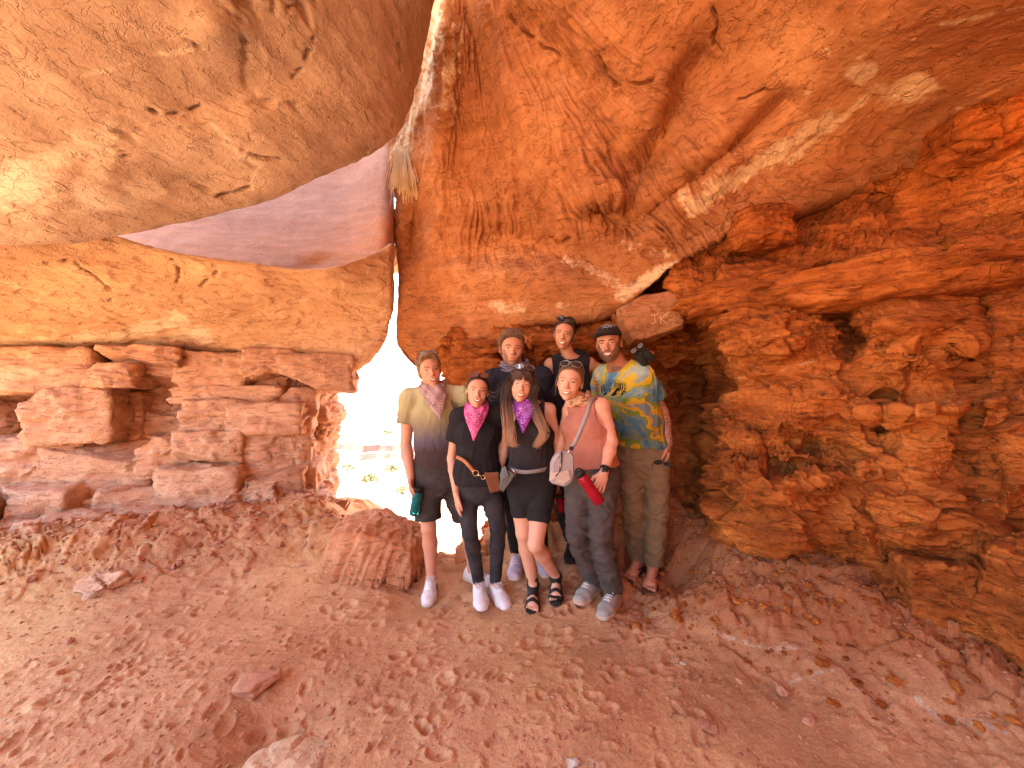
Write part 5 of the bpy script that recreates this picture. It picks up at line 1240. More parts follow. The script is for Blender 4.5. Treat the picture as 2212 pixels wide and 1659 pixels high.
def shoe(sp, sd, up_mat, sole_mat, lace_mat, extra=None, bulk=1.0, name='shoe'):
    an = sp['Jw']['an' + sd].copy(); fd = sp['fd' + sd]; sz = sp['sz' + sd]; s = sp.get('s', 1.0); fl = sp['fl']; side = np.cross(fd, V3(0, 0, 1)); Z = V3(0, 0, 1)
    hl = an - fd * .045 * s; hl[2] = sz + .042; bl = an + fd * (fl * .55); bl[2] = sz + .038; tp = an + fd * (fl * .74); tp[2] = sz + .034
    b = bulk
    up_ = [SEG(hl, bl, (.038 * s * b, .040), (.048 * s * b, .032), side, .02, ra=.03), SEG(bl, tp, (.047 * s * b, .032), (.040 * s * b, .026), side, .02, ra=.034), SEG(an - fd * .010 + Z * .0, an + fd * .085 * s - Z * .022, (.041, .047), (.037, .034), side, .03)]
    def post(v, X):
        L = X - V3(an[0], an[1], sz); v = np.maximum(v, .018 - L[:, 2]); return np.maximum(v, L[:, 2] - .098 * s + .12 * np.clip(L @ fd, -.1, .03))
    V, Q = sdf_mesh(up_, .0042, post); root = make(name, V, Q, up_mat, parent=sp['root'])
    so = [SEG(hl - Z * .02, bl - Z * .016, (.042 * s * b, .05), (.051 * s * b, .05), side, .02, ra=.035), SEG(bl - Z * .016, tp - Z * .014, (.050 * s * b, .05), (.043 * s * b, .05), side, .02, ra=.040)]
    def post2(v, X):
        z = X[:, 2] - sz; tt = np.clip((X - bl) @ fd, 0, 1)
        return np.maximum(np.maximum(v, z - .030 * b), .0 + tt * .10 - z)
    V, Q = sdf_mesh(so, .0042, post2); make('sole', V, Q, sole_mat, parent=root)
    # laces: bars across the tongue and a bow
    pth = []
    zf = lambda p_: p_ + Z * float(ray_up(up_, p_, Z))
    for k in range(5):
        c = an + fd * (.045 + .020 * k) * s; c[2] = sz + .03
        pts = [zf(c + side * o - fd * abs(o) * .2) + Z * .003 for o in np.linspace(-.020, .020, 5)]; pth.append((pts, .0026))
        if k < 4:
            c2 = c + fd * .02 * s; pth.append(([zf(c + side * .018) + Z * .004, zf((c + c2) / 2) + Z * .006, zf(c2 - side * .018) + Z * .004], .0022))
    c = zf(an * V3(1, 1, 0) + fd * .045 * s + V3(0, 0, sz + .03)) + Z * .006
    for sg in (-1, 1): pth.append((curve([c, c + side * sg * .016 + Z * .006 - fd * .006, c + side * sg * .030 + fd * .006, c + side * sg * .018 + fd * .012 - Z * .002, c], 10), .0020)); pth.append((curve([c, c + side * sg * .014 + fd * .02, c + side * sg * .026 + fd * .034 - Z * .01], 6), .0019))
    V, Fc = tubes(pth, 5); make('laces', V, Fc, lace_mat, parent=root)
    if extra: extra(root, up_, an, fd, side, sz)
    return root
def ray_up(pr, p_, Z):
    hs = np.linspace(0.0, .09, 46); X = p_[None] + hs[:, None] * Z; d = eval_prims(pr, X); i = np.where(d < 0)[0]
    return hs[i[-1]] if len(i) else 0.0
def stripe(root, pr, a, b, w, mat, side, out, name='stripe'):
    """flat band on the flank of a shoe"""
    pts = []
    for t in np.linspace(0, 1, 7):
        p_ = a * (1 - t) + b * t; hs = np.linspace(0, .08, 41); d = eval_prims(pr, p_[None] + hs[:, None] * side * out); i = np.where(d < 0)[0]; pts.append(p_ + side * out * ((hs[i[-1]] if len(i) else 0) + .001))
    V, Fc = tubes([(pts, w)], 6); make(name, V, Fc, mat, parent=root)
def ring_band(center, axis, r, w, mat, name, parent, thick=.002, side=V3(1, 0, 0), ry=None, n=28):
    axis = unit(axis); a = unit(side - np.dot(side, axis) * axis); b = np.cross(axis, a); ry = ry or r; V = []
    for dz in (-w / 2, w / 2):
        for rr in (0, thick):
            for k in range(n):
                t = 2 * math.pi * k / n; V.append(center + axis * dz + a * math.cos(t) * (r + rr) + b * math.sin(t) * (ry + rr))
    Fc = []
    for k in range(n):
        k2 = (k + 1) % n
        Fc += [(k, k2, n + k2, n + k), (2 * n + k, 3 * n + k, 3 * n + k2, 2 * n + k2), (n + k, n + k2, 3 * n + k2, 3 * n + k), (k, 2 * n + k, 2 * n + k2, k2)]
    return make(name, V, Fc, mat, parent=parent)
def sunglasses(label, c, R, s, frame, lens, tilt=0.0, w=.066, big=1.0, round_=.5, lens2=None, open_arms=True):
    """c centre of the bridge, R columns right / forward / up"""
    root = empty('sunglasses', c, label, 'sunglasses', 'sunglasses of the group')
    def q(x, y, z): return c + R @ (V3(x, y, z) * s)
    def outline(sg, k, n=22):
        pts = []
        for i in range(n):
            a = 2 * math.pi * i / n; e = .7 if round_ < .5 else .9
            x = math.copysign(abs(math.cos(a)) ** e, math.cos(a)) * .027 * big; z = math.copysign(abs(math.sin(a)) ** e, math.sin(a)) * .021 * big
            xx = sg * .034 * max(1, big * .97) + x; pts.append(q(xx * k[0] + sg * .034 * (1 - k[0]), -abs(xx) ** 2 * 2.2, z * k[0]))
        return np.array(pts)
    pth = [(outline(sg, (1, 1)), .0024 * s) for sg in (-1, 1)]
    V1, F1 = tubes([pth[0]], 6, closed=True); V2, F2 = tubes([pth[1]], 6, closed=True)
    br = curve([q(-.010, 0, .006), q(0, .002, .009), q(.010, 0, .006)], 5); V3_, F3 = tubes([(br, .0024 * s)], 6)
    V, Fc = merge([(V1, F1), (V2, F2), (V3_, F3)]); make('frame', V, Fc, frame, parent=root)
    for sg in (-1, 1):
        o = outline(sg, (.96, 1)); cc = o.mean(0) + R[:, 1] * .003; V = [cc] + list(o); n = len(o)
        make('lens', V, [(0, 1 + i, 1 + (i + 1) % n) for i in range(n)], (lens2 or lens) if sg > 0 else lens, parent=root)
        ar = curve([q(sg * .062 * big, -.008, .006), q(sg * .074, -.03, .004), q(sg * .080, -.07, .0), q(sg * .078, -.11, -.012)], 8)
        V, Fc = tubes([(ar, np.linspace(.0026, .0018, 8) * s)], 5); make('temple_arm', V, Fc, frame, parent=root)
    return root
# ------------------------------------------------------------------ the seven people
SK1 = skin_mat('skin_fair_ruddy', (0.60, 0.31, 0.20, 1)); SK2 = skin_mat('skin_fair', (0.64, 0.36, 0.24, 1)); SK3 = skin_mat('skin_tan', (0.52, 0.27, 0.16, 1)); SK4 = skin_mat('skin_warm', (0.50, 0.24, 0.14, 1), tat=1)
H_BR = hair_mat('hair_light_brown', (0.16, 0.09, 0.045, 1), (0.30, 0.19, 0.10, 1)); H_DK = hair_mat('hair_dark', (0.022, 0.012, 0.008, 1), (0.055, 0.03, 0.02, 1)); H_MD = hair_mat('hair_mid_brown', (0.09, 0.045, 0.025, 1), (0.20, 0.11, 0.06, 1))
H_BEARD = hair_mat('beard_brown', (0.10, 0.05, 0.025, 1), (0.22, 0.12, 0.06, 1)); H_LONG = hair_mat('hair_long_dark', (0.028, 0.014, 0.009, 1), (0.07, 0.035, 0.022, 1), (0.46, 0.27, 0.15, 1), (1.20, 1.42))
BLK = cloth_mat('black_cotton', (0.022, 0.020, 0.022, 1), .2); BLK2 = cloth_mat('black_soft', (0.030, 0.025, 0.026, 1), .2); NAVY = cloth_mat('navy_knit', (0.026, 0.026, 0.036, 1), .15)
LEGG = cloth_mat('charcoal_leggings', (0.040, 0.038, 0.042, 1), .5); DEN = cloth_mat('black_denim', (0.050, 0.044, 0.040, 1), .35); SLATE = cloth_mat('dark_grey_twill', (0.075, 0.062, 0.055, 1), .25); KHAKI = cloth_mat('olive_khaki', (0.20, 0.14, 0.075, 1), .2)
ROSE = cloth_mat('dusty_rose_jersey', (0.43, 0.175, 0.125, 1), .12); WHITE = plain('white_leather', (0.74, 0.70, 0.68, 1), .6, .3, .05); LILAC = plain('lilac_canvas', (0.62, 0.52, 0.66, 1), .8, .2, .06); RUB = plain('cream_rubber', (0.66, 0.60, 0.50, 1), .7); WL = plain('white_lace', (0.78, 0.74, 0.72, 1), .8)
GREY = plain('grey_mesh', (0.33, 0.31, 0.28, 1), .85, .2, .1); TANS = plain('tan_suede', (0.50, 0.38, 0.28, 1), .9); BLKR = plain('black_rubber', (0.02, 0.018, 0.017, 1), .7); BRS = plain('brown_strap', (0.10, 0.045, 0.025, 1), .7)
MAUVE = bandana_mat('bandana_mauve', (0.36, 0.24, 0.23, 1), (0.22, 0.13, 0.13, 1), (0.66, 0.55, 0.50, 1)); PINK = bandana_mat('bandana_pink', (0.66, 0.10, 0.32, 1), (0.34, 0.03, 0.14, 1), (0.85, 0.62, 0.70, 1)); PURP = bandana_mat('bandana_purple', (0.30, 0.04, 0.42, 1), (0.10, 0.012, 0.12, 1), (0.72, 0.52, 0.76, 1))
SCARF = bandana_mat('scarf_grey_lilac', (0.26, 0.23, 0.30, 1), (0.12, 0.10, 0.14, 1), (0.36, 0.32, 0.40, 1), .7); GAIT = bandana_mat('gaiter_peach', (0.68, 0.44, 0.28, 1), (0.50, 0.28, 0.16, 1), (0.10, 0.05, 0.06, 1), .38)
GLB = plain('glossy_black_frame', (0.012, 0.011, 0.012, 1), .2, .6); GLS = plain('grey_metal_frame', (0.25, 0.25, 0.25, 1), .3, .6, Metallic=.7); TORT = plain('amber_frame', (0.16, 0.055, 0.02, 1), .2, .6)
MIR = plain('mirror_blue_lens', (0.50, 0.72, 0.85, 1), .08, .8, Metallic=.75); DRK = plain('dark_lens', (0.03, 0.022, 0.02, 1), .08, .8); BRL = plain('brown_lens', (0.16, 0.07, 0.05, 1), .1, .8)
GOLD = plain('brass', (0.72, 0.50, 0.22, 1), .25, .6, Metallic=1.0); SILV = plain('steel', (0.6, 0.6, 0.6, 1), .25, .6, Metallic=1.0)
# graded tee of the man on the left
m = NT('graded_tee'); sx = m.n('SeparateXYZ'); t_ = m.n('NewGeometry'); m.l(t_.outputs['Position'], sx.inputs[0])
z_ = m.math('ADD', sx.outputs[2], m.math('MULTIPLY', m.math('SUBTRACT', m.noise(m.pos(obj=True), 7, 3), 0.5), 0.05))
mr = m.n('MapRange'); mr.inputs['From Min'].default_value = 0.85; mr.inputs['From Max'].default_value = 1.46; m.l(z_, mr.inputs[0])
cc = m.ramp(mr.outputs[0], [(0.0, (0.045, 0.030, 0.028, 1)), (0.28, (0.060, 0.040, 0.038, 1)), (0.42, (0.10, 0.085, 0.11, 1)), (0.58, (0.22, 0.18, 0.13, 1)), (0.78, (0.38, 0.33, 0.16, 1)), (1.0, (0.44, 0.42, 0.24, 1))])
TEE_A = m.done(cc, .9, m.bump(m.noise(m.pos(obj=True), 30, 4), .25, .006), .12)
# tie-dye tee: rays and rings round a point on the chest
m = NT('tie_dye'); tc = m.n('NewGeometry'); mp = m.n('VectorMath', operation='SUBTRACT'); TD = P(1314, 862, 2.66); mp.inputs[1].default_value = tuple(TD); m.l(tc.outputs['Position'], mp.inputs[0])
nz = m.n('TexNoise'); nz.inputs['Scale'].default_value = 7; nz.inputs['Detail'].default_value = 4; m.l(tc.outputs['Position'], nz.inputs['Vector'])
s3 = m.n('SeparateXYZ'); m.l(mp.outputs[0], s3.inputs[0]); ang = m.math('ARCTAN2', s3.outputs[2], s3.outputs[0])
ln = m.n('VectorMath', operation='LENGTH'); m.l(mp.outputs[0], ln.inputs[0])
rad_ = m.math('ADD', ln.outputs['Value'], m.math('MULTIPLY', m.math('SUBTRACT', nz.outputs[0], 0.5), 0.10))
ray = m.math('ADD', m.math('MULTIPLY', ang, 3.2), m.math('MULTIPLY', nz.outputs[0], 4.0)); ray = m.math('SINE', m.math('MULTIPLY', ray, 1.9))
cvec = m.n('CombineXYZ'); m.l(m.math('MULTIPLY', ang, 3.4), cvec.inputs[0]); m.l(m.math('MULTIPLY', rad_, 9), cvec.inputs[1]); m.l(m.math('MULTIPLY', nz.outputs[0], 1.0), cvec.inputs[2])
n2 = m.noise(cvec.outputs[0], 1.2, 3, 0.5, 0.4); sel = m.math('ADD', m.math('MULTIPLY', m.math('MULTIPLY', ray, .5), .55), n2)
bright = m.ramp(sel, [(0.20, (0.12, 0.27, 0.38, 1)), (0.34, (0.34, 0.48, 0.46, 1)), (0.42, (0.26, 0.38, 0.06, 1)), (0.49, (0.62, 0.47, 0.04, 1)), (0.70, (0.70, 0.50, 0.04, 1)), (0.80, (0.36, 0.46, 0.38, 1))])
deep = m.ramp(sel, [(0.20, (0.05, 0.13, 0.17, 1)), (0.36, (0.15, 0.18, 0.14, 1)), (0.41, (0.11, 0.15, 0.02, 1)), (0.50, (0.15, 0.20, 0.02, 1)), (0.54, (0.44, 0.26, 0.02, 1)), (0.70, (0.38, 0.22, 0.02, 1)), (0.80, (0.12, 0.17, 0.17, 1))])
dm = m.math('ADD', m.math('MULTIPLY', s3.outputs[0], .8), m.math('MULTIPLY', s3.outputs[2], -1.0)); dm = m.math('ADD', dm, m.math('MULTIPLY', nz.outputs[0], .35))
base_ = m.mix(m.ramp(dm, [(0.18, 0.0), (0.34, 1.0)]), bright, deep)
inn = m.ramp(rad_, [(0.05, 1.0), (0.13, 0.0)]); base_ = m.mix(m.math('MULTIPLY', inn, .55), base_, (0.34, 0.52, 0.54, 1))
outr = m.ramp(m.math('SUBTRACT', 0.0, s3.outputs[2]), [(0.30, 0.0), (0.42, 0.7)])
low_ = m.ramp(s3.outputs[2], [(0.0, 0.0), (1.0, 0.0)])
TIE = m.done(base_, .9, m.bump(m.noise(m.pos(obj=True), 30, 4), .25, .006), .12)

def fdir(hx, hy, hd, yaw=0.0, pitch=0.0):
    v = CAM - P(hx, hy, hd); v = unit(v); a = math.atan2(v[0], -v[1]) + math.radians(yaw)
    z = v[2] + math.radians(pitch); return V3(math.sin(a), -math.cos(a), z)
HG = lambda d, n, t, **k: dict(d=d, n=n, t=t, **k)
def strands(sp, mat, paths, r=.0011, name='loose_strands'):
    V, Fc = tubes([(curve(p_, 12), np.linspace(r, r * .4, 12)) for p_ in paths], 4); make(name, V, Fc, mat, parent=sp['root'])
def hq(sp): c, R, s = sp['hc'], sp['R'], sp['hs']; return lambda x, y, z: c + R @ (V3(x, y, z) * s)

STUB = hair_mat('stubble', (0.24, 0.125, 0.075, 1), (0.36, 0.19, 0.12, 1))
# --- A: man on the left, graded tee
A = person(dict(d=2.89, s=1.03, hs=1.04, male=True, label='smiling man at left end in faded yellow tee, black shorts and mauve bandana', face_dir=fdir(927, 800, 2.89, 8, 2), roll=9, smile=.8, squint=.8, skin=SK1, brow=H_BR, dims=((.170, .112), (.150, .105), (.160, .110)), arm=1.08, leg=.98, wide=.97,
    J=dict(head=(928, 801, -.04), shL=(884, 862, .02), shR=(1000, 856, .02), elL=(877, 960, .02), wrL=(887, 1032, -.10), elR=(1048, 905, .12), wrR=(1062, 890, .02), hipL=(921, 1020), hipR=(970, 1020), knL=(926, 1140, -.03), anL=(932, 1250, 0), toL=(924, 1300, -.22), knR=(1010, 1132, .10), anR=(1020, 1230, .14), toR=(1060, 1250, .04)),
    handL=HG((.12, -.10, -1), (.9, -.1, .1), (0.1, -1, 0), curl=(.55, .55, .6, .6), thumb=.9), handR=HG((.75, -.55, .25), (.1, -.6, -.8), (0, 0, 1), curl=(.5, .5, .5, .5))))
shirt(A, TEE_A, P(0, 1008, 2.89)[2], sleeve=.52, o=.011, seed=1.0, name='tee_shirt')
trousers(A, DEN, end=.40, o=.016, name='shorts', flare=.012, waist_z=P(0, 1002, 2.89)[2], seed=5.0)
for sd in 'LR':
    kn = A['Jw']['kn' + sd]; h_ = A['Jw']['hip' + sd]; e = h_ + (kn - h_) * .80; ring_band(e, kn - h_, .094, .028, DEN, 'cuff', A['root'], .004)
hair_cap(A, H_BR, .013, line=((.15, .15), (.112, .108), (.096, .080), (.066, .048), (.02, .030), (-.02, .012), (-.05, 0)), seed=2.0, low=-.05, vol=[((0, .045, .105), (.055, .045, .024)), ((-.02, .075, .095), (.035, .02, .02))], amp=.005)
Q_ = hq(A); strands(A, H_BR, [[Q_(.01 + .004 * k, .085, .108), Q_(.018 + .004 * k, .103, .090), Q_(.026 + .003 * k, .103, .066), Q_(.028 + .003 * k, .098, .045 - .003 * k)] for k in range(7)], .0016)
combed(A, H_BR, 110, r=.0022, lift=.010, seed=5, spread=3)
bandana(A, MAUVE, (952, 909, 2.68), width=.13, ring=.078, seed=1)
sunglasses('pale mirrored sunglasses on the hair of the man in the faded yellow tee', Q_(0, .055, .128), head_frame(A['R'] @ V3(0, .75, .66), 9), 1.0, GLB, MIR, big=1.05, round_=.3)
def strp(root, pr, an, fd, side, sz):
    out = -1 if side[0] < 0 else 1
    for k in range(3):
        a = an + fd * (.045 + .018 * k); a[2] = sz + .075 - .006 * k; b = an + fd * (.020 + .018 * k); b[2] = sz + .034
        stripe(root, pr, a, b, .0042, BLKR, side, out)
for sd in 'LR': shoe(A, sd, WHITE, RUB, WL, extra=strp, name='sneaker')
V, Fc = tubes([([P(969 + dx, 1006 + dy, 2.76) for dx, dy in ((0, 0), (0, 9), (9, 9), (9, 0), (0, 0))], .0018)], 5); make('belt_buckle', V, Fc, SILV, parent=A['root'])
# --- B: woman in black tee and leggings
B = person(dict(d=2.74, s=.95, hs=.96, label='woman in black tee, charcoal leggings and bright pink bandana', face_dir=fdir(1031, 844, 2.74, 2, 0), roll=-6, smile=1.0, squint=.7, skin=SK2, brow=H_DK, dims=((.142, .098), (.122, .090), (.158, .108)), arm=.88, leg=.92, foot=.25,
    J=dict(head=(1031, 845, -.06), shL=(990, 903, 0), shR=(1072, 899, 0.02), elL=(975, 990, .03), wrL=(986, 1070, -.10), elR=(1086, 975, .12), wrR=(1100, 1000, .22), hipL=(1005, 1035), hipR=(1056, 1035), knL=(1015, 1150, -.04), anL=(1035, 1262, .02), toL=(1043, 1310, -.2), knR=(1076, 1142, -.02), anR=(1070, 1262, .03), toR=(1096, 1310, -.16)),
    handL=HG((.10, -.08, -1), (.9, .5, 0), (.5, -.9, 0), curl=(.12, .14, .16, .2), thumb=.2, spread=.06), handR=None))
shirt(B, BLK, P(0, 1042, 2.74)[2], sleeve=.55, o=.012, loose=.004, seed=2.0, name='tee_shirt')
trousers(B, LEGG, end=.97, o=.005, name='leggings', wamp=.0015, waist_z=P(0, 1000, 2.74)[2])
Q_ = hq(B)
hair_cap(B, H_DK, .008, line=((.13, .15), (.108, .095), (.094, .070), (.07, .044), (.03, .026), (-.01, .004), (-.06, -.02)), seed=3.0, amp=.003, vol=[((0, -.10, .05), (.035, .035, .035))])
strands(B, H_DK, [[Q_(-.075, .02, .05), Q_(-.088, .04, .01), Q_(-.10, .05, -.02), Q_(-.13, .05, -.03)], [Q_(-.074, .03, .04), Q_(-.085, .03, -.02), Q_(-.082, .03, -.06)]], .0016)
strands(B, H_BR, [[Q_(.078, .02, .02), Q_(.10, .04, .0), Q_(.135, .05, .01), Q_(.145, .05, .045), Q_(.13, .05, .06)], [Q_(.078, .02, 0), Q_(.11, .04, -.03), Q_(.14, .05, -.02), Q_(.15, .05, .03)], [Q_(.08, .02, -.02), Q_(.10, .03, -.06), Q_(.12, .03, -.05)]], .0018)
combed(B, H_DK, 90, seed=1)
bandana(B, PINK, (1023, 952, 2.50), width=.14, ring=.066, seed=4)
sunglasses('sunglasses with amber frame on the hair of the woman with the pink bandana', Q_(0, .060, .120), head_frame(B['R'] @ V3(0, .80, .6), -6), 1.0, TORT, BRL, big=1.05, round_=.2)
for sd in 'LR':
    an = B['Jw']['an' + sd]; V, Q = sdf_mesh([CAP(an + V3(0, 0, .055), an - V3(0, 0, .03), .038, .040, .01)], .005, lambda v, X, an=an: np.maximum(v, X[:, 2] - an[2] - .055)); make('sock', V, Q, BLK, parent=B['root'])
    ring_band(an + V3(0, 0, .057), V3(0, 0, 1), .0375, .004, WL, 'sock_edge', B['root'])
    shoe(B, sd, WHITE, WL, WL, bulk=1.06, name='running_shoe')
ring_band(B['Jw']['wrL'] + V3(-.003, 0, .02), B['Jw']['wrL'] - B['Jw']['elL'], .0285, .003, GOLD, 'bracelet', B['root'], .0015)
# --- C: bearded man, navy sweater
Cc = person(dict(d=3.02, s=1.06, hs=1.10, male=True, label='unsmiling bearded man in navy sweater and grey lilac scarf standing behind', face_dir=fdir(1106, 752, 3.0, 4, -2), roll=-2, smile=.0, squint=.85, skin=SK1, brow=H_MD, dims=((.215, .135), (.205, .135), (.190, .130)), arm=1.18, leg=1.0, wide=1.04, belly=True,
    J=dict(head=(1106, 753, -.02), shL=(1062, 822, .0), shR=(1172, 815, .02), elL=(1050, 925, .08), wrL=(1075, 990, .06), elR=(1190, 920, .05), wrR=(1165, 1000, .0), hipL=(1092, 1010), hipR=(1150, 1010), knL=(1112, 1112, -.02), anL=(1117, 1198, .02), toL=(1110, 1240, -.2), knR=(1160, 1112, .05), anR=(1170, 1195, .10), toR=(1180, 1230, -.1)),
    handL=None, handR=None))
shirt(Cc, NAVY, P(0, 1000, 3.0)[2], sleeve=1.9, o=.014, seed=4.0, name='sweater', loose=.008)
trousers(Cc, BLK, end=.95, o=.012, waist_z=P(0, 990, 3.0)[2], seed=6.0)
Q_ = hq(Cc)
hair_cap(Cc, H_MD, .012, line=((.15, .15), (.112, .112), (.094, .080), (.065, .050), (.02, .030), (-.03, .006), (-.06, 0)), seed=5.0, amp=.009, strand=(36, 14, 36), vol=[((-.02, .05, .11), (.05, .04, .025)), ((-.066, -.01, .06), (.022, .05, .05)), ((.03, .03, .115), (.04, .05, .025))])
rr = np.random.RandomState(4)
strands(Cc, H_BR, [[Q_(x, .06, .12), Q_(x * 1.1, .095, .118), Q_(x * 1.2 + .01, .105, .095), Q_(x * 1.25 + rr.uniform(-.01, .01), .100, .080)] for x in np.linspace(-.05, .05, 16)], .0022)
strands(Cc, H_BR, [[Q_(-.07, .03, .08 - k * .015), Q_(-.092, .04, .075 - k * .015), Q_(-.105, .035, .06 - k * .018), Q_(-.11 - .004 * k, .02, .05 - k * .018)] for k in range(5)], .0022)
beard(Cc, STUB, .0016, mous=False)
combed(Cc, H_MD, 120, r=.0026, lift=.010, seed=6, spread=4)
bandana(Cc, SCARF, (1085, 850, 2.8), ring=.088, seed=7, name='scarf', flap=False, fold=.012, drop=.0)
for sd in 'LR': shoe(Cc, sd, LILAC, RUB, WL, name='canvas_sneaker')
# --- D: woman with long hair and purple bandana
D = person(dict(d=2.65, s=.94, hs=.96, label='long haired woman in black sleeveless top, biker shorts and purple bandana', face_dir=fdir(1129, 829, 2.6, 2, 0), roll=-9, smile=1.0, squint=.75, skin=SK2, brow=H_DK, dims=((.142, .098), (.125, .092), (.160, .110)), arm=.92, leg=1.0, foot=.245, toemir={'L': -1, 'R': 1},
    J=dict(head=(1126, 832, -.08), shL=(1106, 893, .02), shR=(1186, 889, 0), elL=(1090, 965, .14), wrL=(1082, 1015, .12), elR=(1205, 962, .02), wrR=(1222, 1010, .10), hipL=(1122, 1042), hipR=(1174, 1042), knL=(1131, 1152, -.05), anL=(1152, 1266, .02), toL=(1148, 1320, -.2), knR=(1157, 1176, -.16), anR=(1201, 1246, .04), toR=(1200, 1290, -.16)),
    handL=HG((-.2, -.3, -1), (1, -.2, 0), (0, -1, 0)), handR=None))
shirt(D, BLK2, P(0, 1014, 2.65)[2], sleeve=None, o=.012, loose=.006, seed=6.0, name='sleeveless_top', armhole=.012)
trousers(D, BLK, end=.32, o=.007, name='biker_shorts', wamp=.0012, waist_z=P(0, 1000, 2.65)[2])
Q_ = hq(D)
hair_cap(D, H_LONG, .016, line=((.15, .15), (.10, .112), (.082, .088), (.06, .058), (.02, .046), (-.03, .044), (-.10, .038)), seed=7.0, low=-.13, amp=.006, vol=[((0, .0, .10), (.06, .07, .035)), ((-.070, .015, -.02), (.028, .045, .10)), ((.070, .015, -.02), (.028, .045, .10))])
def lock(pts, n, spread, r, seed, wave=.012):
    R = np.random.RandomState(seed); out = []
    for k in range(n):
        o = R.normal(size=3) * spread * V3(1, .6, .5); ph = R.uniform(0, 6.28); c = curve(pts, 26); t = np.linspace(0, 1, 26)
        L = R.uniform(.82, 1.0); c = c[:max(12, int(26 * L))]; t = t[:len(c)]
        w = wave * np.sin(t * 11 + ph * .3)[:, None] * V3(1, .2, 0) * (.3 + t[:, None]) + wave * .6 * np.cos(t * 13 + ph * .3)[:, None] * V3(0, 1, 0)
        c = c + o * (1 - .35 * np.abs(t * 2 - 1))[:, None] + w
        out.append((c, np.interp(np.linspace(0, 1, len(c)), [0, .15, .6, 1], [r * .8, r, r * .85, r * .15])))
    return out
pl = lock([Q_(-.068, .03, .06), Q_(-.088, .045, 0), Q_(-.085, .05, -.07), P(1094, 900, 2.50), P(1097, 940, 2.46), P(1108, 962, 2.44), P(1126, 960, 2.43)], 120, .017, .0026, 1, .016)
pr_ = lock([Q_(.070, .03, .06), Q_(.088, .04, 0), Q_(.092, .04, -.07), P(1163, 905, 2.48), P(1170, 935, 2.45), P(1166, 958, 2.44), P(1163, 972, 2.44)], 100, .015, .0026, 2, .016)
V, Fc = tubes(pl, 5); make('hair_lock', V, Fc, H_LONG, parent=D['root']); V, Fc = tubes(pr_, 5); make('hair_lock', V, Fc, H_LONG, parent=D['root'])
fr = []
for k in range(60):
    x = -.056 + .112 * k / 59; sg = -1 if x < .002 else 1
    fr.append((curve([Q_(.004 * sg, .070, .118), Q_(x * .6, .098, .098), Q_(x * 1.0 + .006 * sg, .106 - abs(x) * .45, .062), Q_(x * 1.25 + .010 * sg, .094 - abs(x) * .6, .034 - abs(x) * .55)], 12), np.linspace(.0026, .0010, 12)))
V, Fc = tubes(fr, 5); make('fringe', V, Fc, H_LONG, parent=D['root'])
combed(D, H_LONG, 110, r=.002, seed=8, back=(0, -.11, -.02))
bandana(D, PURP, (1130, 935, 2.42), width=.12, ring=.066, seed=9)
sunglasses('round sunglasses with blue mirror lens on the hair of the long haired woman in front', Q_(.004, .062, .128), head_frame(D['R'] @ V3(0, .80, .6), -9), 1.0, GLS, MIR, big=1.0, round_=.8, lens2=DRK)
def sandal(sp, sd, mat, sole, kind='strap'):
    an = sp['Jw']['an' + sd]; fd = sp['fd' + sd]; sz = sp['sz' + sd]; s = sp.get('s', 1); fl = sp['fl']; side = np.cross(fd, V3(0, 0, 1)); Z = V3(0, 0, 1)
    so = [SEG(an * V3(1, 1, 0) + V3(0, 0, sz) - fd * .045 * s, an * V3(1, 1, 0) + V3(0, 0, sz) + fd * fl * .5, (.040 * s, .05), (.052 * s, .05), side, .02, ra=.03), SEG(an * V3(1, 1, 0) + V3(0, 0, sz) + fd * fl * .5, an * V3(1, 1, 0) + V3(0, 0, sz) + fd * fl * .72, (.052 * s, .05), (.044 * s, .05), side, .02, ra=.03)]
    V, Q = sdf_mesh(so, .0045, lambda v, X: np.maximum(np.maximum(v, X[:, 2] - sz - .007), sz - .016 - X[:, 2])); root = make('sandal', V, Q, sole, parent=sp['root'])
    fp = grow([p_ for p_ in sp['feetP'] + sp['legsP'] if np.linalg.norm((p_['a'] + p_['b']) / 2 - an) < .25], .0045)
    def band(p0, nrm, w, lim=.2):
        nrm = unit(nrm)
        def post(v, X): return np.maximum(np.maximum(np.maximum(v, np.abs((X - p0) @ nrm) - w), sz - .004 - X[:, 2]), np.maximum(np.maximum(X[:, 2] - sz - .135, (X - p0) @ fd - .075), -lim - (X - p0) @ fd))
        V, Q = sdf_mesh(fp, .0045, post); make('strap', V, Q, mat, parent=root)
    if kind == 'strap': band(an + fd * .125 * s - Z * .05, fd, .012); band(an + fd * .055 * s - Z * .03, unit(fd * .9 + Z * .55), .010, .045); band(an + Z * .012, unit(Z + fd * .15), .012)
    else:
        b = an + fd * fl * .56; b[2] = sz + .034; pt = []
        for sg in (-1, 1): pt.append((curve([b, b + side * sg * .028 - fd * .05 + Z * .012, an + side * sg * .046 + fd * .02 - Z * .05], 9), .0055))
        pt.append((curve([b - Z * .02, b], 3), .005)); 
        for q_ in pt: V, Fc = tubes([q_], 6); make('strap', V, Fc, mat, parent=root)
    return root
for sd in 'LR': sandal(D, sd, BLKR, BLKR)
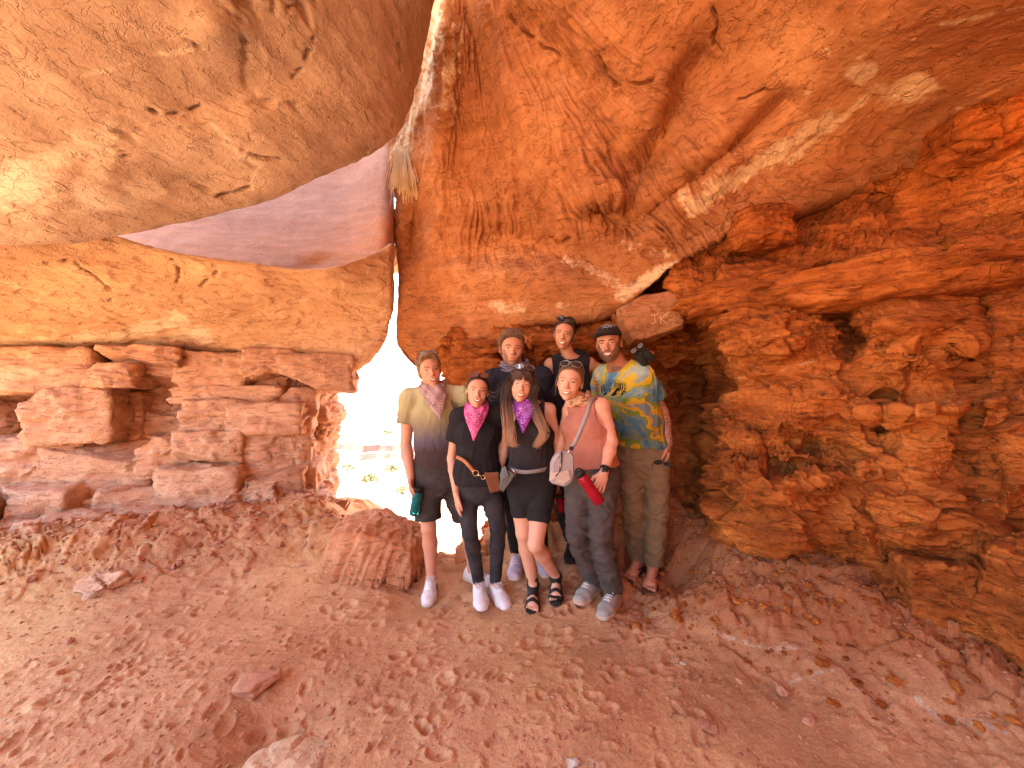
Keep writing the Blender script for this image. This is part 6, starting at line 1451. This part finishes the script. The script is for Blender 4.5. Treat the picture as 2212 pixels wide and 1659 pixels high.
# --- E: tall woman behind
E = person(dict(d=3.08, s=1.02, hs=1.0, label='tall smiling woman at the back in sleeveless black hooded vest', face_dir=fdir(1221, 720, 3.1, -6, 0), roll=-8, smile=1.0, skin=SK3, brow=H_DK, dims=((.155, .105), (.135, .10), (.165, .11)), arm=.95, leg=.95,
    J=dict(head=(1219, 722, -.04), shL=(1190, 790, .02), shR=(1272, 788, .02), elL=(1176, 900, -.02), wrL=(1203, 1055, -.16), elR=(1335, 812, .05), wrR=(1402, 775, -.13), hipL=(1214, 1005), hipR=(1262, 1005), knL=(1216, 1095, .04), anL=(1236, 1172, .06), toL=(1232, 1200, -.1), knR=(1262, 1095, .06), anR=(1280, 1172, .08), toR=(1285, 1200, -.1)),
    handL=HG((.15, -.2, -1), (.6, -.6, 0), (0, -1, 0), curl=(.5, .5, .5, .5)), handR=HG((-.15, -.55, .45), (-.6, -.5, -.3), (-1, 0, .2), curl=(.6, .6, .6, .6), thumb=.8)))
shirt(E, BLK, P(0, 1000, 3.08)[2], sleeve=None, o=.020, loose=.012, seed=8.0, name='vest', armhole=-.012)
trousers(E, BLK2, end=.95, o=.010, waist_z=P(0, 980, 3.08)[2])
Q_ = hq(E)
hair_cap(E, H_DK, .010, line=((.14, .15), (.106, .098), (.092, .074), (.065, .047), (.03, .030), (-.01, .008), (-.07, -.02)), seed=9.0, amp=.004, vol=[((.03, .03, .10), (.05, .05, .03))])
strands(E, H_DK, [[Q_(-.074, .03, .05), Q_(-.084, .04, .0), Q_(-.082, .04, -.04)], [Q_(.078, .01, .0), Q_(.088, .0, -.05), Q_(.08, -.01, -.09), Q_(.09, -.01, -.12)]], .003)
combed(E, H_DK, 90, seed=3, back=(.03, -.10, .03))
V, Q = sdf_mesh([SEG(E['nb'] + E['S'] * .06 + E['up'] * .03 + V3(0, .03, 0), E['nb'] + E['S'] * .14 + E['up'] * .005 + V3(0, .05, 0), (.05, .045), (.05, .035), V3(0, 0, 1), .03), SEG(E['nb'] - E['S'] * .05 + V3(0, .07, .01), E['nb'] + E['S'] * .06 + V3(0, .08, .02), (.04, .04), (.05, .05), V3(0, 0, 1), .03)], .005, wrinkle=wr_noise(.008)); make('hood', V, Q, BLK, parent=E['root'])
for (a, b, w) in (((1193, 838), (1218, 838), .03),): 
    V, Q = sdf_mesh([SEG(P(1196, 846, 2.90), P(1218, 848, 2.88), (.012, .035), (.012, .035), V3(0, 1, 0), .01)], .005); make('pocket', V, Q, BLK, parent=E['root'])
sunglasses('dark sunglasses pushed up on the hair of the tall woman at the back', Q_(0, .060, .124), head_frame(E['R'] @ V3(0, .80, .6), -8), 1.0, GLB, DRK, big=1.0)
for sd in 'LR': shoe(E, sd, BLK, BLKR, BLK, name='shoe')
# --- F: woman in dusty rose top
Fp = person(dict(d=2.55, s=.97, hs=.985, label='smiling woman in dusty rose sleeveless top, dark grey trousers and patterned gaiter', face_dir=fdir(1229, 824, 2.45, -10, 0), roll=-7, smile=.9, squint=.75, skin=SK2, brow=H_MD, dims=((.150, .108), (.140, .105), (.170, .120)), arm=1.04, leg=1.0, foot=.26, bust=1.06,
    J=dict(head=(1231, 826, -.08), shL=(1232, 890, .06), shR=(1300, 880, -.08), elL=(1212, 960, .10), wrL=(1200, 1010, .15), elR=(1322, 955, -.12), wrR=(1305, 1020, -.25), hipL=(1250, 1028, .04), hipR=(1306, 1024, -.02), knL=(1247, 1155, -.06), anL=(1282, 1252, .08), toL=(1240, 1295, -.12), knR=(1296, 1155, -.10), anR=(1325, 1278, -.02), toR=(1300, 1330, -.2)),
    handL=None, handR=HG((-.35, -.12, -1), (-.1, .9, -.2), (-1, -.1, .2), curl=(.30, .26, .24, .22), thumb=.7, spread=.08)))
shirt(Fp, ROSE, P(0, 1012, 2.5)[2], sleeve=None, o=.010, loose=.004, seed=10.0, name='sleeveless_top', hemtilt=.12, armhole=.0)
trousers(Fp, SLATE, end=.98, o=.008, waist_z=P(0, 990, 2.5)[2], seed=11.0, flare=.016, wamp=.007)
Q_ = hq(Fp)
hair_cap(Fp, H_MD, .010, line=((.14, .15), (.106, .098), (.092, .074), (.065, .046), (.03, .028), (-.01, .006), (-.07, -.02)), seed=12.0, amp=.003)
strands(Fp, H_MD, [[Q_(-.072, .03, .05), Q_(-.086, .03, .0), Q_(-.082, .02, -.06), Q_(-.085, .01, -.10)], [Q_(.075, .03, .05), Q_(.088, .02, .0), Q_(.086, .01, -.03)]], .003)
combed(Fp, H_MD, 90, seed=2)
bandana(Fp, GAIT, (1240, 885, 2.4), ring=.066, seed=12, name='neck_gaiter', flap=False, fold=.010, drop=.006)
sunglasses('grey rimmed sunglasses on the hair of the woman in the dusty rose top', Q_(.002, .058, .122), head_frame(Fp['R'] @ V3(0, .80, .6), -7), 1.0, GLS, DRK, big=1.1, round_=.8)
for sd in 'LR': shoe(Fp, sd, GREY, TANS, WL, bulk=1.08, name='trail_shoe')
wr = Fp['Jw']['wrR']; el = Fp['Jw']['elR']; wa = wr + unit(el - wr) * .022
ring_band(wa, wr - el, .030, .020, BLKR, 'watch_strap', Fp['root'], .002)
cw = wa + V3(-.008, -.031, .0); V, Q = sdf_mesh([SEG(cw - V3(.008, 0, 0), cw + V3(.008, 0, 0), (.006, .018), (.006, .018), V3(0, 1, 0), .005)], .003); make('watch', V, Q, GLB, parent=Fp['root'])
# --- G: man in the tie-dye tee and cap
G = person(dict(d=2.80, s=1.05, hs=1.06, male=True, label='bearded man in black cap and bright tie-dye tee at the right end', face_dir=fdir(1315, 739, 2.8, -8, -2), roll=4, smile=1.0, squint=.8, skin=SK4, brow=H_DK, dims=((.185, .125), (.180, .130), (.170, .120)), arm=1.10, leg=.98, belly=True, tattoo='R',
    J=dict(head=(1315, 742, -.06), shL=(1306, 812, .14), shR=(1388, 812, -.06), elL=(1290, 870, .26), wrL=(1283, 838, .20), elR=(1430, 888, -.02), wrR=(1444, 958, -.08), hipL=(1358, 978, .06), hipR=(1414, 978, -.02), knL=(1368, 1105, .04), anL=(1380, 1205, .14), toL=(1352, 1240, -.06), knR=(1420, 1105, -.02), anR=(1410, 1222, .0), toR=(1398, 1268, -.22)), toemir={'L': -1, 'R': -1},
    handL=HG((.1, -.8, .1), (-.9, -.3, 0), (0, 0, 1), curl=(.5, .5, .5, .5)), handR=HG((-.05, -.15, -1), (-.8, .4, 0), (-.4, -.9, 0), curl=(.45, .5, .6, .6), thumb=.9)))
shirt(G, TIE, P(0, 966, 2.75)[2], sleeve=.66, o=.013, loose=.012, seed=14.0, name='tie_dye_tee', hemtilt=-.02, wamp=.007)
trousers(G, KHAKI, end=.97, o=.012, waist_z=P(0, 945, 2.75)[2], seed=15.0, flare=.014, wamp=.007)
beard(G, H_BEARD, .007)
hair_cap(G, H_DK, .006, line=((.06, .03), (.02, .032), (-.03, .015), (-.06, 0)), seed=15.0, amp=.002)
for sd in 'LR': sandal(G, sd, BRS, BRS, 'thong')
Q_ = hq(G); R_, hs = G['R'], G['hs']
CAPM = cloth_mat('cap_black', (0.028, 0.022, 0.022, 1), .1)
def capcut(v, X):
    L = ((X - G['hc']) @ R_) / hs; return np.maximum(v, (.040 + .18 * np.clip(L[:, 1], -.1, .12) - L[:, 2]) * hs)
V, Q = sdf_mesh([ELL(Q_(0, -.012, .045), V3(.087, .105, .090) * hs, R_, .01)], .004, capcut); cp = make('baseball_cap', V, Q, CAPM, parent=G['root'])
n1, n2 = 18, 8; V, Fc = [], []
for j in range(n2):
    t = j / (n2 - 1)
    for i in range(n1):
        a = math.pi * (i / (n1 - 1)) * .86 + .22; rx = .080 + .004 * t; y = .045 + math.sin(a) * (.052 + .062 * t); x = -math.cos(a) * rx
        V.append(Q_(x, y, .058 + .020 - (x / .08) ** 2 * .018 - .010 * t + .004))
for j in range(n2 - 1):
    for i in range(n1 - 1): Fc.append((j * n1 + i, j * n1 + i + 1, (j + 1) * n1 + i + 1, (j + 1) * n1 + i))
o = make('brim', V, Fc, CAPM, parent=cp); md = o.modifiers.new('thickness', 'SOLIDIFY'); md.thickness = .004
# ------------------------------------------------------------------ print and emblem, laid on the cloth
from mathutils.bvhtree import BVHTree
def bvh(o):
    off = Vector(o.matrix_world.translation) if False else Vector(o.parent.location if o.parent else o.location)
    return BVHTree.FromPolygons([off + v.co for v in o.data.vertices], [p_.vertices[:] for p_ in o.data.polygons])
def lay(bv, polys, name, mat, parent, d=.0025, sub=None):
    """polys in control coordinates, dropped on the surface"""
    Vs, Fs = [], []
    for pl_ in polys:
        hit = []
        for (x, y) in pl_:
            dr = Vector(P(x, y, 1.0) - CAM).normalized(); h = bv.ray_cast(Vector(CAM), dr)
            if h[0] is None: break
            hit.append(np.array(h[0] - dr * d))
        else:
            n = len(Vs); Vs += hit; Fs.append(tuple(range(n, n + len(hit))))
    if Vs: return make(name, np.array(Vs), Fs, mat, parent=parent, smooth=False)
INK = plain('black_print', (0.015, 0.014, 0.016, 1), .85, .1); TH = plain('grey_thread', (0.42, 0.36, 0.33, 1), .9)
def stroke_polys(lines, w):
    out = []
    for ln_ in lines:
        for (x0, y0), (x1, y1) in zip(ln_[:-1], ln_[1:]):
            L = math.hypot(x1 - x0, y1 - y0)
            if L < 1e-6: continue
            nx, ny = -(y1 - y0) / L * w, (x1 - x0) / L * w; m_ = max(1, int(L / 3))
            for k in range(m_):
                a, b = k / m_, (k + 1) / m_; xa, ya, xb, yb = x0 + (x1 - x0) * a, y0 + (y1 - y0) * a, x0 + (x1 - x0) * b, y0 + (y1 - y0) * b
                out.append([(xa - nx, ya - ny), (xa + nx, ya + ny), (xb + nx, yb + ny), (xb - nx, yb - ny)])
    return out
GL = {'V': [[(0, 1), (.5, 0), (1, 1)]], 'A': [[(0, 0), (.5, 1), (1, 0)], [(.22, .4), (.78, .4)]], 'L': [[(0, 1), (0, 0), (1, 0)]], 'E': [[(1, 1), (0, 1), (0, 0), (1, 0)], [(0, .5), (.8, .5)]], 'Y': [[(0, 1), (.5, .5), (1, 1)], [(.5, .5), (.5, 0)]],
      'T': [[(0, 1), (1, 1)], [(.5, 1), (.5, 0)]], 'H': [[(0, 0), (0, 1)], [(1, 0), (1, 1)], [(0, .5), (1, .5)]], 'U': [[(0, 1), (0, 0), (1, 0), (1, 1)]], 'N': [[(0, 0), (0, 1), (1, 0), (1, 1)]], 'D': [[(0, 0), (0, 1), (.7, 1), (1, .7), (1, .3), (.7, 0), (0, 0)]], 'R': [[(0, 0), (0, 1), (1, 1), (1, .5), (0, .5), (1, 0)]], ' ': []}
def arc_text(txt, x0, x1, ybase, rise, h, w):
    lines = []; n = len(txt); cw = (x1 - x0) / n
    for i, ch in enumerate(txt):
        for ln_ in GL[ch]:
            o = []
            for (u, v) in ln_:
                x = x0 + (i + .12 + u * .74) * cw; t = (x - (x0 + x1) / 2) / ((x1 - x0) / 2); hh = h * (1 + .35 * t * t)
                o.append((x, ybase + rise * t * t + hh * .2 * t * t - v * hh))
            lines.append(o)
    return stroke_polys(lines, w)
tee = [o for o in G['root'].children if o.name.startswith('tie_dye_tee')][0]; bt_ = bvh(tee)
tx, ty = lambda x: 1279 + x * .1773, lambda y: 674 + y * .1773
poly = arc_text('VALLEY THUNDER', tx(105), tx(415), ty(925), 8, 13, .55)
poly += stroke_polys([[(tx(105 + 31 * k), ty(925) + 8 * ((k - 5) / 5) ** 2 - 16 * (1 + .1 * abs(k - 5) / 5)) for k in range(11)], [(tx(105 + 31 * k), ty(930) + 10 * ((k - 5) / 5) ** 2 + 1) for k in range(11)]], .4)
lay(bt_, poly, 'printed_lettering', INK, tee)
def bolt(x, y, s_, sk=-.35):
    pts = [(.15, -1), (.62, -1), (.22, -.28), (.52, -.28), (-.45, 1.15), (-.08, .12), (-.42, .12)]
    P_ = [(x + (a + sk * b) * s_, y + b * s_) for a, b in pts]; return [[P_[0], P_[1], P_[2], P_[6]], [P_[6], P_[2], P_[3], P_[5]], [P_[5], P_[3], P_[4]]]
bl_ = bolt(tx(262), ty(1010), 15) + bolt(tx(155), ty(1005), 8) + bolt(tx(365), ty(1000), 7) + bolt(tx(215), ty(965), 5) + bolt(tx(325), ty(960), 5)
bs = lay(bt_, bl_, 'printed_bolts', INK, tee); 
cb_ = bvh(cp)
em = [[(1313 + 12.5 * math.cos(a), 706 - 9 * math.sin(a)) for a in np.linspace(.15, 3.0, 12)], [(1313 + 9 * math.cos(a), 706 - 6 * math.sin(a)) for a in np.linspace(.2, 2.95, 10)], [(1297, 706), (1302, 703), (1307, 705), (1312, 702), (1317, 704), (1323, 702), (1329, 705)], [(1301, 709), (1306, 706), (1311, 708), (1316, 705), (1322, 707)], [(1309, 697), (1316, 697)]]
lay(cb_, stroke_polys(em, .55), 'cap_emblem', TH, cp, .002)
# lettering and sprig on the left man's tee
ta = [o for o in A['root'].children if o.name.startswith('tee_shirt')][0]; ba = bvh(ta); ax_, ay_ = lambda x: 881.4 + x * .1355, lambda y: 743 + y * .1355
sp_ = [[(ax_(690), ay_(900)), (ax_(720), ay_(1010)), (ax_(745), ay_(1100))]] + [[(ax_(690 + 12 * k), ay_(915 + 40 * k)), (ax_(790 + 5 * k), ay_(960 + 38 * k))] for k in range(4)]
lay(ba, stroke_polys(sp_, .5) + arc_text('VALLEY', ax_(690), ax_(760), ay_(1110), 0, 5, .4), 'printed_sprig', INK, ta)
# ------------------------------------------------------------------ things carried
TEAL = NT('teal_plastic'); TEAL.done((0.05, 0.55, 0.60, 1), .08, None, .5); TEAL.b.inputs['Transmission Weight'].default_value = .8; TEAL.b.inputs['IOR'].default_value = 1.2
RED_ = NT('red_plastic'); RED_.done((0.42, 0.012, 0.03, 1), .10, None, .5); RED_.b.inputs['Transmission Weight'].default_value = .35; RED_.b.inputs['IOR'].default_value = 1.3
def bottle(a, b, r, mat, label):
    """a base, b top of the lid"""
    ax = unit(b - a); L = np.linalg.norm(b - a); root = empty('water_bottle', a, label, 'water bottle'); sd = unit(np.cross(ax, V3(0, 1, 0))); s2 = np.cross(ax, sd)
    def rev(prof, name, m, par, ridg=0):
        n = 28; V, Fc = [], []
        for (t, rr) in prof:
            for k in range(n):
                th = 2 * math.pi * k / n; q = rr * (1 + (.05 if ridg and k % 2 else 0)); V.append(a + ax * t * L + sd * math.cos(th) * q + s2 * math.sin(th) * q)
        for j in range(len(prof) - 1):
            for k in range(n): Fc.append((j * n + k, j * n + (k + 1) % n, (j + 1) * n + (k + 1) % n, (j + 1) * n + k))
        return make(name, V, Fc, m, parent=par)
    rev([(0, .001), (0, r * .85), (.02, r), (.40, r), (.43, r * .95), (.52, r * .95), (.55, r), (.76, r), (.82, r * .80), (.84, r * .72), (.84, .001)], 'bottle_body', mat, root)
    lid = rev([(.83, .001), (.83, r * .86), (.95, r * .86), (.965, r * .78), (.965, .001)], 'lid', BLKR, root, 1)
    V, Fc = tubes([(curve([a + ax * L * .96 + sd * r * .6, a + ax * L * 1.03 + sd * r * .3, a + ax * L * 1.03 - sd * r * .3, a + ax * L * .96 - sd * r * .6], 8), r * .14)], 6); make('carry_loop', V, Fc, BLKR, parent=lid)
    return root
bottle(P(894, 1112, 2.76), P(904, 1051, 2.74), .034, TEAL.m, 'translucent teal water bottle with black lid held by the man at left end')
bottle(P(1296, 1086, 2.19), P(1248, 1016, 2.20), .034, RED_.m, 'red water bottle with black lid held slanting by the woman in the dusty rose top')
bottle(P(1213, 1105, 2.84), P(1207, 1068, 2.84), .030, RED_.m, 'second red bottle mostly hidden behind the dark grey trousers')
def slab_mesh(poly, thick, nrm):
    n = len(poly); A_ = [np.array(p_) for p_ in poly]; V = A_ + [p_ + nrm * thick for p_ in A_]; Fc = [tuple(range(n))[::-1], tuple(range(n, 2 * n))] + [(i, (i + 1) % n, n + (i + 1) % n, n + i) for i in range(n)]; return V, Fc
def bev(o, w=.003):
    md = o.modifiers.new('bevel', 'BEVEL'); md.width = w; md.segments = 3; md.limit_method = 'ANGLE'; return o
LEA = plain('tan_leather', (0.42, 0.16, 0.065, 1), .42, .4, .12, 30); LEAD = plain('brown_leather', (0.22, 0.08, 0.04, 1), .45, .4, .12, 30); BLEA = plain('black_leather', (0.025, 0.024, 0.026, 1), .35, .5, .1, 30); CANV = plain('stone_canvas', (0.50, 0.40, 0.33, 1), .85, .2, .08, 80); CANG = plain('grey_canvas', (0.36, 0.31, 0.30, 1), .85, .2, .08, 80); WEB = plain('grey_webbing', (0.30, 0.28, 0.28, 1), .8)
N_ = V3(0, -1, 0)
def bx2(x, y): return 1079.9 / 1 * 0 + (933.2 + x * .1146), (933.2 + y * .1146)
def zp(x, y, d): return P(933.2 + x * .1146, 933.2 + y * .1146, d)       # from the enlarged view of the belts
def ribbon(pts, w, nrm, thick, name, mat, parent):
    pts = [np.array(p_) for p_ in pts]; c = curve(pts, 18); T = np.gradient(c, axis=0); V, Fc = [], []
    for p_, t in zip(c, T):
        s_ = unit(np.cross(unit(t), nrm)) * w; V += [p_ - s_, p_ + s_, p_ + s_ + nrm * thick, p_ - s_ + nrm * thick]
    for i in range(len(c) - 1):
        for k in range(4): Fc.append((i * 4 + k, i * 4 + (k + 1) % 4, (i + 1) * 4 + (k + 1) % 4, (i + 1) * 4 + k))
    n = (len(c) - 1) * 4; Fc += [(3, 2, 1, 0), (n, n + 1, n + 2, n + 3)]
    return make(name, V, Fc, mat, parent=parent)
bag = empty('belt_bag', zp(1120, 950, 2.58), 'brown leather belt bag on tan strap worn by the woman with the pink bandana', 'belt bag')
ribbon([zp(455, 465, 2.62), zp(600, 540, 2.585), zp(700, 640, 2.57), zp(790, 745, 2.57)], .0115, N_, .004, 'strap', LEA, bag)
o = make('pouch', *slab_mesh([zp(985, 765, 2.58), zp(1255, 755, 2.60), zp(1300, 1080, 2.60), zp(1105, 1130, 2.575)], .035, N_), LEAD, parent=bag, smooth=False); bev(o, .006)
o = make('flap', *slab_mesh([zp(983, 762, 2.542), zp(1258, 752, 2.562), zp(1262, 850, 2.560), zp(1080, 858, 2.542), zp(1000, 800, 2.541)], .005, N_), LEAD, parent=bag, smooth=False); bev(o, .002)
def ringp(cx, cy, r, d, rw, name, mat, par, ry=None):
    pts = [zp(cx + r * math.cos(a), cy + (ry or r) * math.sin(a), d) for a in np.linspace(0, 6.28, 16, endpoint=False)]; V, Fc = tubes([(np.array(pts), rw)], 6, closed=True); make(name, V, Fc, mat, parent=par)
ringp(822, 775, 55, 2.56, .0024, 'metal_ring', GOLD, bag); ringp(962, 855, 38, 2.56, .0024, 'metal_ring', GOLD, bag)
V, Fc = tubes([([zp(855, 800, 2.555), zp(940, 840, 2.555)], .005)], 8); make('clasp', V, Fc, GOLD, parent=bag)
V, Fc = tubes([([zp(1200, 815, 2.556), zp(1202, 816, 2.551)], .003)], 10); make('stud', V, Fc, GOLD, parent=bag)
bag = empty('belt_bag', zp(1380, 860, 2.5), 'small black leather pouch on a grey waist belt worn by the long haired woman', 'belt bag')
ribbon([zp(1470, 700, 2.49), zp(1640, 745, 2.475), zp(1800, 755, 2.475), zp(2000, 730, 2.50), zp(2180, 690, 2.56)], .0125, N_, .004, 'belt', WEB, bag)
o = make('pouch', *slab_mesh([zp(1310, 660, 2.51), zp(1390, 640, 2.49), zp(1575, 760, 2.48), zp(1500, 900, 2.48), zp(1345, 1110, 2.49), zp(1258, 1040, 2.50)], .05, N_), BLEA, parent=bag, smooth=False); bev(o, .008)
o = make('flap', *slab_mesh([zp(1312, 665, 2.456), zp(1385, 645, 2.438), zp(1450, 830, 2.425), zp(1305, 930, 2.436), zp(1275, 830, 2.45)], .005, N_), BLEA, parent=bag, smooth=False); bev(o, .002)
V, Fc = tubes([([zp(1508, 705, 2.425), zp(1568, 765, 2.422), zp(1560, 840, 2.422)], .0028)], 6); make('zip_pull', V, Fc, SILV, parent=bag)
V, Fc = tubes([([zp(1310, 885, 2.428), zp(1322, 872, 2.428)], .0022)], 6); make('stud', V, Fc, SILV, parent=bag)
def yp(x, y, d): return P(1157.9 + x * .1250, 933.2 + y * .1250, d)
bag = empty('sling_bag', yp(420, 600, 2.3), 'two tone grey canvas sling bag worn by the woman in the rose top', 'shoulder bag')
ribbon([P(1290, 858, 2.44), P(1277, 868, 2.335), P(1268, 895, 2.29), P(1256, 925, 2.285), P(1243, 955, 2.30), yp(620, 255, 2.32)], .0125, N_, .003, 'strap', WEB, bag)
o = make('strap_adjuster', *slab_mesh([yp(585, 245, 2.315), yp(655, 262, 2.315), yp(640, 320, 2.315), yp(565, 298, 2.315)], .010, N_), BLKR, parent=bag, smooth=False); bev(o, .002)
o = make('bag_body', *slab_mesh([yp(345, 335, 2.35), yp(440, 315, 2.34), yp(590, 305, 2.34), yp(630, 380, 2.36), yp(625, 690, 2.36), yp(600, 820, 2.34), yp(470, 905, 2.33), yp(228, 840, 2.34), yp(238, 520, 2.35), yp(275, 430, 2.35)], .075, N_), CANG, parent=bag, smooth=False); bev(o, .016)
o = make('lower_panel', *slab_mesh([yp(240, 700, 2.275), yp(400, 690, 2.266), yp(560, 650, 2.266), yp(606, 815, 2.27), yp(470, 900, 2.262), yp(226, 838, 2.275)], .006, N_), CANV, parent=bag, smooth=False); bev(o, .003)
V, Fc = tubes([([yp(440, 335, 2.272), yp(445, 420, 2.268), yp(430, 560, 2.266), yp(405, 690, 2.262), yp(340, 765, 2.26)], .0038)], 6); make('zipper', V, Fc, BLKR, parent=bag)
V, Fc = tubes([([yp(425, 520, 2.260), yp(425, 640, 2.258)], .003)], 6); make('zip_pull', V, Fc, SILV, parent=bag)
V, Fc = tubes([([yp(570, 340, 2.268), yp(572, 341, 2.258)], .0075)], 14); make('metal_button', V, Fc, SILV, parent=bag)
# binoculars
bn = empty('binoculars', P(1390, 773, 2.72), 'black binoculars held up behind the shoulder of the man in the tie-dye tee', 'binoculars')
BIN = plain('binocular_rubber', (0.022, 0.026, 0.024, 1), .6, .3); GLA = plain('coated_glass', (0.10, 0.14, 0.16, 1), .05, .9)
a0 = P(1376, 752, 2.62); a1 = P(1408, 790, 2.72); axb = unit(a1 - a0); sb = unit(np.cross(axb, V3(.2, 1, .3)))
for sg in (-1, 1):
    o_ = sb * sg * .026; Lb = .15
    prof = [(0, .019), (.03, .021), (.035, .018), (.06, .020), (.075, .028), (.15, .030), (.155, .026)]
    th = np.linspace(0, 6.283, 20, endpoint=False); A1 = unit(np.cross(axb, V3(0, 0, 1))); A2 = np.cross(axb, A1); V, Fc = [], []
    for (t, r_) in prof: V += [a0 + o_ + axb * t + A1 * math.cos(q) * r_ + A2 * math.sin(q) * r_ for q in th]
    for j in range(len(prof) - 1):
        for k in range(20): Fc.append((j * 20 + k, j * 20 + (k + 1) % 20, (j + 1) * 20 + (k + 1) % 20, (j + 1) * 20 + k))
    br_ = make('barrel', V, Fc, BIN, parent=bn)
    V = [a0 + o_ + axb * .003 + A1 * math.cos(q) * .015 + A2 * math.sin(q) * .015 for q in th]; make('eyepiece_glass', V, [tuple(range(20))], GLA, parent=br_)
    V, Fc = tubes([(np.array([a0 + o_ + A1 * math.cos(q) * .017 + A2 * math.sin(q) * .017 for q in th]), .003)], 6, closed=True); make('eyecup', V, Fc, plain('grey_ring', (0.2, 0.2, 0.2, 1), .4), parent=br_)
V, Q = sdf_mesh([SEG(a0 + axb * .06, a0 + axb * .13, (.028, .012), (.030, .014), sb, .01), CAP(a0 + axb * .05 + A2 * .01, a0 + axb * .07 + A2 * .01, .011, .011, .01)], .003); make('hinge', V, Q, BIN, parent=bn)
# sunglasses dangling from the right hand of the man at the right
sunglasses('dark sunglasses dangling from the hand of the man in the tie-dye tee', P(1432, 1000, 2.60), head_frame(V3(-.3, -.5, .8), -6), .95, GLB, DRK, big=1.0)
